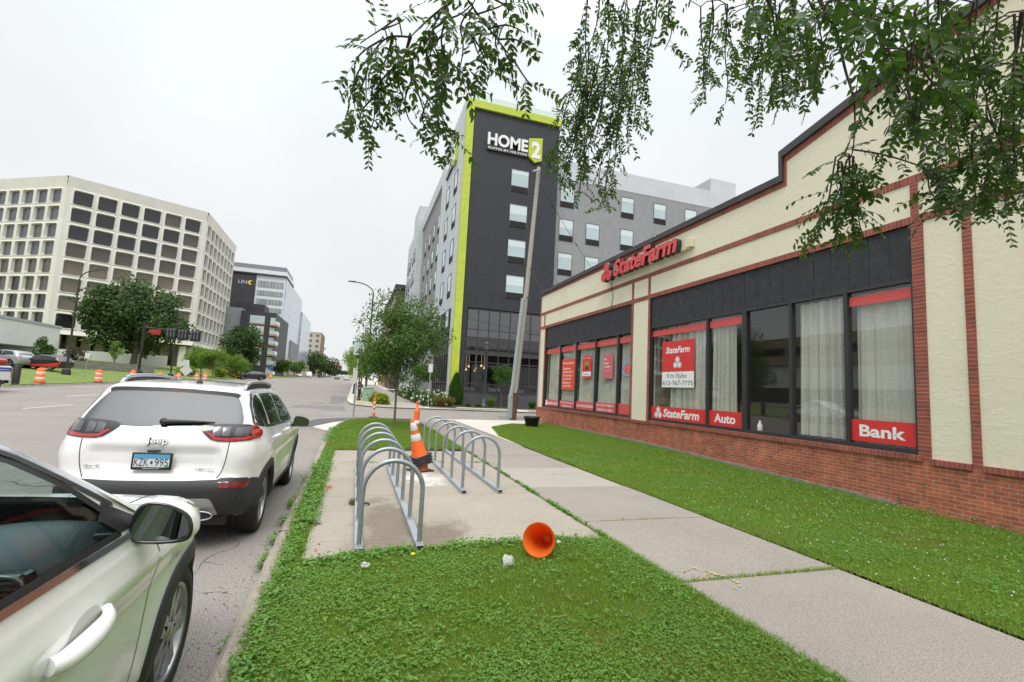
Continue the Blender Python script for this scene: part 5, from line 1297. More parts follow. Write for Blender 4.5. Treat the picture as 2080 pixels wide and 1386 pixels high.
        c.ribbon('body_crease', [(.55, 1.03), (1.2, 1.06), (2.8, 1.0), (3.4, .96)], v, .006, M_SEAM, t) if False else None
        c.patch('sill_cladding', [(1.36, .24), (1.40, .40), (2.0, .41), (3.25, .40), (3.30, .24)], v, M_CLAD, t, .010, sm=0, res=.08)
        for hy in (1.22, 2.12):
            p = c.hit(hy+.1, 1.06, v, .0); h = MB(); h.tube([c.hit(hy, 1.06, v, .004), c.hit(hy+.03, 1.062, v, .035), c.hit(hy+.17, 1.062, v, .035), c.hit(hy+.2, 1.06, v, .004)], [.014, .016, .016, .014], 8); h.build('door_handle', M_WPAINT, t)
        mirror(t, sx_*1.06, 2.72, 1.14, sx_, .235, .165, shell=M_GLOSSBLACK)
    an = MB(); q = c.hit(.12, .78, 'T', 0); an.lathe([(.035, 0), (.03, .02), (.012, .04), (0, .045)], 12, Matrix.Translation(q)); an.tube([q+Vector((0, .02, .03)), q+Vector((.0, -.05, .24))], .0045, 6); an.build('aerial', M_BLACK, t)
    c.patch('windscreen', [(-.68, 3.36), (.68, 3.36), (.56, 2.80), (-.56, 2.80)], 'T', M_CARGLASS, t, .004, sm=0, res=.1)
    c.patch('sunroof', [(-.46, 1.55), (.46, 1.55), (.46, 2.55), (-.46, 2.55)], 'T', M_CARGLASS, t, .004, sm=0, res=.1)
    arches(c, t, ax, Ra, zc, M_CLAD)
    for a in ax:
        wheel(t, .80, a, .362, .225, 1, 5); wheel(t, -.80, a, .362, .225, -1, 5)
    underbody(t, L, .93)
    return t
def resample_path(p, n):
    P_ = np.array(p, float)
    for _ in range(2):
        q = [P_[0]]
        for i in range(len(P_)-1): q += [P_[i]*.75+P_[i+1]*.25, P_[i]*.25+P_[i+1]*.75]
        q.append(P_[-1]); P_ = np.array(q)
    d = np.r_[0, np.cumsum(np.linalg.norm(np.diff(P_, axis=0), axis=1))]; t = np.linspace(0, d[-1], n)
    return np.c_[[np.interp(t, d, P_[:, k]) for k in range(3)]].T.tolist()
build_crossover()

# ------------------------------------------------------------------ pearl white crossover at the left edge, with a cabin behind clear glass
def build_near_car():
    L = 4.48; ax = (.90, 3.57); Ra, zc = .395, .355
    sil = [(.25, .28), (.08, .38), (.0, .55), (.02, .78), (.06, 1.0), (.14, 1.15), (.30, 1.38), (.48, 1.56), (.75, 1.635), (1.4, 1.685), (1.9, 1.675), (2.25, 1.615), (2.6, 1.445), (2.95, 1.25), (3.16, 1.145), (3.32, 1.11), (3.8, 1.065), (4.15, .985), (4.34, .84), (4.44, .68), (4.48, .50), (4.40, .32), (4.15, .23), (3.0, .22), (1.5, .22), (.55, .23)]
    c = Car(L, .925, sil, zb=1.05, tum=.27, ra=.1, fa=.16, fy=1.0, kr=.1, kf=.30, kz=.06, rad=.13, axles=ax, Ra=Ra, zc=zc, N=420, NR=60, shoulder=.028, wn=34)
    t = thing('parked_car', 'pearl white crossover at the left edge with black cabin trim seen through its open-view side glass', 'car', (-1.745, -.36, ROAD), local=True)
    t['label'] = 'nearest pearl white car, cut off by the left edge, chrome line under its side window'
    front = [(1.70, 1.140), (2.74, 1.125), (2.64, 1.23), (2.44, 1.37), (2.22, 1.49), (1.98, 1.562), (1.70, 1.582)]
    rear = [(.78, 1.165), (1.62, 1.142), (1.62, 1.582), (1.1, 1.57), (.86, 1.47)]
    ws_ = [(-.70, 3.05), (.70, 3.05), (.56, 2.33), (-.56, 2.33)]
    for v in 'RL':
        c.cut(front, v); c.cut(rear, v)
    c.cut(ws_, 'T')
    c.body('body', M_PEARL, t)
    for v in 'RL':
        for poly in (front, rear): c.patch('side_window', poly, v, M_TINT, t, -.004, sm=0, res=.08)
        for poly in (front, rear): c.ribbon('window_rubber', poly+[poly[0]], v, .026, M_BLACK, t, .003, sm=0)
        c.patch('mirror_sail', [(2.60, 1.20), (2.72, 1.125), (2.95, 1.115), (2.76, 1.205), (2.64, 1.262)], v, M_BLACK, t, .005, sm=0, res=.05)
        c.ribbon('chrome_strip', [(.5, 1.16), (.8, 1.142), (1.7, 1.117), (2.75, 1.098), (2.99, 1.09)], v, .024, M_CHROME, t, .008, sm=1)
        c.ribbon('chrome_strip', [(.62, 1.30), (.84, 1.49), (1.1, 1.605), (1.7, 1.617), (2.02, 1.592), (2.26, 1.522), (2.50, 1.388), (2.74, 1.245), (2.99, 1.10)], v, .016, M_CHROME, t, .008, sm=1)
        c.ribbon('window_rubber', [(.66, 1.30), (.86, 1.475), (1.1, 1.59), (1.7, 1.602), (2.01, 1.577), (2.24, 1.507), (2.48, 1.373), (2.72, 1.235)], v, .018, M_BLACK, t, .006, sm=1)
        for pth in ([(1.66, 1.09), (1.655, .9), (1.64, .62), (1.62, .32)], [(2.99, 1.04), (3.04, .95), (3.03, .75), (2.99, .55), (2.93, .32)], [(.95, 1.12), (.93, .9), (1.1, .76), (1.3, .6), (1.34, .34)]): c.ribbon('door_seam', pth, v, .007, M_SEAM, t, .0012)
        c.patch('sill_cladding', [(1.32, .23), (1.38, .37), (2.2, .385), (3.10, .37), (3.16, .23)], v, M_CLAD, t, .010, sm=0, res=.08)
        # handle: flat cup patch with its shade put into the colour, strap across
        c.patch('handle_cup', [(2.28, .905), (2.32, .955), (2.45, .965), (2.50, .93), (2.44, .885), (2.34, .872)], v, mat('painted_cup_shade', (.50, .51, .48), .5), t, .0015, sm=2, res=.03)
        q = [c.hit(y, z, v, o) for y, z, o in ((2.19, .895, .008), (2.23, .897, .034), (2.35, .907, .046), (2.46, .917, .042), (2.51, .923, .012))]
        h = MB(); P3 = resample_path([tuple(p) for p in q], 18); h.tube(P3, [.018+.017*math.sin(math.pi*min(1, .15+i/17*.9)) for i in range(18)], 12); h = h.build('door_handle', M_PEARL, t)
        sg = 1 if v == 'R' else -1
        mirror(t, sg*1.015, 2.80, 1.14, sg, .24, .175, shell=M_PEARL)
        mb = MB(); c.patch('', [(3.62, 1.045), (3.95, 1.015), (4.2, .91), (4.30, .79), (4.2, .76), (4.0, .88), (3.75, .985)], v, None, None, .006, sm=1, res=.04, mb=mb); mb.build('headlight', M_HEADLAMP, t)
        x_ = c.hit(3.24, .84, v, 0); mb = MB(); text_into(mb, 'AWD', (x_.x+sg*.012, 3.21 if sg < 0 else 3.25+.0, .845), (0, 1, 0) if sg > 0 else (0, -1, 0), (0, 0, 1), .085, .022, depth=.004, bold=.02); mb.build('badge', M_SATIN, t)
    # fuel flap seam at the rear right
    c.patch('windscreen', ws_, 'T', M_TINT, t, -.004, sm=0, res=.1)
    c.ribbon('window_rubber', ws_+[ws_[0]], 'T', .05, M_BLACK, t, .003, sm=0)
    c.ribbon('hood_seam', [(.70, 3.22), (.66, 3.7), (.56, 4.12)], 'T', .009, M_SEAM, t); c.ribbon('hood_seam', [(-.70, 3.22), (-.66, 3.7), (-.56, 4.12)], 'T', .009, M_SEAM, t)
    c.patch('grille', [(-.42, .52), (-.46, .70), (0, .74), (.46, .70), (.42, .52)], 'F', M_GLOSSBLACK, t, .006, sm=1, res=.06)
    c.patch('rear_window', [(-.62, 1.2), (.62, 1.2), (.5, 1.5), (-.5, 1.5)], 'B', M_CARGLASS, t, .005, sm=1, res=.08)
    for sx_ in (-1, 1): c.patch('tail_light', [(sx_*.5, .98), (sx_*.84, .97), (sx_*.84, 1.1), (sx_*.5, 1.06)], 'B', M_REDLENS, t, .01, sm=1, res=.06)
    arches(c, t, ax, Ra, zc, M_CLAD)
    for a in ax: wheel(t, .79, a, .355, .225, 1, 5, style=1); wheel(t, -.79, a, .355, .225, -1, 5, style=1)
    underbody(t, L, .925)
    # cabin
    cb = MB(); cb.box(-.80, .80, .5, 3.0, .30, .42); cb.box(-.835, -.78, .6, 3.0, .42, 1.06); cb.box(.78, .835, .6, 3.0, .42, 1.06); cb.box(-.7, .7, .45, .5, .42, 1.1); cb.build('cabin_floor', M_CABIN, t)
    d = MB(); n = 14; prof = [(3.10, 1.085), (2.95, 1.095), (2.80, 1.085), (2.66, 1.05), (2.60, .98), (2.62, .90), (2.74, .80), (2.74, .5), (3.1, .5)]
    for i in range(n+1): pass
    prof = chaikin(prof, 2); k = len(prof)
    vs = [(lerp(-.79, .79, i/n), y+.06*(lerp(-1, 1, i/n))**2-.02, z+.012*math.cos(i*1.1)*(z > .95)) for i in range(n+1) for y, z in prof]
    d.add(vs, [(i*k+j, i*k+(j+1) % k, (i+1)*k+(j+1) % k, (i+1)*k+j) for i in range(n) for j in range(k)], True); d.build('dashboard', M_CABIN, t)
    for x in (.60, .0, -.62):
        v_ = MB(); v_.bbox(x-.085, x+.085, 2.575, 2.66, .93, 1.03, .02); v_ = v_.build('air_vent', M_GLOSSBLACK, t); OFF[v_.name] = Vector((0, 0, 0))
        vt = MB(); pth = chaikin([(x-.08, .93), (x-.088, 1.03), (x+.088, 1.03), (x+.08, .93)], 2); vt.tube([(a, 2.572, b) for a, b in pth], .006, 6, closed=True); vt.build('vent_trim', M_SATIN, v_)
        vb = MB()
        for q in range(4): vb.box(x-.075, x+.075, 2.566, 2.574, .945+q*.02, .95+q*.02)
        vb.build('vent_fin', M_CABINLT, v_)
    sw = MB(); Ms = Matrix.Translation((-.37, 2.42, .93)) @ Matrix.Rotation(R(65), 4, 'X'); sw.tube([Ms @ Vector((.185*math.cos(a*.1963), .185*math.sin(a*.1963), 0)) for a in range(32)], .016, 10, closed=True)
    sw.bbox(-.07, .07, -.06, .05, -.03, .02, .02, Ms)
    for a in (0, 180, 270): sw.tube([Ms @ Vector((.05*math.cos(R(a)), .05*math.sin(R(a)), -.01)), Ms @ Vector((.18*math.cos(R(a)), .18*math.sin(R(a)), 0))], .014, 6)
    sw.build('steering_wheel', M_CABINLT, t)
    for x in (-.37, .37):
        for y in (1.55, .75):
            st_ = MB(); st_.bbox(x-.24, x+.24, y-.02, y+.50, .46, .66, .06); Mb = Matrix.Translation((x, y-.02, .62)) @ Matrix.Rotation(R(14), 4, 'X'); st_.bbox(-.23, .23, -.10, .06, 0, .56, .06, Mb); st_.bbox(-.13, .13, -.07, .04, .59, .78, .04, Mb); st_.build('seat', M_CABINLT, t)
    cn = MB(); cn.bbox(-.11, .11, 1.3, 2.6, .42, .72, .03); cn.build('console', M_CABIN, t)
    hl = MB(); hl.box(-.5, .5, .8, 2.2, 1.53, 1.545); hl.build('headlining', mat('pale_headlining', (.35, .36, .34), .9), t)
    im = MB(); im.bbox(-.12, .12, 2.42, 2.46, 1.36, 1.43, .01); im.tube([(0, 2.45, 1.42), (0, 2.50, 1.48)], .01, 6); im.build('inner_mirror', M_BLACK, t)
    return t
build_near_car()

# ------------------------------------------------------------------ other cars, simpler
def simple_car(name, label, cat, L, W, H, m, loc, rz, kind='hatch', glass=M_CARGLASS, group=None, stripe=None, detail=True):
    k = H/1.5; hb = {'hatch': .72, 'suv': .72, 'sedan': .66, 'van': .8}[kind]
    if kind == 'sedan': sil = [(.1, .3), (.0, .6), (.1, .95), (.9, 1.0), (1.5, 1.36), (1.9, 1.44), (2.5, 1.43), (2.9, 1.33), (3.5, .98), (4.3, .85), (4.5, .6), (4.4, .3), (4.1, .22), (.5, .22)]
    elif kind == 'van': sil = [(.05, .3), (.0, .6), (.03, 1.2), (.12, 1.5), (.5, 1.52), (2.6, 1.52), (3.1, 1.45), (3.7, 1.1), (4.3, .95), (4.5, .6), (4.4, .3), (4.1, .22), (.5, .22)]
    else: sil = [(.1, .3), (.0, .55), (.06, .9), (.2, 1.02), (.5, 1.33), (.8, 1.42), (1.6, 1.48), (2.3, 1.45), (2.7, 1.33), (3.4, .98), (3.8, .92), (4.3, .78), (4.5, .55), (4.4, .3), (4.1, .22), (.5, .22)]
    sil = [(y*L/4.5, z*k if z > .35 else z) for y, z in sil]; ax = (.19*L, .80*L); r = .32*min(1.15, k*1.02)
    zb = .97*k if kind != 'van' else 1.0*k
    c = Car(L, W, sil, zb=zb, tum=.35, axles=ax, Ra=r+.05, zc=r, N=140, NR=20, wn=12)
    t = thing(name, label, cat, loc, rz, group, local=True)
    b = c.body('body', m, t)
    s_ = L/4.5
    for v in 'RL':
        if kind == 'sedan': w1, w2 = [(1.25, .99), (1.65, 1.30), (2.1, 1.36), (2.1, .98)], [(2.16, .98), (2.16, 1.36), (2.6, 1.32), (3.2, .97)]
        elif kind == 'van': w1, w2 = [(.5, .98), (.5, 1.4), (2.0, 1.42), (2.0, .98)], [(2.08, .98), (2.08, 1.42), (2.8, 1.38), (3.4, 1.0)]
        else: w1, w2 = [(.55, 1.05), (.85, 1.32), (1.75, 1.40), (1.75, .99)], [(1.82, .99), (1.82, 1.40), (2.35, 1.36), (3.1, .98)]
        for w in (w1, w2): c.patch('side_window', [(y*s_, z*k) for y, z in w], v, glass, t, .004, sm=0, res=.12)
        c.ribbon('door_seam', [(1.79*s_, .98*k), (1.78*s_, .35)], v, .012, M_SEAM, t)
        if stripe: c.patch('red_wrap', stripe, v, M_RED, t, .003, sm=0, res=.1)
        sg = 1 if v == 'R' else -1
        mirror(t, sg*(W+.09), 2.72*s_, zb+.04, sg, .2, .15, shell=m)
    if kind == 'sedan': c.patch('windscreen', [(-W*.72, 3.35*s_), (W*.72, 3.35*s_), (W*.58, 2.7*s_), (-W*.58, 2.7*s_)], 'T', glass, t, .004, sm=0, res=.15)
    else: c.patch('windscreen', [(-W*.74, 3.3*s_), (W*.74, 3.3*s_), (W*.6, 2.72*s_), (-W*.6, 2.72*s_)], 'T', glass, t, .004, sm=0, res=.15)
    c.patch('rear_window', [(-W*.68, zb+.1), (W*.68, zb+.1), (W*.56, H*.9), (-W*.56, H*.9)], 'B', glass, t, .004, sm=0, res=.12)
    for sx_ in (-1, 1):
        c.patch('tail_light', [(sx_*W*.55, zb-.10), (sx_*W*.86, zb-.12), (sx_*W*.86, zb+.03), (sx_*W*.6, zb+.02)], 'B', M_REDLENS, t, .008, sm=0, res=.1)
        c.patch('headlight', [(sx_*W*.5, .62*k), (sx_*W*.84, .66*k), (sx_*W*.82, .78*k), (sx_*W*.5, .71*k)], 'F', M_HEADLAMP, t, .008, sm=0, res=.1)
    c.patch('grille', [(-W*.4, .38), (W*.4, .38), (W*.42, .56), (-W*.42, .56)], 'F', M_GLOSSBLACK, t, .006, sm=0, res=.12)
    arches(c, t, ax, r+.05, r, None)
    for a in ax: wheel(t, W-.12, a, r, .2, 1, 5); wheel(t, -W+.12, a, r, .2, -1, 5)
    underbody(t, L, W)
    return t
def heading(dx, dy): return math.atan2(dy, dx)-math.pi/2   # rotation that turns +y onto (dx,dy)
M_BPAINT = paint('black_car_paint', (.012, .012, .014)); M_SPAINT = paint('silver_car_paint', (.36, .39, .41)); M_RPAINTC = paint('red_car_paint', (.42, .02, .025)); M_GPAINT = paint('grey_car_paint', (.2, .21, .23))
def road_pt(x, y): return (x, y, terr(x, y)+ROAD)
d = Vector((-.93, -.36)); p = Vector((-19.0, 103.0))-d*2.5
simple_car('moving_car', 'black hatchback turning across the street near the orange barrels', 'car', 5.1, .97, 1.72, M_BPAINT, road_pt(p.x, p.y), heading(d.x, d.y))
def lot_z(x, y): return lawn_z(x, y)+.05
simple_car('parked_car', 'black car with red wrapped lower sides, parked behind the lamp post on the lawn', 'car', 4.6, .9, 1.5, M_BPAINT, (-26.6, 57.6, 1.36), heading(-.95, .31), stripe=[(.15, .35), (.08, .80), (.5, .70), (1.5, .56), (3.2, .50), (3.4, .42), (3.2, .32), (1.4, .32)])
simple_car('parked_car', 'silver crossover parked in front of the low white building', 'car', 4.6, .93, 1.68, M_SPAINT, (-29.6, 57.4, lot_z(-31, 58)-.1), heading(-.93, .36), 'suv')
simple_car('parked_car', 'red car mostly cut off by the left edge, in front of the silver crossover', 'car', 4.4, .88, 1.4, M_RPAINTC, (-28.9, 52.2, lot_z(-30, 53)-.1), heading(-.93, .36), 'sedan')
simple_car('moving_car', 'white sedan far down the street on the oncoming side', 'car', 4.5, .88, 1.45, M_WPAINT, road_pt(-21.2, 208), heading(0, -1), 'sedan')
simple_car('delivery_van', 'small white van far down the street behind the white sedan', 'van', 5.2, 1.0, 2.5, M_WPAINT, road_pt(-18.2, 214), heading(0, -1), 'van')
simple_car('moving_car', 'dark sedan driving away in the middle of the street', 'car', 4.5, .88, 1.45, M_BPAINT, road_pt(-7.2, 205), 0, 'sedan')
simple_car('moving_car', 'silver sedan driving away by the right kerb far down the street', 'car', 4.5, .88, 1.45, M_SPAINT, road_pt(-3.4, 190), 0, 'sedan')
# pickup cut off by the left edge, heading towards the camera
def pickup():
    x0, y0 = -19.55, 34.75; z0 = terr(x0, y0)+ROAD
    t = thing('pickup_truck', 'white pickup with a blue stripe, its tail just inside the left edge', 'pickup truck', (x0, y0, z0), math.pi)
    P = lambda nm, m: None
    b = MB(); b.bbox(-.98, .98, .10, 2.05, .62, 1.42, .05); b = b.build('cargo_bed', M_WPAINT, t); OFF[b.name] = Vector()
    h = MB(); h.box(-.86, .86, .22, 2.0, 1.425, 1.44); h.build('bed_cover', M_BLACK, b)
    c = MB(); vs = []; sil = chaikin([(2.1, .55), (2.1, 1.45), (2.35, 1.92), (3.2, 1.95), (3.9, 1.5), (4.2, 1.35), (5.4, 1.2), (5.6, .9), (5.55, .5)], 2)
    k = len(sil)
    for xx in (-.95, -.86, .86, .95):
        e = .05 if abs(xx) > .9 else 0; vs += [(xx*(1-.12*max(0, z-1.35)), y, z-e*(z > 1)) for y, z in sil]
    c.add(vs, [(i*k+j, (i+1)*k+j, (i+1)*k+(j+1) % k, i*k+(j+1) % k) for i in range(3) for j in range(k)], True); c.add(vs[:k], [tuple(range(k))]); c.add(vs[-k:], [tuple(range(k))[::-1]]); c.build('cab', M_WPAINT, t)
    for s_ in (-1, 1):
        w = MB(); w.prism([(2.5, 1.4), (2.55, 1.8), (3.2, 1.84), (3.75, 1.45)], lambda a, q, d_: (s_*(.93-.1*(q-1.35)+d_), a, q), .012); w.build('side_window', M_CARGLASS, t)
        w = MB(); w.bbox(s_*.985-.006, s_*.985+.006, .14, 2.0, 1.12, 1.33, .003); st_ = w.build('blue_stripe', mat('blue_vinyl', (.02, .06, .32), .4), t); OFF[st_.name] = Vector()
        l = MB()
        for i in range(7): l.box(s_*.995-.001, s_*.995+.001, .35+i*.11, .42+i*.11, 1.2, 1.24)
        l.build('stripe_lettering', M_WHITE, st_)
        l = MB(); l.bbox(s_*.90-.09, s_*.90+.09, .06, .14, .80, 1.30, .02); l.build('tail_light', M_REDLENS, t)
        for a in (1.15, 4.7): wheel(t, s_*.86, a, .40, .26, s_, 6)
    bp = MB(); bp.bbox(-.95, .95, -.08, .10, .45, .65, .03); bp.build('rear_bumper', M_CHROME, t); u = MB(); u.box(-.8, .8, .2, 5.3, .4, .7); u.build('underbody', M_BLACK, t)
    tg = MB(); tg.bbox(-.78, .78, .07, .10, .7, 1.38, .01); tg.build('tailgate', M_WPAINT, t)
pickup()

# ================================================================== BIKE RACKS
M_GALV = mat('galvanised_steel', (0.30, 0.335, 0.36), 0.42, metal=0.55, var=0.14, scale=14, detail=6)
M_RAIL = mat('galvanised_rail', (0.36, 0.40, 0.43), 0.5, metal=0.35, var=0.12, scale=9)
def bike_rack(label, loc, y_first, pitch, x0, x1, ylen0, ylen1, n=6, tilt=0.0):
    t = thing('bike_rack', label, 'bike rack', loc, 0, 'steel hoop bike racks on the concrete pad', local=True)
    for x in (x0, x1):
        mb = MB(); mb.box(x-.038, x+.038, ylen0, ylen1, .002, .012)
        for sx_ in (-1, 1): mb.box(x+sx_*.038-(.006 if sx_ > 0 else 0), x+sx_*.038+(.006 if sx_ < 0 else 0), ylen0, ylen1, .0121, .052)
        mb.box(x-.038, x+.038, ylen0+.001, ylen1-.001, .0521, .058); r_ = mb.build('rail', M_RAIL, t)
        e = MB(); e.box(x-.030, x+.030, ylen0-.0015, ylen0, .014, .050); e.build('rail_end', M_BLACK, t)
    w = (x1-x0)/2; cx = (x0+x1)/2; H_ = .875
    for k in range(n):
        y = y_first+k*pitch; mb = MB(); pth = [(x0, y, .05), (x0, y, .3), (x0, y, H_-w)]
        pth += [(cx-w*math.cos(a), y, H_-w+w*math.sin(a)) for a in [math.pi*q/22 for q in range(1, 22)]]+[(x1, y, H_-w), (x1, y, .3), (x1, y, .05)]
        mb.tube(pth, .0245, 16, cap=False)
        h = mb.build('hoop', M_GALV, t); OFF[h.name] = Vector()
        for x in (x0, x1):
            p = MB(); p.bbox(x-.034, x+.034, y-.055, y+.055, .0585, .066, .003)
            for s_ in (-1, 1): p.lathe([(0, .066), (.012, .066), (.012, .075), (0, .076)], 6, Matrix.Translation((x, y+s_*.042, 0)))
            p.build('foot_plate', M_RAIL, h)
    return t
bike_rack('long galvanised hoop rack nearest the kerb, reaching the near grass', (0, 0, 0), 5.10, .93, .155, .745, 5.0, 9.95)
bike_rack('galvanised hoop rack on the sidewalk side, behind the stacked traffic cones', (0, 0, 0), 7.66, .93, 1.745, 2.335, 7.52, 12.45)
st = MB(); st.bbox(1.98, 2.10, 12.295, 12.325, .895, .903, .003); o = st.build('sticker', M_WHITE, loc=(2.04, 12.31, .9)); tag(o, 'small white sticker on top of the farthest hoop', 'sticker')

# ================================================================== CONES, CHANNELIZERS, BARRELS
M_ORANGE = mat('orange_plastic', (0.80, 0.13, 0.02), 0.45, var=0.10, scale=5)
M_ORANGE2 = mat('bright_orange_plastic', (0.88, 0.16, 0.022), 0.5, var=0.06, scale=4)
def plastic_mat(name, c, tr):
    m = mat(name, c, .5, var=.06, scale=4); n = m.node_tree; p = n.nodes['Principled BSDF']; o = n.nodes['Material Output']; t_ = n.nodes.new('ShaderNodeBsdfTranslucent'); t_.inputs[0].default_value = (*c, 1)
    x = n.nodes.new('ShaderNodeMixShader'); x.inputs[0].default_value = tr; n.links.new(p.outputs[0], x.inputs[1]); n.links.new(t_.outputs[0], x.inputs[2]); n.links.new(x.outputs[0], o.inputs['Surface']); return m
M_CONESHELL = plastic_mat('thin_orange_plastic', (0.92, 0.22, 0.03), .38)
M_REFL = mat('white_reflective_band', (0.72, 0.70, 0.68), 0.4, var=0.10, scale=12)
M_RUBBER = mat('black_rubber_base', (0.035, 0.036, 0.04), 0.75, var=0.3, scale=12)
def cone_parts(root, M_, h=.90, rb=.155, rt=.032, bands=((.50, .65), (.70, .80)), base=None, thick=.008, nm='cone'):
    """hollow cone shell with reflective bands; M_ places it"""
    f = lambda z: lerp(rb, rt, z/h)
    mb = MB(); mb.lathe([(rb+.012, 0), (rb, .02), (f(h*.5), h*.5), (rt, h-.02), (rt*.8, h), (rt*.45, h), (rt*.45, h-.03), (f(h*.5)-thick, h*.5), (rb-thick, .0)], 32, M_, cap=False); c = mb.build(nm, M_ORANGE, root); OFF[c.name] = Vector()
    for a, b in bands: bm_ = MB(); bm_.lathe([(f(a*h)+.0005, a*h), (f(a*h)+.003, a*h+.003), (f(b*h)+.003, b*h-.003), (f(b*h)+.0005, b*h)], 32, M_, cap=False); bm_.build('reflective_band', M_REFL, c)
    return c
def square_base(M_, s_=.185, h=.035, rub=M_RUBBER, root=None):
    mb = MB(); mb.bbox(-s_, s_, -s_, s_, 0, h, .014, M_); o = mb.build('rubber_base', rub, root); return o
# three leaning stacked cones beside the rack, and the tall loop-top channelizer behind them
ct = (1.33, 9.62, 0.0)
for k in range(5):
    lab = ['traffic cone at the bottom of the leaning stack beside the bike rack', 'second cone up in the leaning stack beside the bike rack', 'middle cone in the leaning stack beside the bike rack', 'fourth cone up in the leaning stack beside the bike rack', 'topmost cone of the leaning stack, its white bands showing'][k]
    lean = 0 if k == 0 else R(16); t = thing('traffic_cone', lab, 'traffic cone', ct, 0, 'stacked traffic cones by the bike rack', local=True)
    if k == 0:
        M_ = Matrix.Rotation(R(25), 4, 'Z'); square_base(M_, .20, .03, root=t); cone_parts(t, M_ @ Matrix.Translation((0, 0, .03)), h=.34, rb=.15, rt=.10, bands=())
    else:
        M_ = Matrix.Translation((.02-.012*k, -.02, .085+.048*k)) @ Matrix.Rotation(-lean, 4, 'Y') @ Matrix.Rotation(R(6), 4, 'X') @ Matrix.Rotation(R(12+3*k), 4, 'Z')
        square_base(M_, .185, .036, root=t); cone_parts(t, M_ @ Matrix.Translation((0, 0, .03)), h=.72, rb=.15, rt=.035, bands=((.42, .60), (.70, .92)) if k == 4 else ())
def channelizer(label, loc, h=1.05, n=4, loop=True, lean=0.0, k_=1.0):
    t = thing('channelizer', label, 'channelizer', loc, 0, None, local=True); M_ = Matrix.Rotation(lean, 4, 'Y')
    mb = MB(); mb.lathe([(.235, 0), (.235, .02), (.2, .05), (.06, .06)], 8, M_); mb.build('rubber_base', M_RUBBER, t)
    mb = MB(); mb.lathe([(.062*k_, .05), (.055*k_, .4), (.048*k_, h-.16), (.05*k_, h-.14), (.03*k_, h-.10), (.022, h-.02)], 20, M_)
    if loop: mb.tube([M_ @ Vector((.036*math.cos(a*.3927), 0, h+.045+.055*math.sin(a*.3927))) for a in range(16)], .012, 8, closed=True)
    c = mb.build('post', M_ORANGE2, t); OFF[c.name] = Vector()
    for k in range(n):
        z0 = h*.24+k*.20*h*(4/n if n < 4 else 1)*.8; b = MB(); b.lathe([(.0575*k_, z0), (.0605*k_, z0+.003), (.0575*k_, z0+.10), (.055*k_, z0+.103)], 20, M_, cap=False); b.build('reflective_band', M_REFL, c)
    return t
channelizer('tall orange loop-top post standing behind the stacked cones', (1.60, 12.9, 0.0), 1.13, 2, k_=1.5)
channelizer('slim orange and white striped post on the corner grass, left of the young tree', (.95, 24.3, 0.0), 1.0, 3)
# fallen cone and litter on the near grass
fc = thing('traffic_cone', 'orange cone without its base lying on the near grass, open end facing out', 'traffic cone', (1.86, 4.60, 0.0), 0, None, local=True)
Mf = Matrix.Translation((0, 0, .185)) @ Matrix.Rotation(R(-34), 4, 'Z') @ Matrix.Rotation(R(-102), 4, 'X') @ Matrix.Translation((0, 0, 0)) @ Matrix.Scale(1, 4)
mb = MB(); mb.lathe([(.165, -.02), (.150, 0), (.146, .01), (.10, .24), (.058, .44), (.05, .46), (.035, .46), (.045, .43), (.09, .24), (.138, .01), (.145, 0.0), (.158, -.02)], 40, Mf, cap=False); mb.lathe([(.0, .432), (.047, .431)], 24, Mf, cap=False)
mb.build('shell', M_CONESHELL, fc)
M_CLEAR = mat('clear_plastic', (.80, .82, .82), .12, spec=.8); M_CLEAR.node_tree.nodes['Principled BSDF'].inputs['Alpha'].default_value = .42
cp_ = thing('plastic_tub', 'crumpled clear plastic tub lying on the grass beside the fallen cone', 'litter', (1.48, 4.44, .05), .4, None, local=True)
for nm, M_ in (('tub', Matrix.Rotation(R(65), 4, 'X') @ Matrix.Rotation(R(20), 4, 'Y')), ('lid', Matrix.Translation((.0, -.02, -.045)) @ Matrix.Rotation(R(80), 4, 'X'))):
    mb = MB(); pr = [(.062, 0), (.058, .012), (.05, .014), (.046, .055), (.0, .058)] if nm == 'tub' else [(.064, 0), (.064, .012), (.05, .014), (.03, .02), (0, .02)]
    vs0 = len(mb.v); mb.lathe(pr, 20, M_, cap=False); rr = random.Random(5); mb.v = [(x+rr.uniform(-.004, .004), y+rr.uniform(-.004, .004), z+rr.uniform(-.004, .004)) for x, y, z in mb.v]; mb.build(nm, M_CLEAR, cp_)
    mb = MB(); mb.tube([M_ @ Vector((.063*math.cos(a*.3927), .063*math.sin(a*.3927), 0)) for a in range(16)], .0025, 5, closed=True); mb.build('rim', mat('white_film', (.7, .72, .72), .4), cp_)
mb = MB(); rr = random.Random(8)
P_ = [(rr.uniform(-.045, .045), rr.uniform(-.03, .03), rr.uniform(0, .05)) for _ in range(26)]
for i in range(0, 24): mb.add([P_[i], P_[i+1], P_[(i+7) % 26]], [(0, 1, 2)])
o = mb.build('crumpled_paper', M_WHITE); o.location = (.20, 4.52, .05); tag(o, 'crumpled white paper scrap in the near grass below the left rack', 'litter')
mb = MB(); rr = random.Random(18)
P_ = [(rr.uniform(-.03, .03), rr.uniform(-.02, .02), rr.uniform(0, .035)) for _ in range(18)]
for i in range(0, 16): mb.add([P_[i], P_[i+1], P_[(i+5) % 18]], [(0, 1, 2)])
o = mb.build('crumpled_paper', M_WHITE); o.location = (2.22, 4.93, .03); tag(o, 'tiny white paper scrap just right of the fallen cone', 'litter')
mb = MB(); mb.lathe([(0, 0), (.02, .004), (.024, .012), (.012, .02), (0, .021)], 14, Matrix.Translation((0, 0, .055))); mb.tube([(0, 0, 0), (.004, 0, .055)], .002, 5)
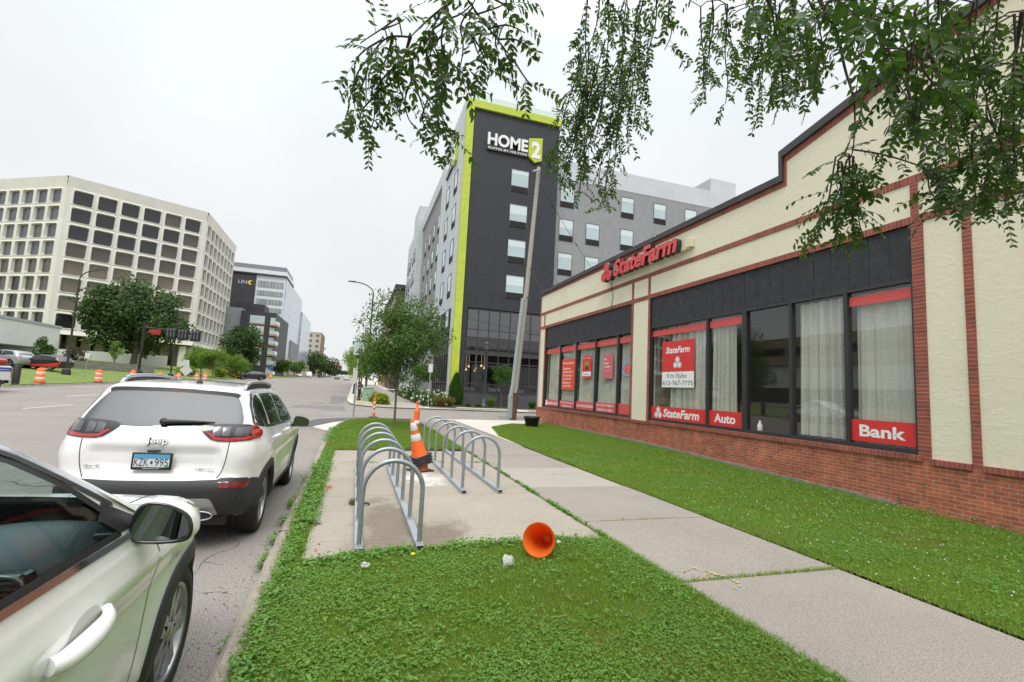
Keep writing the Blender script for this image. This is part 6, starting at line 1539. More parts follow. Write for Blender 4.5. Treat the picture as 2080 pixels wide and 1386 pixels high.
o = mb.build('dandelion', mat('dandelion_yellow', (.75, .50, .01), .7)); o.location = (.64, 4.72, .01); tag(o, 'yellow dandelion flower in the near grass', 'flower')
mb = MB(); mb.tube([(.14, 6.92, .02), (.18, 6.95, .045), (.22, 6.94, .02), (.27, 6.97, .03), (.31, 6.95, .015)], .016, 6); mb.tube([(.20, 6.94, .03), (.21, 7.0, .02)], .01, 6)
o = mb.build('bike_lock_remnant', M_BLACK, loc=(.22, 6.95, .02)); tag(o, 'short black lock remnant round the foot of the left rack', 'lock')
# construction barrels along the far kerb
def barrel_proto():
    t = thing('traffic_barrel', 'orange and white striped traffic barrel', 'traffic barrel', (0, 0, 0), 0, 'traffic barrels along the far kerb', local=True)
    mb = MB(); mb.lathe([(.36, 0), (.36, .03), (.31, .07), (.29, .08)], 20); mb.build('rubber_base', M_RUBBER, t)
    mb = MB(); pr = [(.285, .08)]
    for k in range(5): z = .10+k*.19; r_ = .285-k*.014; pr += [(r_, z), (r_-.002, z+.17), (r_-.012, z+.18)]
    pr += [(.20, 1.06), (.18, 1.08), (.06, 1.08)]; mb.lathe(pr, 24); mb.tube([(-.09, 0, 1.07), (-.08, 0, 1.14), (.08, 0, 1.14), (.09, 0, 1.07)], .02, 6); b = mb.build('drum', M_ORANGE2, t); OFF[b.name] = Vector()
    for k in (1, 3):
        z = .10+k*.19; r_ = .285-k*.014; w = MB(); w.lathe([(r_+.001, z), (r_+.004, z+.005), (r_+.002, z+.165), (r_-.001, z+.17)], 24, cap=False); w.build('reflective_band', M_REFL, b)
    return t
bp_ = barrel_proto()
bar = [(-21.4, 43.0, 'nearest striped barrel, in front of the black lamp post on the far grass'), (-20.9, 50.0, 'second striped barrel, between the two black posts on the far kerb'), (-20.9, 56.6, 'striped barrel just left of the base of the signal mast'),
       (-20.7, 63.0, 'striped barrel showing above the roof rail of the white crossover, left one'), (-20.6, 68.5, 'striped barrel above the roof rail of the white crossover, right one'), (-20.6, 75.5, 'striped barrel right of the diamond sign back, left of a pair'),
       (-20.1, 77.5, 'striped barrel right of the diamond sign back, right of a pair'), (-20.0, 112.0, 'striped barrel right behind the turning black hatchback'), (-20.0, 131.0, 'farthest striped barrel down the street past the black hatchback')]
for i, (x, y, l) in enumerate(bar): place(bp_, (x, y, terr(x, y)+(ROAD if x > -20.75 else 0.02)), random.uniform(0, 3), l, first=(i == 0))

# ================================================================== POLES, LAMPS, SIGNALS, SIGNS
M_BLKPOLE = mat('black_painted_steel', (0.022, 0.020, 0.022), 0.4, var=0.2, scale=3)
M_BRNPOLE = mat('dark_brown_steel', (0.040, 0.030, 0.030), 0.45)
M_SIGNGREY = mat('sign_back_aluminium', (0.42, 0.44, 0.45), 0.45, metal=0.4)
M_GREYPOST = mat('grey_sign_post', (0.36, 0.37, 0.37), 0.5, metal=0.3)
M_WOOD = mat('weathered_pole_wood', (0.36, 0.33, 0.285), 0.9, var=0.25, scale=14, bump=0.6, bscale=30)
M_WOODDARK = mat('stained_pole_foot', (0.12, 0.055, 0.03), 0.9, var=0.4, scale=10, bump=0.5)
M_CONDUIT = mat('grey_green_conduit', (0.30, 0.36, 0.34), 0.6, var=0.08, scale=3)
def street_lamp(label, loc, h, arm, dirv, m=M_BLKPOLE, base=True, tilt=0.0, group='street lamps along the road'):
    t = thing('street_lamp', label, 'street lamp', loc, 0, group, local=True); dx, dy = dirv
    mb = MB(); mb.tube([(0, 0, 0), (0, 0, h*.5), (0, 0, h-.9)], [.105, .085, .065], 12); mb.build('pole', m, t)
    p = [(0, 0, h-.95)]+[(dx*arm*(1-math.cos(a)), dy*arm*(1-math.cos(a)), h-.95+.95*math.sin(a)) for a in [math.pi/2*k/10 for k in range(1, 11)]]
    mb = MB(); mb.tube(p, .05, 10); mb.build('arm', m, t)
    q = Vector((dx*arm, dy*arm, h)); ang = math.atan2(dy, dx)
    mb = MB(); M_ = Matrix.Translation(q) @ Matrix.Rotation(ang, 4, 'Z'); mb.bbox(-.1, .62, -.13, .13, -.04, .055, .03, M_); mb.bbox(.0, .2, -.05, .05, .05, .10, .02, M_); mb.build('lamp_head', M_BLKPOLE, t)
    mb = MB(); mb.box(.12, .56, -.10, .10, -.047, -.041, M_); mb.build('lens', mat('lamp_lens', (.55, .56, .55), .2), t)
    if base: mb = MB(); mb.lathe([(.36, 0), (.36, .25), (.33, .55), (.22, .62), (.12, .66)], 8, Matrix.Identity(4), smooth=False); mb.build('base', m, t)
    return t
street_lamp('tall black street lamp on the far grass behind the nearest barrels, arm to the right', (-25.6, 55.2, lawn_z(-25.6, 55.2)-.05), 10.0, 1.7, (.93, -.36), M_BRNPOLE)
street_lamp('thin street lamp behind the signal mast, half hidden by the big tree', (-22.9, 73.0, lawn_z(-22.9, 73)-.05), 8.6, 1.2, (.9, -.3), M_BRNPOLE)
street_lamp('curved black street lamp rising above the young tree, arm over the road', (.95, 47.5, terr(0, 47.5)), 10.9, 1.75, (-1, 0), base=True)
street_lamp('second street lamp down the right pavement, its head just clear of the leaves', (.9, 84.0, terr(0, 84)), 10.9, 1.75, (-1, 0))
street_lamp('third street lamp down the right pavement, smallest of the row', (.9, 122.0, terr(0, 122)), 10.9, 1.75, (-1, 0))
# signal mast with horizontal heads seen from behind
sm_ = thing('signal_mast', 'black signal mast with a horizontal arm of signal heads over the road', 'traffic signal', (-25.9, 71.6, .85), 0, None, local=True)
mb = MB(); mb.tube([(0, 0, 0), (0, 0, 3), (0, 0, 7.1)], [.17, .15, .12], 12); mb.build('pole', M_BLKPOLE, sm_)
mb = MB(); mb.lathe([(.5, 0), (.48, .3), (.36, .9), (.2, 1.0)], 8, smooth=False); mb.build('base', M_BLKPOLE, sm_)
armv = Vector((6.9, -2.65, -.62)); mb = MB(); mb.tube([(0, 0, 6.35), (armv.x*.5, armv.y*.5, 6.2), (armv.x, armv.y, 6.35+armv.z*.8)], [.10, .085, .06], 10); mb.build('arm', M_BLKPOLE, sm_)
M_SIGRED = mat('red_sign_enamel', (.38, .03, .03), .4); M_SIGCASE = mat('signal_case', (.03, .033, .04), .5)
ang = math.atan2(armv.y, armv.x)
def along(u, z): return Matrix.Translation((armv.x*u, armv.y*u, 6.35+armv.z*.8*u+z)) @ Matrix.Rotation(ang, 4, 'Z')
mb = MB(); mb.bbox(-.75, .75, -.05, .05, -.42, .02, .03, along(.20, -.12)); mb.bbox(-.45, .65, -.05, .05, -.62, -.42, .03, along(.20, -.12)); mb.build('red_sign', M_SIGRED, sm_)
for k in range(3):
    u = .50+k*.21; h = MB(); h.bbox(-.66, .66, -.02, .03, -.95, .42, .02, along(u, -.05)); hd = h.build('signal_head', M_SIGCASE, sm_); OFF[hd.name] = Vector()
    b = MB()
    for j in range(3): b.bbox(-.58+j*.41, -.22+j*.41, -.22, -.03, -.85, .32, .07, along(u, -.05))
    b.build('lamp_housing', M_SIGCASE, hd)
    b = MB()
    for j in range(3): b.bbox(-.46+j*.41, -.34+j*.41, -.25, -.225, .08, .22, .01, along(u, -.05)); b.bbox(-.42+j*.41, -.38+j*.41, -.25, -.225, -.70, -.10, .01, along(u, -.05))
    b.build('bracket', M_SIGNGREY, hd)
def sign_on_post(label, loc, h, w, hh, m=M_SIGNGREY, post=M_GREYPOST, face=(0, -1), shape='rect', r_=.03, txt=None, cat='sign', extra=None):
    t = thing('road_sign', label, cat, loc, 0, None, local=True); ang = math.atan2(face[1], face[0])+math.pi/2; M_ = Matrix.Rotation(ang, 4, 'Z')
    mb = MB(); mb.tube([(0, 0, 0), (0, 0, h)], r_, 8); mb.build('post', post, t)
    if shape == 'diamond': pl = [(0, -w*.7), (w*.7, 0), (0, w*.7), (-w*.7, 0)]
    elif shape == 'round': pl = [(w/2*math.cos(a*.2618), hh/2*math.sin(a*.2618)) for a in range(24)]
    else: pl = chaikin([(-w/2, -hh/2), (w/2, -hh/2), (w/2, hh/2), (-w/2, hh/2)], 0)
    z = h-hh/2-.02 if shape != 'diamond' else h-.1
    mb = MB(); mb.prism(pl, lambda a, b, q: M_ @ Vector((a, -.045-q, z+b)), .006); mb.build('panel', m, t)
    if txt: pass
    return t
M_SIGNWHITE = mat('white_sign_sheet', (.62, .64, .64), .5)
sign_on_post('slim grey post with a narrow pale sign on the far grass', (-23.1, 52.8, lawn_z(-23.1, 52.8)-.05), 2.4, .35, .5, M_SIGNWHITE)
dm = sign_on_post('back of a diamond roadwork sign on a low stand beyond the white crossover', (-19.6, 67.5, terr(-19.6, 67.5)+ROAD), 1.55, 1.0, 1.0, mat('sign_back_white', (.55, .55, .56), .5), shape='diamond')
sign_on_post('white sign board on a post in front of the far shrubs', (-17.4-3.9, 70.9+2, lawn_z(-21.3, 72.9)), 2.6, .75, .75, mat('white_board', (.68, .72, .72), .5), r_=.06)
sp = sign_on_post('grey corner pole with pale sign backs and a street blade, left of young tree', (.02, 23.57, 0), 3.55, .46, .60, mat('pale_sign_back', (.52, .58, .58), .5), r_=.042)
mb = MB(); mb.box(-.30, .30, -.015, .015, 3.40, 3.58); mb.build('street_blade', mat('green_sign', (.01, .22, .16), .5), sp)
mb = MB(); mb.box(-.015, .015, -.36, .36, 3.60, 3.78); mb.build('street_blade', MATS['green_sign'], sp)
mb = MB(); mb.lathe([(.06, 2.78), (.075, 2.8), (.075, 2.93), (.06, 2.95)], 12); mb.build('clamp', M_BLACK, sp)
mb = MB(); mb.box(-.17, .03, -.07, -.062, 1.62, 2.32); mb.build('lower_sign', mat('cream_sign', (.6, .6, .52), .5), sp)
s2 = sign_on_post('small parking sign on a thin post behind the green utility box', (1.0, 45.5, terr(1, 45.5)), 3.25, .36, .55, M_SIGNWHITE)
mb = MB(); text_into(mb, 'P', (-.09, -.055, 2.85), (1, 0, 0), (0, 0, 1), .16, .22, bold=.02); mb.build('lettering', mat('sign_red_ink', (.45, .05, .08), .5), s2)
sign_on_post('thin grey sign post in front of the white flowers at the hotel corner', (5.25, 36.05, terr(5, 36)), 3.2, .32, .62, M_SIGNWHITE)
sign_on_post('blue round sign by the shops far down the left pavement', (-21.6, 140, terr(-21.6, 140)), 3.4, 1.3, 1.3, mat('blue_sign', (.05, .16, .36), .5), shape='round')
sign_on_post('square white street sign far down the left pavement', (-21.8, 185, terr(-21.8, 185)), 4.6, 1.1, 1.2, M_SIGNWHITE)
# ornamental post lamp at the hotel
pl_ = thing('post_lamp', 'black lantern post lamp in front of the hotel lobby windows', 'post lamp', (10.1, 38.4, terr(10, 38.4)+.01), 0, None, local=True)
mb = MB(); mb.lathe([(.30, 0), (.30, .12), (.24, .16), (.2, .5), (.15, .6), (.10, .66), (.085, 1.0), (.075, 4.5), (.10, 4.55), (.07, 4.62)], 16); mb.build('pole', mat('slate_painted_steel', (.035, .038, .048), .45), pl_)
mb = MB(); mb.lathe([(.07, 4.62), (.16, 4.72), (.20, 5.12), (.22, 5.14), (.22, 5.18), (.14, 5.34), (.05, 5.44), (0, 5.5)], 12); mb.build('lantern', MATS['slate_painted_steel'], pl_)
mb = MB(); mb.lathe([(.172, 4.76), (.203, 5.10)], 12, cap=False); mb.build('lantern_glass', mat('smoked_lantern_glass', (.10, .10, .10), .15), pl_)
# wooden utility pole with conduit
up_ = thing('utility_pole', 'leaning wooden utility pole with a grey conduit up its left side', 'utility pole', (8.95, 26.9, 0), 0, None, local=True)
lean = Vector((.88, 0.1, 15.6)); mb = MB(); mb.tube([(0, 0, 1.5), tuple(lean*.5), tuple(lean)], [.16, .14, .115], 14); mb.build('pole', M_WOOD, up_)
mb = MB(); mb.tube([(-.02, 0, -.1), (.0, 0, .8), (.09, .01, 1.7)], [.165, .163, .158], 14); mb.build('pole_foot', M_WOODDARK, up_)
mb = MB(); mb.bbox(-.38, -.13, -.14, .12, 0, 1.35, .05); mb.build('conduit_box', M_CONDUIT, up_)
mb = MB(); mb.tube([(-.25, -.03, 1.3), (-.16, -.05, 1.9), (.18, -.10, 7.15)], [.14, .13, .115], 10); mb.build('conduit', M_CONDUIT, up_)
mb = MB(); mb.box(-.75, .10, -.18, -.10, 15.1, 15.25, Matrix.Translation((.8, 0, -.05)) @ Matrix.Rotation(R(-52), 4, 'Y', ) @ Matrix.Translation((0, 0, 0)) if False else None); mb = MB()
a, b = Vector((.86, -.1, 15.35)), Vector((.15, -.9, 14.75)); mb.tube([a, b], [.055, .055], 4); mb.build('brace', M_WOOD, up_)
wires = [((.80, .05, 14.7), (16.0, 13.1, 8.2)), ((.55, .05, 10.2), (14.0, 13.0, 7.0)), ((.5, .05, 9.3), (1.2, -1.9, 7.2)), ((.38, .02, 7.4), (.75, -1.75, 6.9))]
for i, (a, b) in enumerate(wires):
    a, b = Vector(a), Vector(b); mb = MB(); P3 = [a.lerp(b, k/10)-Vector((0, 0, .35*math.sin(math.pi*k/10))) for k in range(11)]; mb.tube(P3, .014, 5)
    for k in (1, 3): mb.tube([P3[k], P3[k]+(P3[k+1]-P3[k])*.18], .035, 6)
    mb.build('service_wire', M_BLACK, up_)
mb = MB(); mb.bbox(8.62, 9.1, 22.7, 23.3, -.05, .30, .02); o = mb.build('stone_block', mat('pinkish_stone', (.38, .27, .24), .85, var=.15, scale=6), loc=(8.86, 23, 0)); tag(o, 'low pinkish stone block on the pavement behind the planter pot', 'block')
# green utility box on its bed
gb = thing('utility_box', 'pale green metal utility box among yellow flowers on the corner bed', 'utility box', (1.0, 40.4, terr(1, 40.4)), 0, None, local=True)
M_GREENBOX = mat('pale_green_enamel', (.25, .38, .27), .5, var=.06, scale=2)
mb = MB(); mb.bbox(-.42, .42, -.36, .36, .06, 1.05, .03); mb.bbox(-.44, .44, -.40, .38, 1.05, 1.16, .03); mb.build('cabinet', M_GREENBOX, gb)
mb = MB(); mb.box(-.5, .5, -.44, .44, 0, .06); mb.build('plinth', M_CONC, gb); mb = MB(); mb.bbox(-.03, .03, -.385, -.36, .5, .62, .008); mb.build('latch', M_BLACK, gb)
for i, (x, y, l) in enumerate(((.35, 41.6, 'squat black bollard just left of the green utility box'), (-.1, 56, 'dark tree-pit post beside the right kerb beyond the green box'), (-.1, 66, 'farther dark tree-pit post beside the right kerb'))):
    mb = MB(); mb.lathe([(.17, 0), (.17, .1), (.13, .14), (.12, .85), (.15, .9), (.1, .98), (0, 1.0)], 12); o = mb.build('bollard', M_BLKPOLE); o.location = (x, y, terr(x, y)); tag(o, l, 'bollard', 'dark posts on the right pavement')
mb = MB(); mb.lathe([(.2, 0), (.2, 1.15), (.16, 1.2)], 10); mb.box(-.28, .28, -.05, .05, 1.2, 1.26); o = mb.build('bollard', M_BLKPOLE); o.location = (-20.95, 39.6, .45); tag(o, 'black post with a pale top just behind the tail of the pickup', 'post')
# stone retaining wall and white terrace walls
M_STONE = brick_mat('grey_stone_blocks', (1, 2), (.33, .31, .28), (.26, .245, .22), (.2, .19, .17), bw=.9, bh=.3, joint=.02, stain=.3)
def wall_run(name, label, a, b, z0, z1, m, th=.35, cat='wall'):
    a, b = Vector(a), Vector(b); t = (b-a).normalized(); n = Vector((-t.y, t.x))*th/2; mb = MB()
    vs = [(p.x, p.y, z) for z in (0, 1) for p in (a-n, b-n, b+n, a+n)]; za = (z0, z1); vs = [(x, y, (za[0], za[1])[int(z)]) for x, y, z in vs]
    mb.add(vs, [(0, 3, 2, 1), (4, 5, 6, 7), (0, 1, 5, 4), (1, 2, 6, 5), (2, 3, 7, 6), (3, 0, 4, 7)]); o = mb.build(name, m, loc=(a.x, a.y, z0)); tag(o, label, cat); return o
wall_run('retaining_wall', 'grey stone retaining wall along the lot, below the lawn slope', (-31.5, 66.6), (-26.6, 78.2), .6, 2.55, M_STONE)
wall_run('retaining_wall', 'white terrace wall at the foot of the office block', (-52, 108), (-36, 112), 2.0, 5.0, mat('white_terrace', (.62, .63, .62), .7), cat='wall')
# distant signal at the end of the street
for x, l in ((-9.5, 'distant signal head showing red over the end of the street'), (-3.5, 'distant signal head showing green over the end of the street')):
    t = thing('traffic_signal', l, 'traffic signal', (x, 240, terr(x, 240)), 0, None, local=True)
    mb = MB(); mb.tube([(5 if x > -5 else -12, 0, 0), (5 if x > -5 else -12, 0, 6.6)], .12, 8); mb.tube([(5 if x > -5 else -12, 0, 6.4), (0, 0, 6.6)], .07, 6); mb.build('mast', M_BLKPOLE, t)
    mb = MB(); mb.bbox(-.5, .5, -.2, .1, 5.6, 7.1, .05); mb.build('signal_head', M_SIGCASE, t)
    mb = MB(); mb.lathe([(0, 0), (.22, 0)], 12, Matrix.Translation((0, -.21, 6.8 if x < -5 else 5.9)) @ Matrix.Rotation(R(90), 4, 'X')); mb.build('lit_lens', mat('red_signal', (.5, .02, .02), .4, emit=(1, .05, .04), estr=1.5) if x < -5 else mat('green_signal', (.02, .4, .25), .4, emit=(.05, .9, .55), estr=1.0), t)
wt = thing('water_tower', 'faint pale water tower far beyond the end of the street', 'water tower', (-52, 800, 12), 0, None, local=True)
mb = MB(); mb.lathe([(.9, 0), (.7, 36), (3.4, 39), (4.4, 41.5), (3.4, 44), (0, 45)], 16); mb.build('tank', mat('pale_tank', (.72, .76, .80), .6), wt)
STRANDS = [(1, 0.25, 1, [[0.28,1.69,3.21],[0.25,1.75,3.17],[0.16,1.82,3.11],[0.1,1.88,3.06]]),
(1, 0.2, 1, [[0.1,1.86,3.05],[0.08,1.94,2.98]]),
(0.95, 1.2, 0, [[0.07,1.85,2.92],[0.15,1.93,2.89],[0.25,2.01,2.85],[0.3,2.0,2.78],[0.33,2.05,2.75]]),
(0.9, 1.2, 0, [[0.09,1.8,3.0],[0.04,1.84,3.02],[-0.0,1.83,2.99],[-0.04,1.89,2.96],[-0.06,1.94,2.9],[-0.05,1.93,2.79]]),
(0.9, 1.5, 0, [[-0.01,1.83,2.98],[-0.08,1.87,2.94],[-0.11,1.96,2.94],[-0.1,1.99,2.86]]),
(0.85, 1.3, 0, [[0.07,1.86,2.93],[0.01,1.96,2.92],[-0.02,1.94,2.81],[-0.01,2.03,2.76],[-0.03,2.0,2.69]]),
(0.8, 1.2, 0, [[-0.06,1.97,2.91],[-0.1,2.12,2.86],[-0.04,2.09,2.75]]),
(0.7, 1, 0, [[-0.01,1.81,3.01],[0.05,1.86,3.09],[0.07,1.84,3.1]]),
(0.8, 1, 0, [[0.07,1.87,2.94],[0.07,1.99,2.91],[0.11,1.98,2.83]]),
(0.75, 1, 0, [[0.13,1.94,2.92],[0.17,1.93,2.82],[0.21,2.04,2.8]]),
(0.75, 1, 0, [[0.24,1.98,2.84],[0.27,2.05,2.77],[0.26,2.07,2.73]]),
(1.1, 1.6, 0, [[0.21,1.65,3.05],[0.18,1.69,3.02],[0.17,1.71,2.96],[0.2,1.74,2.91],[0.24,1.76,2.86]]),
(1.1, 1.6, 0, [[0.2,1.65,2.98],[0.16,1.7,2.97],[0.17,1.68,2.88],[0.22,1.76,2.91]]),
(1, 0.9, 0, [[0.28,1.69,3.15],[0.35,1.72,3.1],[0.44,1.79,3.09],[0.51,1.78,3.01],[0.56,1.78,2.95],[0.61,1.81,2.93]]),
(1, 1.3, 0, [[0.32,1.75,3.15],[0.27,1.73,3.05],[0.32,1.85,3.07],[0.3,1.83,2.92]]),
(1, 1, 0, [[0.34,1.76,3.14],[0.42,1.73,3.17],[0.43,1.64,3.12]]),
(1, 1, 0, [[0.4,1.78,3.11],[0.46,1.71,3.1],[0.54,1.72,3.09]]),
(0.9, 1, 0, [[0.43,1.72,3.03],[0.5,1.7,3.04],[0.56,1.71,3.02]]),
(1.1, 1.2, 0, [[0.28,1.74,3.05],[0.34,1.68,2.97],[0.41,1.78,2.93]]),
(1, 1.2, 0, [[0.24,1.81,3.13],[0.29,1.79,3.15],[0.32,1.7,3.14]]),
(1, 1, 0, [[0.34,1.67,3.17],[0.41,1.69,3.16],[0.49,1.7,3.17]]),
(1, 1.6, 0, [[0.04,1.77,3.04],[-0.01,1.86,3.05],[-0.06,1.89,3.02],[-0.09,1.91,3.0]]),
(1, 1.6, 0, [[-0.04,1.85,2.92],[-0.09,1.97,2.93],[-0.11,1.93,2.81],[-0.09,1.99,2.77]]),
(0.95, 1.6, 0, [[-0.02,1.99,2.84],[-0.07,2.05,2.8],[-0.07,2.01,2.72],[-0.02,2.09,2.73]]),
(1.2, 2, 0, [[0.18,1.75,2.99],[0.15,1.76,2.92],[0.19,1.79,2.87],[0.26,1.78,2.85]]),
(1.2, 2, 0, [[0.21,1.66,3.0],[0.2,1.71,2.95],[0.24,1.79,2.94],[0.34,1.84,2.92]]),
(1.1, 1.6, 0, [[0.28,1.74,3.06],[0.33,1.74,3.03],[0.38,1.86,3.05],[0.44,1.84,2.97]]),
(1.1, 1.4, 0, [[0.4,1.68,3.16],[0.46,1.66,3.12],[0.45,1.72,3.13]]),
(0.9, 1.4, 0, [[0.54,1.82,3.02],[0.58,1.8,2.95],[0.61,1.8,2.93]]),
(0.9, 1.4, 0, [[0.12,1.88,2.88],[0.1,2.01,2.87],[0.12,1.95,2.75],[0.16,2.01,2.75]]),
(0.9, 1.4, 0, [[0.2,1.98,2.88],[0.17,1.95,2.76],[0.22,2.03,2.76]]),
(0.8, 1.4, 0, [[0.31,2.03,2.79],[0.35,2.01,2.75],[0.34,2.05,2.72]]),
(1, 1.3, 0, [[0.03,1.81,3.0],[0.02,1.88,2.96],[-0.01,1.89,2.88],[0.01,2.0,2.86]]),
(0.8, 1.4, 0, [[0.99,2.09,3.75],[1.02,2.18,3.59],[1.09,2.29,3.46],[1.18,2.44,3.33],[1.23,2.54,3.14]]),
(0.8, 1.4, 0, [[1.18,2.35,4.02],[1.22,2.41,3.94],[1.23,2.5,3.85],[1.19,2.55,3.73],[1.22,2.66,3.65]]),
(0.8, 1.4, 0, [[1.14,2.18,3.86],[1.23,2.3,3.77],[1.26,2.38,3.61],[1.32,2.52,3.47],[1.33,2.61,3.29]]),
(0.8, 1.4, 0, [[1.4,2.39,4.15],[1.42,2.48,3.97],[1.49,2.59,3.81],[1.52,2.67,3.6],[1.58,2.85,3.44]]),
(0.8, 1.4, 0, [[1.29,2.06,3.81],[1.32,2.18,3.7],[1.38,2.25,3.55],[1.42,2.36,3.4],[1.42,2.4,3.18]]),
(0.8, 1.4, 0, [[1.16,1.83,3.58],[1.19,1.91,3.52],[1.19,1.97,3.42],[1.22,2.03,3.33],[1.22,2.09,3.23]]),
(0.8, 1.4, 0, [[1.32,1.98,3.77],[1.42,2.11,3.7],[1.4,2.18,3.54],[1.43,2.24,3.38],[1.48,2.39,3.26]]),
(0.75, 1.5, 0, [[1.05,2.3,3.53],[1.08,2.42,3.45],[1.06,2.51,3.33],[1.08,2.63,3.22],[1.05,2.72,3.08]]),
(0.75, 1.5, 0, [[1.19,2.6,3.84],[1.22,2.66,3.75],[1.2,2.72,3.64],[1.16,2.81,3.55],[1.19,2.95,3.48]]),
(0.75, 1.5, 0, [[1.3,2.73,3.75],[1.33,2.78,3.63],[1.3,2.89,3.53],[1.27,2.94,3.38],[1.25,3.08,3.28]]),
(0.75, 1.5, 0, [[1.05,2.19,3.53],[1.09,2.27,3.39],[1.12,2.45,3.3],[1.11,2.47,3.1],[1.1,2.61,2.94]]),
(0.75, 1.5, 0, [[1.13,2.27,3.5],[1.16,2.34,3.38],[1.13,2.43,3.25],[1.14,2.55,3.14],[1.09,2.63,2.98]]),
(0.75, 1.5, 0, [[1.24,2.37,3.72],[1.24,2.49,3.57],[1.21,2.6,3.39],[1.25,2.75,3.24],[1.18,2.82,3.01]]),
(0.75, 1.5, 0, [[1.23,2.27,3.47],[1.19,2.37,3.41],[1.16,2.35,3.27],[1.13,2.46,3.21],[1.06,2.55,3.12]]),
(0.75, 1.6, 0, [[1.24,2.45,3.61],[1.27,2.62,3.52],[1.3,2.73,3.38],[1.35,2.81,3.22],[1.34,2.87,3.02]]),
(0.75, 1.6, 0, [[1.18,2.26,3.29],[1.18,2.31,3.17],[1.15,2.37,3.05],[1.17,2.47,2.96],[1.16,2.47,2.81]]),
(0.75, 1.6, 0, [[1.21,2.28,3.47],[1.23,2.34,3.37],[1.26,2.45,3.29],[1.19,2.48,3.15],[1.18,2.52,3.02]]),
(0.75, 1.6, 0, [[1.25,2.19,3.5],[1.26,2.27,3.36],[1.27,2.32,3.2],[1.27,2.42,3.05],[1.3,2.51,2.9]]),
(0.75, 1.6, 0, [[1.26,2.2,3.5],[1.3,2.24,3.34],[1.29,2.33,3.18],[1.34,2.46,3.05],[1.32,2.46,2.84]]),
(0.75, 1.6, 0, [[1.46,2.41,3.75],[1.51,2.58,3.61],[1.51,2.68,3.39],[1.56,2.77,3.17],[1.54,2.91,2.94]]),
(0.7, 1.2, 0, [[1.39,2.43,3.63],[1.4,2.47,3.56],[1.44,2.52,3.5],[1.43,2.53,3.41],[1.46,2.53,3.32]]),
(0.7, 1.2, 0, [[1.42,2.45,3.68],[1.47,2.52,3.57],[1.45,2.57,3.44],[1.5,2.63,3.31],[1.55,2.68,3.18]]),
(0.7, 1.2, 0, [[1.44,2.31,3.56],[1.51,2.43,3.56],[1.49,2.42,3.45],[1.54,2.51,3.42],[1.54,2.53,3.33]]),
(0.9, 1.3, 0, [[0.94,1.78,3.46],[0.96,1.82,3.44],[1.0,1.81,3.4],[1.06,1.85,3.39],[1.11,1.92,3.39]]),
(0.9, 1.3, 0, [[1.25,2.16,3.91],[1.26,2.19,3.84],[1.28,2.28,3.84],[1.26,2.24,3.71],[1.29,2.27,3.66]]),
(0.9, 1.3, 0, [[1.41,2.05,3.85],[1.43,2.14,3.83],[1.38,2.13,3.71],[1.38,2.21,3.66],[1.36,2.25,3.58]]),
(0.9, 1.3, 0, [[1.3,1.81,3.65],[1.32,1.86,3.61],[1.32,1.87,3.52],[1.38,1.91,3.48],[1.36,1.95,3.41]]),
(0.8, 1.3, 0, [[1.61,1.99,3.76],[1.66,2.05,3.68],[1.73,2.11,3.6],[1.73,2.11,3.46],[1.79,2.17,3.37]]),
(0.8, 1.3, 0, [[1.47,1.76,3.64],[1.52,1.78,3.55],[1.58,1.86,3.5],[1.61,1.93,3.43],[1.61,1.96,3.32]]),
(0.8, 1.3, 0, [[1.8,2.12,3.96],[1.85,2.19,3.91],[1.86,2.22,3.82],[1.91,2.27,3.74],[1.92,2.31,3.65]]),
(0.8, 1.3, 0, [[1.58,1.76,3.58],[1.63,1.82,3.5],[1.67,1.88,3.42],[1.76,1.95,3.35],[1.76,1.97,3.23]]),
(0.8, 1.4, 0, [[1.78,2.0,3.84],[1.84,2.05,3.78],[1.88,2.07,3.71],[1.94,2.09,3.63],[1.96,2.1,3.53]]),
(0.8, 1.4, 0, [[1.96,2.01,3.89],[2.0,2.07,3.84],[2.09,2.14,3.8],[2.09,2.16,3.69],[2.14,2.18,3.6]]),
(0.8, 1.4, 0, [[1.74,1.69,3.58],[1.71,1.68,3.43],[1.78,1.78,3.38],[1.83,1.8,3.28],[1.89,1.88,3.2]]),
(0.8, 1.4, 0, [[1.84,1.73,3.71],[1.85,1.78,3.62],[1.89,1.83,3.54],[1.88,1.89,3.44],[1.89,1.93,3.34]]),
(0.8, 1.4, 0, [[2.1,1.93,3.87],[2.15,2.0,3.84],[2.19,2.05,3.78],[2.19,2.09,3.69],[2.19,2.18,3.64]]),
(0.8, 1.4, 0, [[1.94,1.68,3.73],[2.0,1.76,3.65],[2.01,1.82,3.52],[2.07,1.95,3.45],[2.09,2.01,3.31]]),
(0.85, 1.4, 0, [[1.62,1.51,3.33],[1.64,1.54,3.27],[1.71,1.58,3.22],[1.77,1.62,3.17],[1.81,1.65,3.11]]),
(0.85, 1.4, 0, [[1.93,1.78,3.71],[1.98,1.83,3.66],[2.04,1.83,3.57],[2.08,1.85,3.48],[2.12,1.83,3.36]]),
(0.85, 1.4, 0, [[1.89,1.72,3.53],[1.93,1.76,3.45],[1.94,1.78,3.35],[1.97,1.79,3.25],[1.98,1.81,3.15]]),
(0.85, 1.4, 0, [[1.97,1.72,3.63],[2.03,1.79,3.6],[2.09,1.82,3.53],[2.09,1.81,3.42],[2.14,1.81,3.33]]),
(0.85, 1.4, 0, [[1.73,1.5,3.33],[1.8,1.55,3.29],[1.78,1.51,3.16],[1.83,1.51,3.08],[1.86,1.54,3.02]]),
(0.85, 1.4, 0, [[1.85,1.57,3.46],[1.89,1.6,3.42],[1.88,1.58,3.32],[1.95,1.64,3.3],[1.95,1.66,3.23]]),
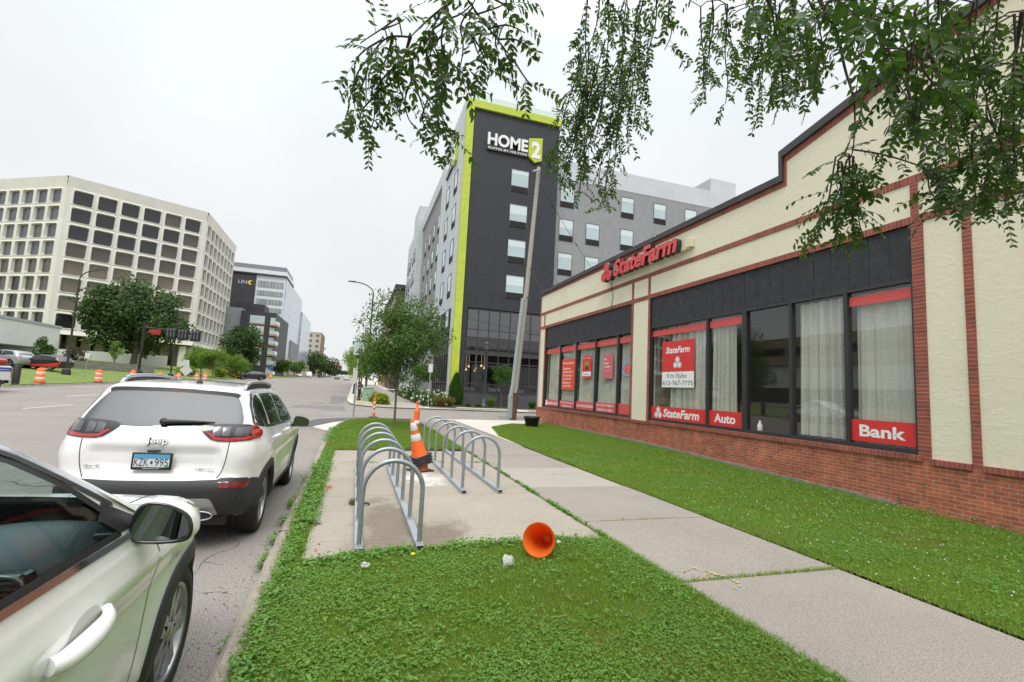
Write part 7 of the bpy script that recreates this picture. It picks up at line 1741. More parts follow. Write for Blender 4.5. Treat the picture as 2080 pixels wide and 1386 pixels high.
(1, 1.6, 0, [[1.31,1.33,3.22],[1.3,1.32,3.13],[1.39,1.38,3.12],[1.43,1.4,3.06],[1.48,1.42,3.0]]),
(1, 1.6, 0, [[1.37,1.32,3.19],[1.42,1.34,3.15],[1.47,1.38,3.11],[1.52,1.39,3.05],[1.52,1.35,2.94]]),
(1, 1.6, 0, [[1.71,1.59,3.55],[1.77,1.66,3.57],[1.79,1.67,3.52],[1.78,1.66,3.46],[1.8,1.66,3.41]]),
(1, 1.6, 0, [[1.59,1.41,3.37],[1.63,1.44,3.32],[1.72,1.49,3.29],[1.75,1.48,3.19],[1.76,1.47,3.09]]),
(1, 1.6, 0, [[1.58,1.34,3.32],[1.54,1.3,3.23],[1.6,1.32,3.21],[1.67,1.35,3.2],[1.62,1.32,3.11]]),
(1, 1.6, 0, [[1.9,1.49,3.55],[1.91,1.53,3.51],[1.9,1.53,3.45],[1.9,1.59,3.43],[1.96,1.67,3.43]]),
(1, 1.6, 0, [[1.75,1.31,3.33],[1.76,1.34,3.29],[1.83,1.41,3.31],[1.81,1.42,3.24],[1.85,1.49,3.24]]),
(1.25, 1.6, 0, [[1.65,1.3,3.24],[1.61,1.27,3.15],[1.63,1.32,3.13],[1.65,1.32,3.08],[1.67,1.36,3.06]]),
(1.25, 1.6, 0, [[1.2,0.92,2.8],[1.25,0.99,2.85],[1.27,1.01,2.85],[1.24,1.0,2.81],[1.2,0.99,2.76]]),
(1.25, 1.6, 0, [[1.55,1.13,3.06],[1.6,1.14,3.07],[1.65,1.16,3.08],[1.66,1.12,3.04],[1.63,1.08,2.99]]),
(1.25, 1.6, 0, [[1.34,0.91,2.84],[1.37,0.93,2.84],[1.33,0.91,2.78],[1.36,0.95,2.79],[1.39,0.97,2.78]]),
(1.25, 1.6, 0, [[1.43,0.92,2.86],[1.42,0.91,2.82],[1.44,0.94,2.83],[1.47,0.96,2.81],[1.49,0.98,2.81]]),
(1.25, 1.6, 0, [[1.78,1.0,3.08],[1.83,1.03,3.07],[1.88,1.06,3.06],[1.87,1.07,3.01],[1.88,1.08,2.96]]),
(0.9, 0.35, 1, [[1.65,1.36,3.38],[1.67,1.34,3.26],[1.77,1.35,3.19],[1.87,1.4,3.08],[1.88,1.37,2.94],[1.94,1.41,2.86],[1.98,1.45,2.77],[1.99,1.47,2.74]]),
(1, 0.8, 0, [[1.88,1.37,2.95],[1.93,1.33,2.98],[1.91,1.26,2.98]]),
(0.9, 1.7, 0, [[2.03,1.57,2.8],[2.03,1.59,2.7],[2.07,1.64,2.62],[2.04,1.66,2.51],[2.04,1.71,2.42]]),
(0.9, 1.7, 0, [[1.89,1.45,2.7],[1.87,1.44,2.64],[1.93,1.47,2.6],[1.87,1.43,2.51],[1.92,1.5,2.48]]),
(0.9, 1.7, 0, [[1.84,1.4,2.66],[1.91,1.44,2.61],[1.92,1.49,2.56],[1.95,1.53,2.5],[1.96,1.53,2.42]]),
(0.9, 1.7, 0, [[2.02,1.51,2.75],[1.99,1.51,2.68],[1.98,1.5,2.62],[1.99,1.52,2.57],[2.03,1.52,2.52]]),
(0.9, 1.7, 0, [[1.9,1.41,2.71],[1.94,1.44,2.65],[1.93,1.45,2.58],[1.95,1.48,2.52],[1.98,1.54,2.48]]),
(0.9, 1.7, 0, [[2.05,1.5,2.77],[2.05,1.51,2.69],[2.09,1.54,2.63],[2.11,1.57,2.56],[2.19,1.61,2.5]]),
(0.9, 1.7, 0, [[2.08,1.53,2.77],[2.07,1.5,2.66],[2.18,1.58,2.61],[2.15,1.56,2.5],[2.21,1.57,2.41]]),
(0.8, 1, 0, [[2.0,1.47,2.78],[2.03,1.37,2.72],[2.11,1.31,2.67],[2.16,1.26,2.62],[2.18,1.21,2.56],[2.2,1.2,2.5]]),
(0.85, 1.7, 0, [[2.12,1.27,2.63],[2.16,1.29,2.62],[2.16,1.26,2.58],[2.16,1.24,2.55],[2.22,1.27,2.54]]),
(0.85, 1.7, 0, [[2.13,1.25,2.63],[2.23,1.32,2.63],[2.2,1.3,2.56],[2.22,1.28,2.51],[2.21,1.29,2.45]]),
(0.85, 1.7, 0, [[2.16,1.26,2.62],[2.15,1.24,2.58],[2.12,1.22,2.54],[2.13,1.2,2.51],[2.24,1.24,2.52]]),
(0.85, 1.7, 0, [[2.25,1.3,2.67],[2.22,1.27,2.61],[2.26,1.26,2.57],[2.32,1.28,2.55],[2.35,1.26,2.51]]),
(0.95, 1.5, 0, [[1.91,1.38,2.82],[1.96,1.4,2.84],[1.94,1.37,2.83],[1.95,1.37,2.84],[1.92,1.36,2.83]]),
(0.95, 1.5, 0, [[1.83,1.21,2.83],[1.9,1.24,2.83],[1.84,1.2,2.77],[1.89,1.21,2.75],[1.91,1.2,2.73]]),
(0.95, 1.5, 0, [[1.99,1.24,2.89],[2.04,1.29,2.88],[2.06,1.26,2.83],[2.04,1.26,2.78],[2.1,1.27,2.76]]),
(0.95, 1.5, 0, [[2.05,1.27,2.83],[2.11,1.29,2.83],[2.11,1.29,2.81],[2.1,1.26,2.77],[2.12,1.26,2.75]]),
(0.95, 1.5, 0, [[1.9,1.09,2.68],[1.9,1.1,2.66],[1.92,1.11,2.66],[1.89,1.11,2.64],[1.89,1.11,2.62]]),
(1.05, 1.5, 0, [[1.83,1.29,3.21],[1.83,1.31,3.17],[1.85,1.32,3.13],[1.92,1.4,3.14],[1.89,1.37,3.06]]),
(1.05, 1.5, 0, [[1.87,1.28,3.27],[1.9,1.31,3.23],[1.95,1.31,3.19],[1.97,1.31,3.12],[1.95,1.28,3.04]]),
(1.05, 1.5, 0, [[1.46,0.96,2.81],[1.45,0.96,2.79],[1.49,0.99,2.81],[1.46,0.98,2.78],[1.45,0.97,2.75]]),
(1.05, 1.5, 0, [[1.93,1.22,3.16],[1.96,1.23,3.15],[1.96,1.23,3.11],[1.98,1.24,3.1],[2.02,1.23,3.07]]),
(1.05, 1.5, 0, [[1.66,1.01,2.94],[1.72,1.04,2.93],[1.74,1.06,2.9],[1.71,1.04,2.83],[1.76,1.08,2.82]]),
(1.05, 1.5, 0, [[1.69,1.01,3.01],[1.7,1.03,2.96],[1.77,1.07,2.95],[1.82,1.12,2.94],[1.84,1.13,2.88]]),
(1, 1.5, 0, [[1.95,1.33,3.04],[2.0,1.36,3.05],[2.0,1.33,3.01],[2.01,1.33,2.98],[1.98,1.31,2.94]]),
(1, 1.5, 0, [[1.88,1.23,3.05],[1.87,1.19,2.97],[1.94,1.24,2.97],[1.96,1.21,2.91],[1.98,1.2,2.86]]),
(1, 1.5, 0, [[1.86,1.17,2.95],[1.93,1.2,2.93],[1.94,1.21,2.89],[1.97,1.21,2.84],[1.98,1.19,2.78]]),
(1, 1.5, 0, [[1.66,1.03,2.84],[1.7,1.05,2.82],[1.77,1.1,2.81],[1.72,1.06,2.71],[1.77,1.08,2.67]]),
(1, 1.5, 0, [[1.57,0.93,2.72],[1.58,0.94,2.7],[1.6,0.94,2.68],[1.67,0.96,2.68],[1.66,0.93,2.64]]),
(1, 1.5, 0, [[1.63,0.95,2.77],[1.7,0.97,2.76],[1.68,0.94,2.68],[1.71,0.94,2.64],[1.77,0.94,2.6]]),
(0.85, 1.7, 0, [[1.83,1.06,3.13],[1.84,1.07,3.03],[1.92,1.11,2.97],[1.91,1.1,2.85],[1.97,1.17,2.79]]),
(0.85, 1.7, 0, [[2.06,1.15,3.26],[2.13,1.19,3.21],[2.13,1.19,3.1],[2.24,1.24,3.06],[2.23,1.24,2.96]]),
(0.85, 1.7, 0, [[2.13,1.14,3.15],[2.15,1.13,3.09],[2.19,1.16,3.06],[2.29,1.18,3.03],[2.27,1.15,2.95]]),
(0.85, 1.7, 0, [[2.0,1.06,3.11],[2.04,1.09,3.06],[2.06,1.11,2.99],[2.14,1.14,2.94],[2.15,1.16,2.86]]),
(0.85, 1.7, 0, [[1.87,0.95,3.02],[1.95,1.01,3.03],[1.96,1.01,2.97],[1.93,0.99,2.89],[1.99,1.01,2.85]]),
(0.85, 1.7, 0, [[2.33,1.17,3.4],[2.38,1.21,3.29],[2.42,1.26,3.18],[2.41,1.28,3.04],[2.46,1.31,2.9]]),
(0.85, 1.7, 0, [[2.33,1.12,3.37],[2.39,1.18,3.3],[2.4,1.2,3.18],[2.43,1.23,3.07],[2.48,1.28,2.98]]),
(0.85, 1.7, 0, [[2.21,1.04,3.27],[2.24,1.07,3.19],[2.26,1.09,3.11],[2.27,1.11,3.01],[2.31,1.14,2.93]]),
(0.85, 1.7, 0, [[1.93,0.88,2.94],[1.95,0.89,2.87],[1.99,0.91,2.8],[2.07,0.93,2.75],[2.1,0.94,2.67]]),
(0.85, 1.7, 0, [[2.52,1.12,3.3],[2.57,1.15,3.22],[2.54,1.16,3.1],[2.59,1.2,3.01],[2.64,1.26,2.94]]),
(0.85, 1.7, 0, [[2.34,0.99,3.26],[2.34,1.0,3.17],[2.38,1.01,3.09],[2.42,1.05,3.03],[2.47,1.07,2.96]]),
(0.8, 1.7, 0, [[2.17,1.22,3.1],[2.23,1.27,3.02],[2.28,1.27,2.91],[2.32,1.33,2.83],[2.42,1.37,2.74]]),
(0.8, 1.7, 0, [[2.21,1.24,3.06],[2.26,1.26,2.97],[2.27,1.26,2.86],[2.37,1.28,2.79],[2.41,1.31,2.69]]),
(0.8, 1.7, 0, [[2.52,1.35,3.16],[2.59,1.39,3.07],[2.65,1.4,2.94],[2.7,1.41,2.82],[2.77,1.45,2.71]]),
(0.8, 1.7, 0, [[2.46,1.27,3.05],[2.5,1.29,3.01],[2.52,1.31,2.96],[2.53,1.28,2.89],[2.59,1.32,2.86]]),
(0.8, 1.7, 0, [[2.51,1.27,3.1],[2.56,1.27,3.04],[2.51,1.26,2.94],[2.59,1.26,2.88],[2.64,1.26,2.81]]),
(0.8, 1.7, 0, [[2.43,1.21,2.94],[2.44,1.2,2.85],[2.49,1.2,2.77],[2.52,1.21,2.69],[2.57,1.23,2.62]]),
(0.8, 1.7, 0, [[2.49,1.19,2.94],[2.52,1.21,2.9],[2.61,1.27,2.88],[2.57,1.23,2.79],[2.58,1.26,2.74]]),
(0.8, 1.7, 0, [[2.13,0.98,2.89],[2.17,1.0,2.82],[2.22,1.03,2.75],[2.29,1.07,2.68],[2.35,1.09,2.6]]),
(0.8, 1.7, 0, [[2.64,1.2,3.18],[2.71,1.26,3.1],[2.78,1.3,3.02],[2.79,1.33,2.9],[2.85,1.38,2.81]]),
(0.8, 1.7, 0, [[2.76,1.24,3.04],[2.7,1.24,2.92],[2.75,1.28,2.86],[2.79,1.31,2.78],[2.85,1.38,2.71]]),
(0.8, 1.7, 0, [[2.45,1.04,3.04],[2.43,1.05,2.93],[2.46,1.06,2.83],[2.54,1.1,2.76],[2.51,1.1,2.64]]),
(0.8, 1.7, 0, [[2.4,1.25,2.84],[2.41,1.26,2.76],[2.45,1.28,2.68],[2.5,1.3,2.61],[2.48,1.3,2.52]]),
(0.8, 1.7, 0, [[2.32,1.16,2.74],[2.3,1.16,2.68],[2.3,1.15,2.62],[2.35,1.19,2.59],[2.29,1.17,2.52]]),
(0.8, 1.7, 0, [[2.32,1.11,2.63],[2.3,1.09,2.59],[2.33,1.11,2.58],[2.38,1.13,2.58],[2.39,1.13,2.56]]),
(0.8, 1.7, 0, [[2.55,1.18,2.73],[2.55,1.2,2.68],[2.57,1.21,2.63],[2.56,1.23,2.57],[2.51,1.21,2.5]]),
(0.8, 1.7, 0, [[2.62,1.2,2.78],[2.64,1.2,2.72],[2.67,1.2,2.67],[2.74,1.23,2.64],[2.73,1.21,2.57]]),
(0.8, 1.7, 0, [[2.67,1.16,2.73],[2.65,1.16,2.67],[2.64,1.16,2.62],[2.65,1.19,2.57],[2.64,1.21,2.53]]),
(0.8, 0.6, 1, [[2.22,0.99,3.13],[2.36,1.08,3.06],[2.41,1.13,2.94],[2.37,1.1,2.86]])]

# ================================================================== TREES AND PLANTS
RNG = np.random.default_rng(11)
def leaves_np(P, D, Nn, l, w, fold=0.0):
    """leaf blades as folded diamonds: base, two sides, tip (4 verts, 2 triangles share the midrib)"""
    D = D/np.maximum(np.linalg.norm(D, axis=1, keepdims=True), 1e-6)
    S_ = np.cross(D, Nn); S_ /= np.maximum(np.linalg.norm(S_, axis=1, keepdims=True), 1e-6); U = np.cross(S_, D)
    l = np.broadcast_to(np.asarray(l, float), (len(P),))[:, None]; w = np.broadcast_to(np.asarray(w, float), (len(P),))[:, None]
    m1 = P+D*l*.28; m2 = P+D*l*.66
    V = np.stack([P, m1+S_*w*.42+U*w*fold, m2+S_*w*.40+U*w*fold-U*l*.03, P+D*l-U*l*.10, m2-S_*w*.40+U*w*fold-U*l*.03, m1-S_*w*.42+U*w*fold], 1).reshape(-1, 3)
    b = np.arange(len(P))[:, None]*6
    F = np.concatenate([b+[0, 1, 2, 3], b+[0, 3, 4, 5]])
    return V, F
def simple_leaves(P, D, Nn, l, w):
    D = D/np.maximum(np.linalg.norm(D, axis=1, keepdims=True), 1e-6)
    S_ = np.cross(D, Nn); S_ /= np.maximum(np.linalg.norm(S_, axis=1, keepdims=True), 1e-6)
    l = np.broadcast_to(np.asarray(l, float), (len(P),))[:, None]; w = np.broadcast_to(np.asarray(w, float), (len(P),))[:, None]
    V = np.stack([P, P+D*l*.45+S_*w*.5, P+D*l, P+D*l*.45-S_*w*.5], 1).reshape(-1, 3)
    return V, np.arange(len(P))[:, None]*4+[0, 1, 2, 3]
def rand_dirs(n, rng, down=0.0):
    d = rng.normal(size=(n, 3)); d[:, 2] -= down; return d/np.linalg.norm(d, axis=1, keepdims=True)
M_BARK = mat('grey_brown_bark', (0.16, 0.12, 0.095), 0.9, var=0.35, scale=16, bump=0.8, bscale=40)
M_TWIG = mat('dark_twig', (0.055, 0.040, 0.034), 0.85)
M_LEAFDARK = leaf_mat('locust_leaf', (0.030, 0.078, 0.014), (0.080, 0.145, 0.030), .36, .40)
M_LEAFASH = leaf_mat('ash_leaf', (0.045, 0.105, 0.018), (0.105, 0.18, 0.04), .5, .3)
M_LEAFFAR = leaf_mat('oak_leaf', (0.042, 0.085, 0.026), (0.075, 0.125, 0.038), .7, .2)
M_LEAFLIGHT = leaf_mat('light_green_leaf', (0.12, 0.215, 0.03), (0.20, 0.29, 0.06), .6, .4)
M_LEAFBUSH = leaf_mat('bush_leaf', (0.045, 0.11, 0.015), (0.085, 0.17, 0.03), .55, .3)
M_CONIFER = leaf_mat('arborvitae_spray', (0.035, 0.105, 0.012), (0.075, 0.17, 0.025), .6, .25)

# --- the tree whose branches hang into the top of the view
ov = thing('overhanging_tree', 'tree out of view whose leafy branches hang into the top of the picture', 'tree', (1.75, -2.6, 0))
tr = MB(); tr.tube([(1.75, -2.6, -.1), (1.76, -2.58, .3), (1.72, -2.5, 1.6), (1.75, -2.3, 2.9), (1.7, -1.9, 4.1)], [.24, .19, .17, .15, .13], 14); tr = tr.build('trunk', M_BARK, ov); OFF[tr.name] = OFF[ov.name]
limbs = [[(1.7, -1.9, 4.1), (1.1, -.4, 4.7), (.6, .9, 4.6), (.35, 1.8, 4.0), (.35, 2.1, 3.6)], [(1.7, -1.9, 4.1), (1.9, -.2, 5.0), (2.0, 1.2, 5.0), (1.9, 2.2, 4.6)], [(1.7, -1.9, 4.1), (2.6, -.6, 4.6), (3.1, .6, 4.5), (3.2, 1.8, 4.2)], [(1.75, -2.3, 2.9), (.6, -2.0, 4.6), (-.8, -1.0, 5.4)]]
LP = []
limbs = [[(x, y, z+(.75 if z > 3 else 0)+(.35 if y > 1 else 0)) for x, y, z in li] for li in limbs]
for li in limbs:
    P3 = resample_path(li, 14); mb = MB(); mb.tube(P3, [lerp(.085, .018, k/13) for k in range(14)], 8); mb.build('limb', M_BARK, tr); LP += [Vector(p) for p in P3]
tw = MB(); PP, DD, NN, LL, WW = [], [], [], [], []
rng = random.Random(31)
def compound_leaf(base, d, ls, rl=None):
    """pinnate leaf: leaflets in pairs along a drooping rachis"""
    n = rng.randint(5, 8); rl = rl or rng.uniform(.10, .17)*ls*1.15; p = Vector(base); d = Vector(d).normalized(); up_ = Vector((rng.gauss(0, .3), rng.gauss(0, .3), 1)).normalized(); pts = [p.copy()]
    for i in range(n):
        d = (d+Vector((0, 0, -.10))).normalized(); p = p+d*(rl/n); pts.append(p.copy()); s_ = d.cross(up_)
        if s_.length < .05: s_ = Vector((1, 0, 0))
        s_.normalize(); nn = s_.cross(d)
        for sg in (-1, 1):
            if rng.random() < .12: continue
            dd = (s_*sg*.85+d*.55+Vector((0, 0, -.25))+Vector((rng.gauss(0, .15), rng.gauss(0, .15), rng.gauss(0, .15)))).normalized()
            sz = ls*rng.uniform(.026, .042)*(1-.25*abs(i/n-.5)); PP.append(p[:]); DD.append(dd[:]); NN.append((nn+Vector((rng.gauss(0, .35), rng.gauss(0, .35), rng.gauss(0, .35))))[:]); LL.append(sz); WW.append(sz*rng.uniform(.42, .56))
    tw.tube(pts, .0011*ls, 4, cap=False)
ALLP = []
for ls, dens, bare, pts in STRANDS:
    P3 = [Vector(p) for p in resample_path(pts, 4*len(pts))]; L = sum((P3[i+1]-P3[i]).length for i in range(len(P3)-1))
    tw.tube(P3, [lerp(.0085 if bare else .0042, .0022, i/(len(P3)-1)) for i in range(len(P3))], 5)
    top_ = P3[0]; near = min(ALLP, key=lambda v: (v-top_).length) if ALLP else None
    if near is not None and (near-top_).length < .42:
        if (near-top_).length > .01: tw.tube([near, near.lerp(top_, .5)+Vector((0, 0, .015)), top_], [.003, .003, .003], 4)
        q = None
    else: q = min(LP, key=lambda v: (v-top_).length+(3 if v.z < top_.z else 0)); m_ = top_.lerp(q, .3)+Vector((0, -.25, .55)) if q else None
    ALLP += P3
    if q: tw.tube(resample_path([q[:], m_[:], top_[:]], 7), [.009, .008, .007, .006, .005, .0045, .004], 5)
    k = max(1, int(L*dens*15*(.35 if bare else 1)/max(.8, ls)))
    for i in range(k):
        u = (i+rng.random())/k*(len(P3)-1); a = int(u); a = min(a, len(P3)-2); p = P3[a].lerp(P3[a+1], u-a); t = (P3[a+1]-P3[a]).normalized()
        d = (t*.45+Vector((rng.gauss(0, .75), rng.gauss(0, .75), rng.gauss(-.15, .45)))).normalized(); compound_leaf(p, d, ls*1.05)
# extra unseen crown above and behind the camera, added to darken car-glass reflections
for i in range(330):
    q = rng.choice(LP); p = q+Vector((rng.gauss(0, .7), rng.gauss(0, .7), rng.gauss(.35, .35)))
    if p.y > .2 and p.z < 3.2+1.25*p.y: continue
    compound_leaf(p, (rng.gauss(0, 1), rng.gauss(0, 1), rng.gauss(-.3, .4)), 1.5)
for i in range(420):
    p = Vector((rng.gauss(1.3, 1.9), rng.gauss(-2.0, 1.5), rng.gauss(5.4, .7)))
    if p.y > -.2 and p.z < 3.4+1.5*max(0, p.y): continue
    compound_leaf(p, (rng.gauss(0, 1), rng.gauss(0, 1), rng.gauss(-.3, .4)), 2.2)
V, F = leaves_np(np.array(PP), np.array(DD), np.array(NN), np.array(LL), np.array(WW), .12)
mesh_np('crown', V, F, M_LEAFDARK, ov)
tw.build('twigs', M_TWIG, ov)

# --- generic crowns
def crown_points(n, centers, radii, rng, shell=.55):
    """points in a union of clumps, denser towards each clump's surface"""
    c = rng.integers(0, len(centers), n); d = rng.normal(size=(n, 3)); d /= np.linalg.norm(d, axis=1, keepdims=True)
    r_ = rng.random(n)**(1/3); r_ = shell+(1-shell)*r_ if shell else r_
    r_ *= 1+rng.normal(0, .10, n)
    return centers[c]+d*r_[:, None]*radii[c][:, None]*np.array([1, 1, .85]), d
def tree(name, label, cat, base, height, rx, trunk_h, trunk_r, nclump, nleaf, leaf, m, seed, group=None, bottom=None, shape='round', bark=M_BARK, aspect=.42, down=.3, clump=.38, extra=None):
    rng_ = np.random.default_rng(seed); bx_, by_, bz_ = base; cb = bottom if bottom is not None else trunk_h*.8; ch = height-cb
    t = thing(name, label, cat, base, 0, group)
    C = []; RR = []
    for k in range(nclump):
        while True:
            u = rng_.uniform(-1, 1, 3)
            if (u**2).sum() > 1: continue
            zz = (u[2]+1)/2
            env = {'round': math.sqrt(max(.05, 1-u[2]**2)), 'cone': 1.15*(1-zz)+.08, 'vase': .45+.65*zz if zz < .75 else 1.6*(1.15-zz)}[shape]
            if u[0]**2+u[1]**2 < env**2: break
        C.append((bx_+u[0]*rx*.82, by_+u[1]*rx*.82, bz_+cb+ch*(.10+.82*zz))); RR.append(rx*clump*rng_.uniform(.55, 1.15))
    C = np.array(C); RR = np.array(RR)
    mb = MB(); pth = [(bx_, by_, bz_-.2), (bx_+trunk_r*.1, by_, bz_+trunk_h*.5), (bx_+trunk_r*.4*(seed % 3-1), by_, bz_+trunk_h), (bx_, by_, bz_+cb+ch*.55)]
    mb.tube(resample_path(pth, 10), [lerp(trunk_r*(1.25 if i == 0 else 1), trunk_r*.35, i/9) for i in range(10)], 10)
    tk = mb.build('trunk', bark, t); OFF[tk.name] = OFF[t.name]
    mb = MB()
    for k in rng_.choice(len(C), min(len(C), 14), replace=False):
        z0 = bz_+lerp(cb*.9, cb+ch*.45, rng_.random()); a = Vector((bx_, by_, z0)); b = Vector(C[k]); mid = a.lerp(b, .5)+Vector((0, 0, -.06*rx)); mb.tube([a, mid, b], [trunk_r*.42, trunk_r*.28, trunk_r*.10], 6)
    mb.build('limb', bark, tk)
    P, d = crown_points(nleaf, C, RR, rng_, .35)
    D = rand_dirs(nleaf, rng_, down)+d*.5; Nn = d+rng_.normal(0, .6, (nleaf, 3)); l = leaf*rng_.uniform(.6, 1.3, nleaf)
    V, F = simple_leaves(P, D, Nn, l, l*aspect); mesh_np('crown', V, F, m, t)
    return t
# the young tree on the corner grass
tree('young_tree', 'young street tree with dark pointed leaves on the corner grass beyond the racks', 'tree', (1.52, 19.0, 0), 5.45, 1.80, 1.75, .052, 38, 15000, .135, M_LEAFASH, 3, bottom=1.3, aspect=.36, down=.5, clump=.40, shape='round')
# far side
tree('big_tree', 'big dark broad-crowned tree on the lawn in front of the office block', 'tree', (-37.3, 100.5, lawn_z(-37.3, 100.5)-.1), 15.2, 8.6, 3.2, .55, 70, 15000, .62, M_LEAFFAR, 5, bottom=1.6, aspect=.55, clump=.30)
tree('far_tree', 'dark round tree at the corner of the office block, in front of the charcoal mid-rise', 'tree', (-27.3, 134, lawn_z(-27.3, 134)-.2), 12.8, 4.6, 2.2, .3, 40, 8000, .6, M_LEAFFAR, 6, bottom=1.5, aspect=.55)
for i, (x, y, h, rx_, l) in enumerate(((-24.6, 92.0, 4.9, 2.5, 'light green spreading tree by the far kerb, left of a trio'), (-22.4, 90.2, 5.0, 2.7, 'light green spreading tree by the far kerb, middle of a trio, white sign before it'), (-18.9-3, 101, 4.4, 2.3, 'light green spreading tree by the far kerb, right of a trio'))):
    tree('small_tree', l, 'tree', (x, y, lawn_z(x, y)-.1), h, rx_, 1.5, .09, 22, 4500, .30, M_LEAFLIGHT, 20+i, 'light green trees on the far kerb', bottom=1.3, aspect=.45, clump=.34)
tree('small_tree', 'small upright tree between the parked silver crossover and the black and red car', 'tree', (-31.2, 62.6, lawn_z(-31.2, 62.6)-.1), 3.9, 1.15, .5, .05, 16, 2500, .22, M_LEAFBUSH, 31, bottom=.3, shape='cone')
tree('small_tree', 'thin sapling on the lawn slope, left of the big tree trunk', 'tree', (-33.5, 84, lawn_z(-33.5, 84)-.1), 4.2, .9, .8, .05, 10, 900, .26, M_LEAFLIGHT, 32, bottom=.8)
tree('shrub', 'reddish brown shrub at the end of the stone retaining wall', 'shrub', (-31.8, 69.8, lawn_z(-31.8, 69.8)), 2.6, 1.3, .3, .05, 12, 1500, .24, leaf_mat('bronze_leaf', (.06, .045, .025), (.10, .08, .04), .7, .2), 33, bottom=.1)
for i, (x, y, h, rx_, l, m) in enumerate(((-22.5, 96.5, 1.9, 1.7, 'low bushy planting with orange flowers right of the light green trees', M_LEAFLIGHT), (-23.0, 104, 2.3, 2.0, 'rounded bush beside the charcoal mid-rise', M_LEAFBUSH), (-24.5, 84.5, 1.3, 1.4, 'low ornamental grass clump on the far bed, left of the white sign', M_LEAFLIGHT), (-22.8, 118, 3.2, 1.8, 'bush at the foot of the charcoal mid-rise', M_LEAFBUSH))):
    tree('shrub', l, 'shrub', (x, y, lawn_z(x, y)), h, rx_, .3, .05, 12, 1800, .28, m, 40+i, bottom=.05)
mb = MB(); rr = random.Random(2)
for k in range(46): c = Vector((rr.gauss(-23.0, 1.6), rr.gauss(96, 3.5), 0)); c.z = lawn_z(c.x, c.y)+rr.uniform(.5, 1.5); mb.lathe([(0, -.1), (.13, 0), (0, .1)], 5, Matrix.Translation(c))
o = mb.build('flowers', mat('orange_petals', (.65, .22, .02), .7)); tag(o, 'orange flower heads among the low bushes on the far bed', 'flowers', kind='stuff')
for i, (x, y, h, rx_) in enumerate(((-22.4, 168, 5.4, 2.8), (-22.6, 184, 6.0, 3.0), (-22.8, 202, 6.2, 3.0), (-23.2, 226, 6.5, 3.4))):
    tree('street_tree', ['street tree on the far left pavement, nearest of four', 'street tree on the far left pavement, second of four', 'street tree on the far left pavement, third of four', 'street tree on the far left pavement, farthest of four'][i], 'tree', (x, y, terr(x, y)), h, rx_, 1.8, .12, 16, 2200, .5, M_LEAFBUSH, 50+i, 'street trees on the far left pavement', bottom=1.4, aspect=.5)
for i, (x, y, h, rx_) in enumerate(((-24, 300, 15, 8), (-17, 345, 12, 7))):
    tree('far_tree', ['tall dark tree mass beyond the brick-sided block at the end of the street', 'dark tree by the end of the street, right of the tall tree mass'][i], 'tree', (x, y, terr(x, y)), h, rx_, 3, .4, 30, 3500, 1.1, M_LEAFFAR, 60+i, bottom=1.5, aspect=.6)
for i in range(9):
    x, y = -15.6+1.0*i, 300+i*26; 
    tree('median_tree', 'small dark median tree at the end of the street, %s in its row' % ('nearest', 'second', 'third', 'fourth', 'fifth', 'sixth', 'seventh', 'eighth', 'farthest')[i], 'tree', (x, y, terr(x, y)), 5.5, 2.2, 1.8, .15, 8, 700, .7, M_LEAFFAR, 70+i, 'trees on the far median', bottom=1.8, aspect=.6)
wall = MB(); wall.box(-16.6, -15.8, 236, 330, 2.7, 4.3)
o = wall.build('median_wall', mat('dark_barrier', (.05, .05, .055), .7)); tag(o, 'dark barrier wall along the median at the end of the street', 'barrier')
# right pavement
for i, (x, y, h, rx_, l) in enumerate(((.9, 46.5, 6.2, 2.6, 'light feathery street tree beside the green utility box'), (.6, 57, 6.4, 2.8, 'light feathery street tree, second along the right pavement'), (.4, 70, 6.4, 2.9, 'light feathery street tree, third along the right pavement'), (.2, 85, 6.6, 3.0, 'light feathery street tree, fourth along the right pavement'), (.0, 104, 6.6, 3.0, 'light feathery street tree, last of the right pavement row'))):
    tree('street_tree', l, 'tree', (x, y, terr(x, y)), h, rx_, 1.9, .09, 26, 5500, .24, M_LEAFLIGHT, 90+i, 'feathery trees on the right pavement', bottom=1.5, aspect=.35, shape='vase', clump=.32)
tree('small_tree', 'leafy low tree behind the young tree, over the white flowers', 'tree', (5.0, 42.6, terr(5, 42.6)), 3.7, 1.7, 1.3, .07, 20, 4200, .17, M_LEAFBUSH, 101, bottom=1.3, aspect=.4)
tree('small_tree', 'small round-headed tree on a thin stem before the lobby windows', 'tree', (11.95, 39.6, terr(12, 39.6)), 3.75, .92, 1.75, .045, 22, 3600, .13, M_LEAFBUSH, 102, bottom=1.55, aspect=.5, clump=.42)
# clipped cone conifer
cf = thing('conifer_shrub', 'dense upright conifer shrub at the lime green corner of the hotel', 'shrub', (8.05, 39.9, terr(8, 39.9)))
rng_ = np.random.default_rng(8); n = 9000; z = rng_.random(n)**1.15; prof = np.interp(z, [0, .08, .3, .6, .85, 1], [.42, .54, .58, .46, .24, .03]); a = rng_.random(n)*6.283; rad = prof*(1-.28*rng_.random(n)**2)*(1+.10*np.sin(a*5+z*9)+.06*np.sin(a*11-z*14))
P = np.c_[8.05+rad*np.cos(a), 39.9+rad*np.sin(a), terr(8, 39.9)+.04+z*2.62]; D = np.c_[np.cos(a)*.6, np.sin(a)*.6, np.full(n, 1.0)]+rng_.normal(0, .3, (n, 3)); V, F = simple_leaves(P, D, np.c_[np.cos(a), np.sin(a), np.full(n, .2)]+rng_.normal(0, .5, (n, 3)), .13*rng_.uniform(.6, 1.3, n), .05); mesh_np('foliage', V, F, M_CONIFER, cf)
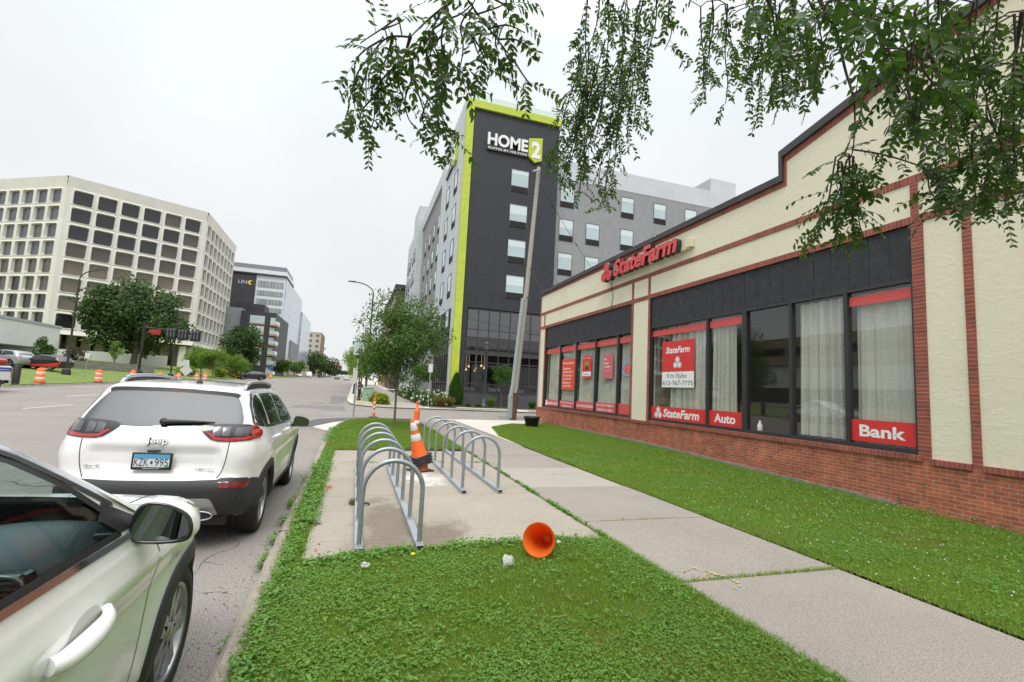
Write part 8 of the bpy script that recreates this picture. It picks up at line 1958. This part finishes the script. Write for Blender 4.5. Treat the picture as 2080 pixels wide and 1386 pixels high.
mb = MB(); mb.tube([(8.05, 39.9, .1), (8.05, 39.9, 2.3)], [.06, .02], 8); mb.build('stem', M_BARK, cf)
# white hydrangeas, grasses and yellow flowers
def flower_shrub(label, base, r_, h, seed, nfl=26, fm=None, fr=.085, group='white flowering shrubs by the hotel path', green=M_LEAFBUSH):
    rng_ = np.random.default_rng(seed); t = thing('flowering_shrub', label, 'shrub', base, 0, group); n = 1300
    d = rng_.normal(size=(n, 3)); d[:, 2] = abs(d[:, 2]); d /= np.linalg.norm(d, axis=1, keepdims=True); P = np.array(base)+d*np.array([r_, r_, h])*(.45+.55*rng_.random(n))[:, None]
    V, F = simple_leaves(P, d+rng_.normal(0, .6, (n, 3)), rand_dirs(n, rng_)+[0, 0, 1], .14*rng_.uniform(.6, 1.2, n), .075); mesh_np('foliage', V, F, green, t)
    mb = MB(); d = rng_.normal(size=(nfl, 3)); d[:, 2] = abs(d[:, 2])*.8+.15; d /= np.linalg.norm(d, axis=1, keepdims=True)
    for k in range(nfl):
        c = np.array(base)+d[k]*np.array([r_, r_, h])*rng_.uniform(.92, 1.08)
        for q in range(16):
            e = rng_.normal(size=3); e /= np.linalg.norm(e); p = c+e*fr*np.array([1, 1, 1.15]); s1 = np.cross(e, [.3, .2, 1]); s1 /= np.linalg.norm(s1)+1e-6; s2 = np.cross(e, s1); w = fr*.45
            mb.add([p+s1*w, p+s2*w, p-s1*w, p-s2*w], [(0, 1, 2, 3)])
    o = mb.build('blossoms', fm or mat('cream_white_petals', (.72, .72, .62), .8), t); o['kind'] = 'stuff'
for i, (x, y, r_, h, l) in enumerate(((6.6, 37.6, .75, 1.0, 'white flowering shrub nearest the corner, left of the conifer'), (5.6, 38.4, .8, 1.1, 'white flowering shrub, second from the corner'), (6.5, 40.0, .85, 1.1, 'white flowering shrub close to the lobby side glass'), (5.4, 41.2, .85, 1.15, 'white flowering shrub, fourth from the corner along the path'), (5.4, 48, .9, 1.2, 'white flowering shrub farther along the path'), (5.3, 52, .9, 1.2, 'white flowering shrub, second farthest along the path'), (5.3, 57, 1.0, 1.2, 'farthest white flowering shrub along the path'))):
    flower_shrub(l, (x, y, terr(x, y)+.02), r_, h, 120+i)
M_YEL = mat('golden_petals', (.72, .46, .02), .8)
for i, (x, y, l) in enumerate(((1.85, 38.3, 'clump of yellow flowers just right of the green utility box'), (2.0, 37.0, 'clump of yellow flowers at the corner of the gravel bed'), (1.6, 40.2, 'clump of yellow flowers behind the green utility box'))):
    flower_shrub(l, (x, y, terr(x, y)+.02), .55, .75, 140+i, 30, M_YEL, .05, 'yellow flowers on the corner bed', M_LEAFLIGHT)
def grass_clump(label, base, r_, h, seed, m=M_LEAFLIGHT, n=420):
    rng_ = np.random.default_rng(seed); a = rng_.random(n)*6.283; q = rng_.random(n)*r_*.35
    P = np.c_[base[0]+q*np.cos(a), base[1]+q*np.sin(a), np.full(n, base[2])]; D = np.c_[np.cos(a)*rng_.random(n)*.8, np.sin(a)*rng_.random(n)*.8, np.ones(n)]
    V, F = simple_leaves(P, D, rand_dirs(n, rng_), h*rng_.uniform(.6, 1.1, n), .022); o = mesh_np('ornamental_grass', V, F, m, loc=base); tag(o, label, 'ornamental grass', 'grass clumps at the hotel foot')
M_TAWNY = leaf_mat('tawny_grass', (.20, .15, .05), (.14, .14, .04), .7, .3)
for i, (x, y, h, m, l) in enumerate(((10.9, 39.0, .95, M_LEAFLIGHT, 'bright green grass clump left of the round-headed small tree'), (14.6, 39.0, .7, M_LEAFBUSH, 'dark green clump at the right end of the hotel bed'), (8.7, 37.9, .35, M_LEAFBUSH, 'low green clump in front of the conifer shrub'), (6.2, 36.6, 1.0, M_TAWNY, 'tawny grass clump beside the grey sign post'), (7.05, 37.1, .85, M_TAWNY, 'tawny grass clump left of the conifer shrub'), (9.6, 38.2, .3, M_LEAFBUSH, 'low green clump left of the post lamp'), (1.2, 44.0, 1.0, M_TAWNY, 'tall tawny grass clump behind the yellow flowers'))):
    grass_clump(l, (x, y, terr(x, y)+.02), .5, h, 150+i, m)

# ================================================================== LAWN GRASS AND WEEDS
def scatter(poly, n, rng_, ymin=None, ymax=None, pad=0.0):
    P_ = np.array(poly); lo, hi = P_.min(0)-pad, P_.max(0)+pad
    if ymin is not None: lo[1] = max(lo[1], ymin)
    if ymax is not None: hi[1] = min(hi[1], ymax)
    A = (hi-lo).prod(); k = int(n*A); p = lo+rng_.random((k, 2))*(hi-lo)
    jit = rng_.normal(0, pad, (k, 2)) if pad else 0
    return p[inpoly(p+jit, P_)]
def vnoise(p, sc, seed):
    """cheap smooth noise in 0..1"""
    r_ = np.random.default_rng(seed); v = 0
    for k in range(5):
        a = r_.random(2)*6.28; f = sc*(1.7**k); ang = r_.random()*6.28
        v = v+np.sin((p[:, 0]*math.cos(ang)+p[:, 1]*math.sin(ang))*f+a[0])*np.sin((p[:, 1]*math.cos(ang)-p[:, 0]*math.sin(ang))*f+a[1])/(1.25**k)
    return .5+.5*np.clip(v/2, -1, 1)
M_BLADE = leaf_mat('grass_blade', (0.135, 0.245, 0.026), (0.27, 0.38, 0.065), .55, .35)
M_BLADEDRY = leaf_mat('dry_grass_blade', (0.33, 0.28, 0.10), (0.22, 0.25, 0.06), .7, .3)
M_CLOVER = leaf_mat('clover_leaf', (0.10, 0.225, 0.026), (0.17, 0.31, 0.05), .5, .3)
M_WEED = leaf_mat('broad_weed_leaf', (0.10, 0.23, 0.03), (0.17, 0.31, 0.06), .5, .3)
def blades(p, zf, h, w, rng_):
    n = len(p); z = np.array([zf(x, y) for x, y in p]) if n < 400000 else np.zeros(n)
    a = rng_.random(n)*6.283; lean = np.abs(rng_.normal(0, .55, n)); L = h*rng_.uniform(.5, 1.3, n); b = rng_.random(n)*6.283
    B = np.c_[p, z]; wv = np.c_[np.cos(b), np.sin(b), np.zeros(n)]*(w*rng_.uniform(.6, 1.3, n))[:, None]
    T = B+np.c_[np.cos(a)*lean*L, np.sin(a)*lean*L, L/np.sqrt(1+lean**2)]
    return np.stack([B-wv, B+wv, T], 1).reshape(-1, 3), np.arange(3*n).reshape(-1, 3)
def clover(p, zf, h, s_, rng_):
    """three rounded leaflets per plant, roughly level"""
    n = len(p); z = np.array([zf(x, y) for x, y in p])+h*rng_.uniform(.45, 1.15, n); Vs = []
    a0 = rng_.random(n)*6.283; C = np.c_[p, z]; s_ = s_*rng_.uniform(.6, 1.25, n)
    for k in range(3):
        a = a0+k*2.094; D = np.c_[np.cos(a), np.sin(a), rng_.normal(.05, .3, n)]; N_ = np.c_[rng_.normal(0, .3, (n, 2)), np.ones(n)]
        V, F = simple_leaves(C, D, N_, s_, s_*.85); Vs.append(V)
    V = np.concatenate(Vs); return V, np.arange(len(V)).reshape(-1, 4)
def stuff(name, label, V, F, m): o = mesh_np(name, V, F, m); tag(o, label, 'grass', kind='stuff'); return o
def zl_near(x, y): return .004
g = np.random.default_rng(77)
def lawn_fill(poly, zf, bands, label, cl=.0, seed=1):
    BV, BF, DV, DF, CV, CF = [], [], [], [], [], []; ob = od = oc = 0
    for y0, y1, dens, h, w, dcl in bands:
        p = scatter(poly, dens, g, y0, y1, .035); n1 = vnoise(p, 1.1, seed); n2 = vnoise(p, 3.1, seed+1)
        keep = g.random(len(p)) < np.clip(.45+1.1*n2, .3, 1); p, n1 = p[keep], n1[keep]
        hh = h*(.65+.7*n1); dry = g.random(len(p)) < np.clip((n1-.55)*1.8, .08, .6)
        V, F = blades(p[~dry], zf, hh[~dry], w, g); BV.append(V); BF.append(F+ob); ob += len(V)
        V, F = blades(p[dry], zf, hh[dry]*.8, w, g); DV.append(V); DF.append(F+od); od += len(V)
        if dcl:
            p = scatter(poly, dcl, g, y0, y1, .04); k = g.random(len(p)) < np.clip((vnoise(p, 1.7, seed+2)-.30)*2.6, .03, 1); p = p[k]
            V, F = clover(p, zf, h*.85, .0135 if y0 < 6 else .022, g); CV.append(V); CF.append(F+oc); oc += len(V)
    stuff('grass', 'green mown grass of the '+label, np.concatenate(BV), np.concatenate(BF), M_BLADE)
    stuff('dry_grass', 'yellowing blades among the '+label, np.concatenate(DV), np.concatenate(DF), M_BLADEDRY)
    if CV: stuff('clover', 'clover and weeds in the '+label, np.concatenate(CV), np.concatenate(CF), M_CLOVER)
lawn_fill(L_NEAR, zl_near, [(.6, 2.6, 21000, .040, .0030, 6500), (2.6, 5.3, 16000, .042, .0034, 5200), (5.3, 12.8, 9000, .05, .0045, 2500)], 'near lawn', seed=3)
lawn_fill(L_FAR, zl_near, [(12.4, 17, 5200, .055, .006, 900), (17, 24.5, 3600, .06, .007, 500)], 'corner lawn', seed=13)
lawn_fill(L_RIGHT, right_lawn, [(.4, 5, 8500, .045, .0042, 3200), (5, 9, 6500, .05, .005, 2200), (9, 15, 3800, .055, .0065, 1100), (15, 24.4, 2400, .055, .008, 400)], 'shop lawn', seed=23)
# broad weeds: along the kerb strip, the pad's near edge, the wall foot
def weeds(line, width, n, size, h, rng_, zoff=0.0):
    pts = []
    for (a, b) in zip(line[:-1], line[1:]):
        a, b = np.array(a), np.array(b); L = np.linalg.norm(b-a); k = int(n*L); t = rng_.random((k, 1)); nn = np.array([-(b-a)[1], (b-a)[0]])/L
        pts.append(a+(b-a)*t+nn*rng_.normal(0, width, (k, 1)))
    return np.concatenate(pts)
WV, WF, o_ = [], [], 0
def add_weeds(p, z, size, h):
    global o_
    n = len(p)
    for k in range(5):
        a = g.random(n)*6.283; D = np.c_[np.cos(a), np.sin(a), g.uniform(-.1, .7, n)]; C = np.c_[p+g.normal(0, size*.3, (n, 2)), z+h*g.random(n)]; s_ = size*g.uniform(.5, 1.3, n)
        V, F = leaves_np(C, D, np.c_[g.normal(0, .35, (n, 2)), np.ones(n)], s_, s_*.55, .08); WV.append(V); WF.append(F+o_); o_ += len(V)
def clumpy(p, sc, seed, lo): return p[vnoise(p, sc, seed) > lo]
add_weeds(clumpy(weeds([(-.465, 1.2), (-.48, 12.6)], .038, 230, 0, 0, g), 2.6, 5, .30), .0, .033, .055)
add_weeds(clumpy(weeds([(-.66, 2.2), (-.70, 9.6)], .035, 130, 0, 0, g), 2.0, 7, .48), -.12, .036, .10)
add_weeds(clumpy(weeds([(-.42, 6.0), (-.50, 10.5)], 0.07, 300, 0, 0, g), 1.5, 9, .35), .0, .038, .085)
add_weeds(clumpy(weeds([(-.3, 4.75), (.6, 5.02), (1.5, 5.05), (2.9, 5.1)], .07, 170, 0, 0, g), 3.0, 11, .32), .0, .042, .055)
add_weeds(scatter(L_NEAR, 60, g, .8, 5.0), .015, .034, .035)
add_weeds(scatter(L_RIGHT, 60, g, .5, 9.0), -.03, .036, .05)
add_weeds(clumpy(weeds([(2.915, 5.1), (2.915, 12.5)], .018, 120, 0, 0, g), 3.3, 15, .5), .0, .03, .035)
add_weeds(weeds([(-.60, 14), (-.55, 18)], .08, 60, 0, 0, g), .0, .05, .09)
add_weeds(weeds([(.15, 10.6), (2.9, 10.63)], .02, 16, 0, 0, g), .0, .035, .035)
o = mesh_np('weeds', np.concatenate(WV), np.concatenate(WF), M_WEED); tag(o, 'broad-leaved weeds along the kerb, joints and lawn edges', 'weeds', kind='stuff')
JV, JF, jo = [], [], 0
for a, b, d in (((2.94, 3.82), (4.85, 3.82), 420), ((3.2, 5.82), (4.4, 5.82), 60), ((2.915, 4.9), (2.915, 12.4), 170), ((-.36, 4.9), (-.37, 5.6), 200), ((4.87, 1.2), (4.87, 12), 160), ((-.2, 10.62), (2.9, 10.62), 70)):
    p = weeds([a, b], .013, d, 0, 0, g); V, F = blades(p, lambda x, y: -.004, np.full(len(p), .042), .0035, g); JV.append(V); JF.append(F+jo); jo += len(V)
stuff('joint_grass', 'grass growing in the joints of the sidewalk and the pad', np.concatenate(JV), np.concatenate(JF), M_BLADE)
# small white clover heads in the shop lawn and the dry tuft at the rack
p = scatter(L_RIGHT, 7, g, 1.5, 14); mb = MB()
for x, y in p[:400]: mb.lathe([(0, 0), (.008, .004), (.006, .013), (0, .015)], 6, Matrix.Translation((x, y, right_lawn(x, y)+.045)))
o = mb.build('clover_flowers', mat('clover_white', (.62, .62, .55), .8)); tag(o, 'tiny white clover heads dotted over the shop lawn', 'flowers', kind='stuff')
p = g.normal(0, 1, (130, 2))*[.035, .05]+[.10, 7.05]; V, F = blades(p, lambda x, y: .0, np.full(len(p), .09), .004, g); o = mesh_np('dry_tuft', V, F, M_TAWNY, loc=(.1, 7.05, 0)); tag(o, 'small dry straw tuft at the foot of the left rack rail', 'weed tuft')
# grit and leaf litter in the gutter
n = 420; p = np.c_[g.normal(-.82, .10, n), g.uniform(1.5, 14, n)]; V, F = leaves_np(np.c_[p, np.full(n, ROAD+.006)], np.c_[g.normal(0, 1, (n, 2)), g.normal(0, .2, n)], np.c_[g.normal(0, .3, (n, 2)), np.ones(n)], g.uniform(.008, .03, n), g.uniform(.006, .015, n))
o = mesh_np('gutter_litter', V, F, mat('brown_litter', (.10, .075, .05), .9)); tag(o, 'brown leaf bits and grit along the gutter', 'litter', kind='stuff')
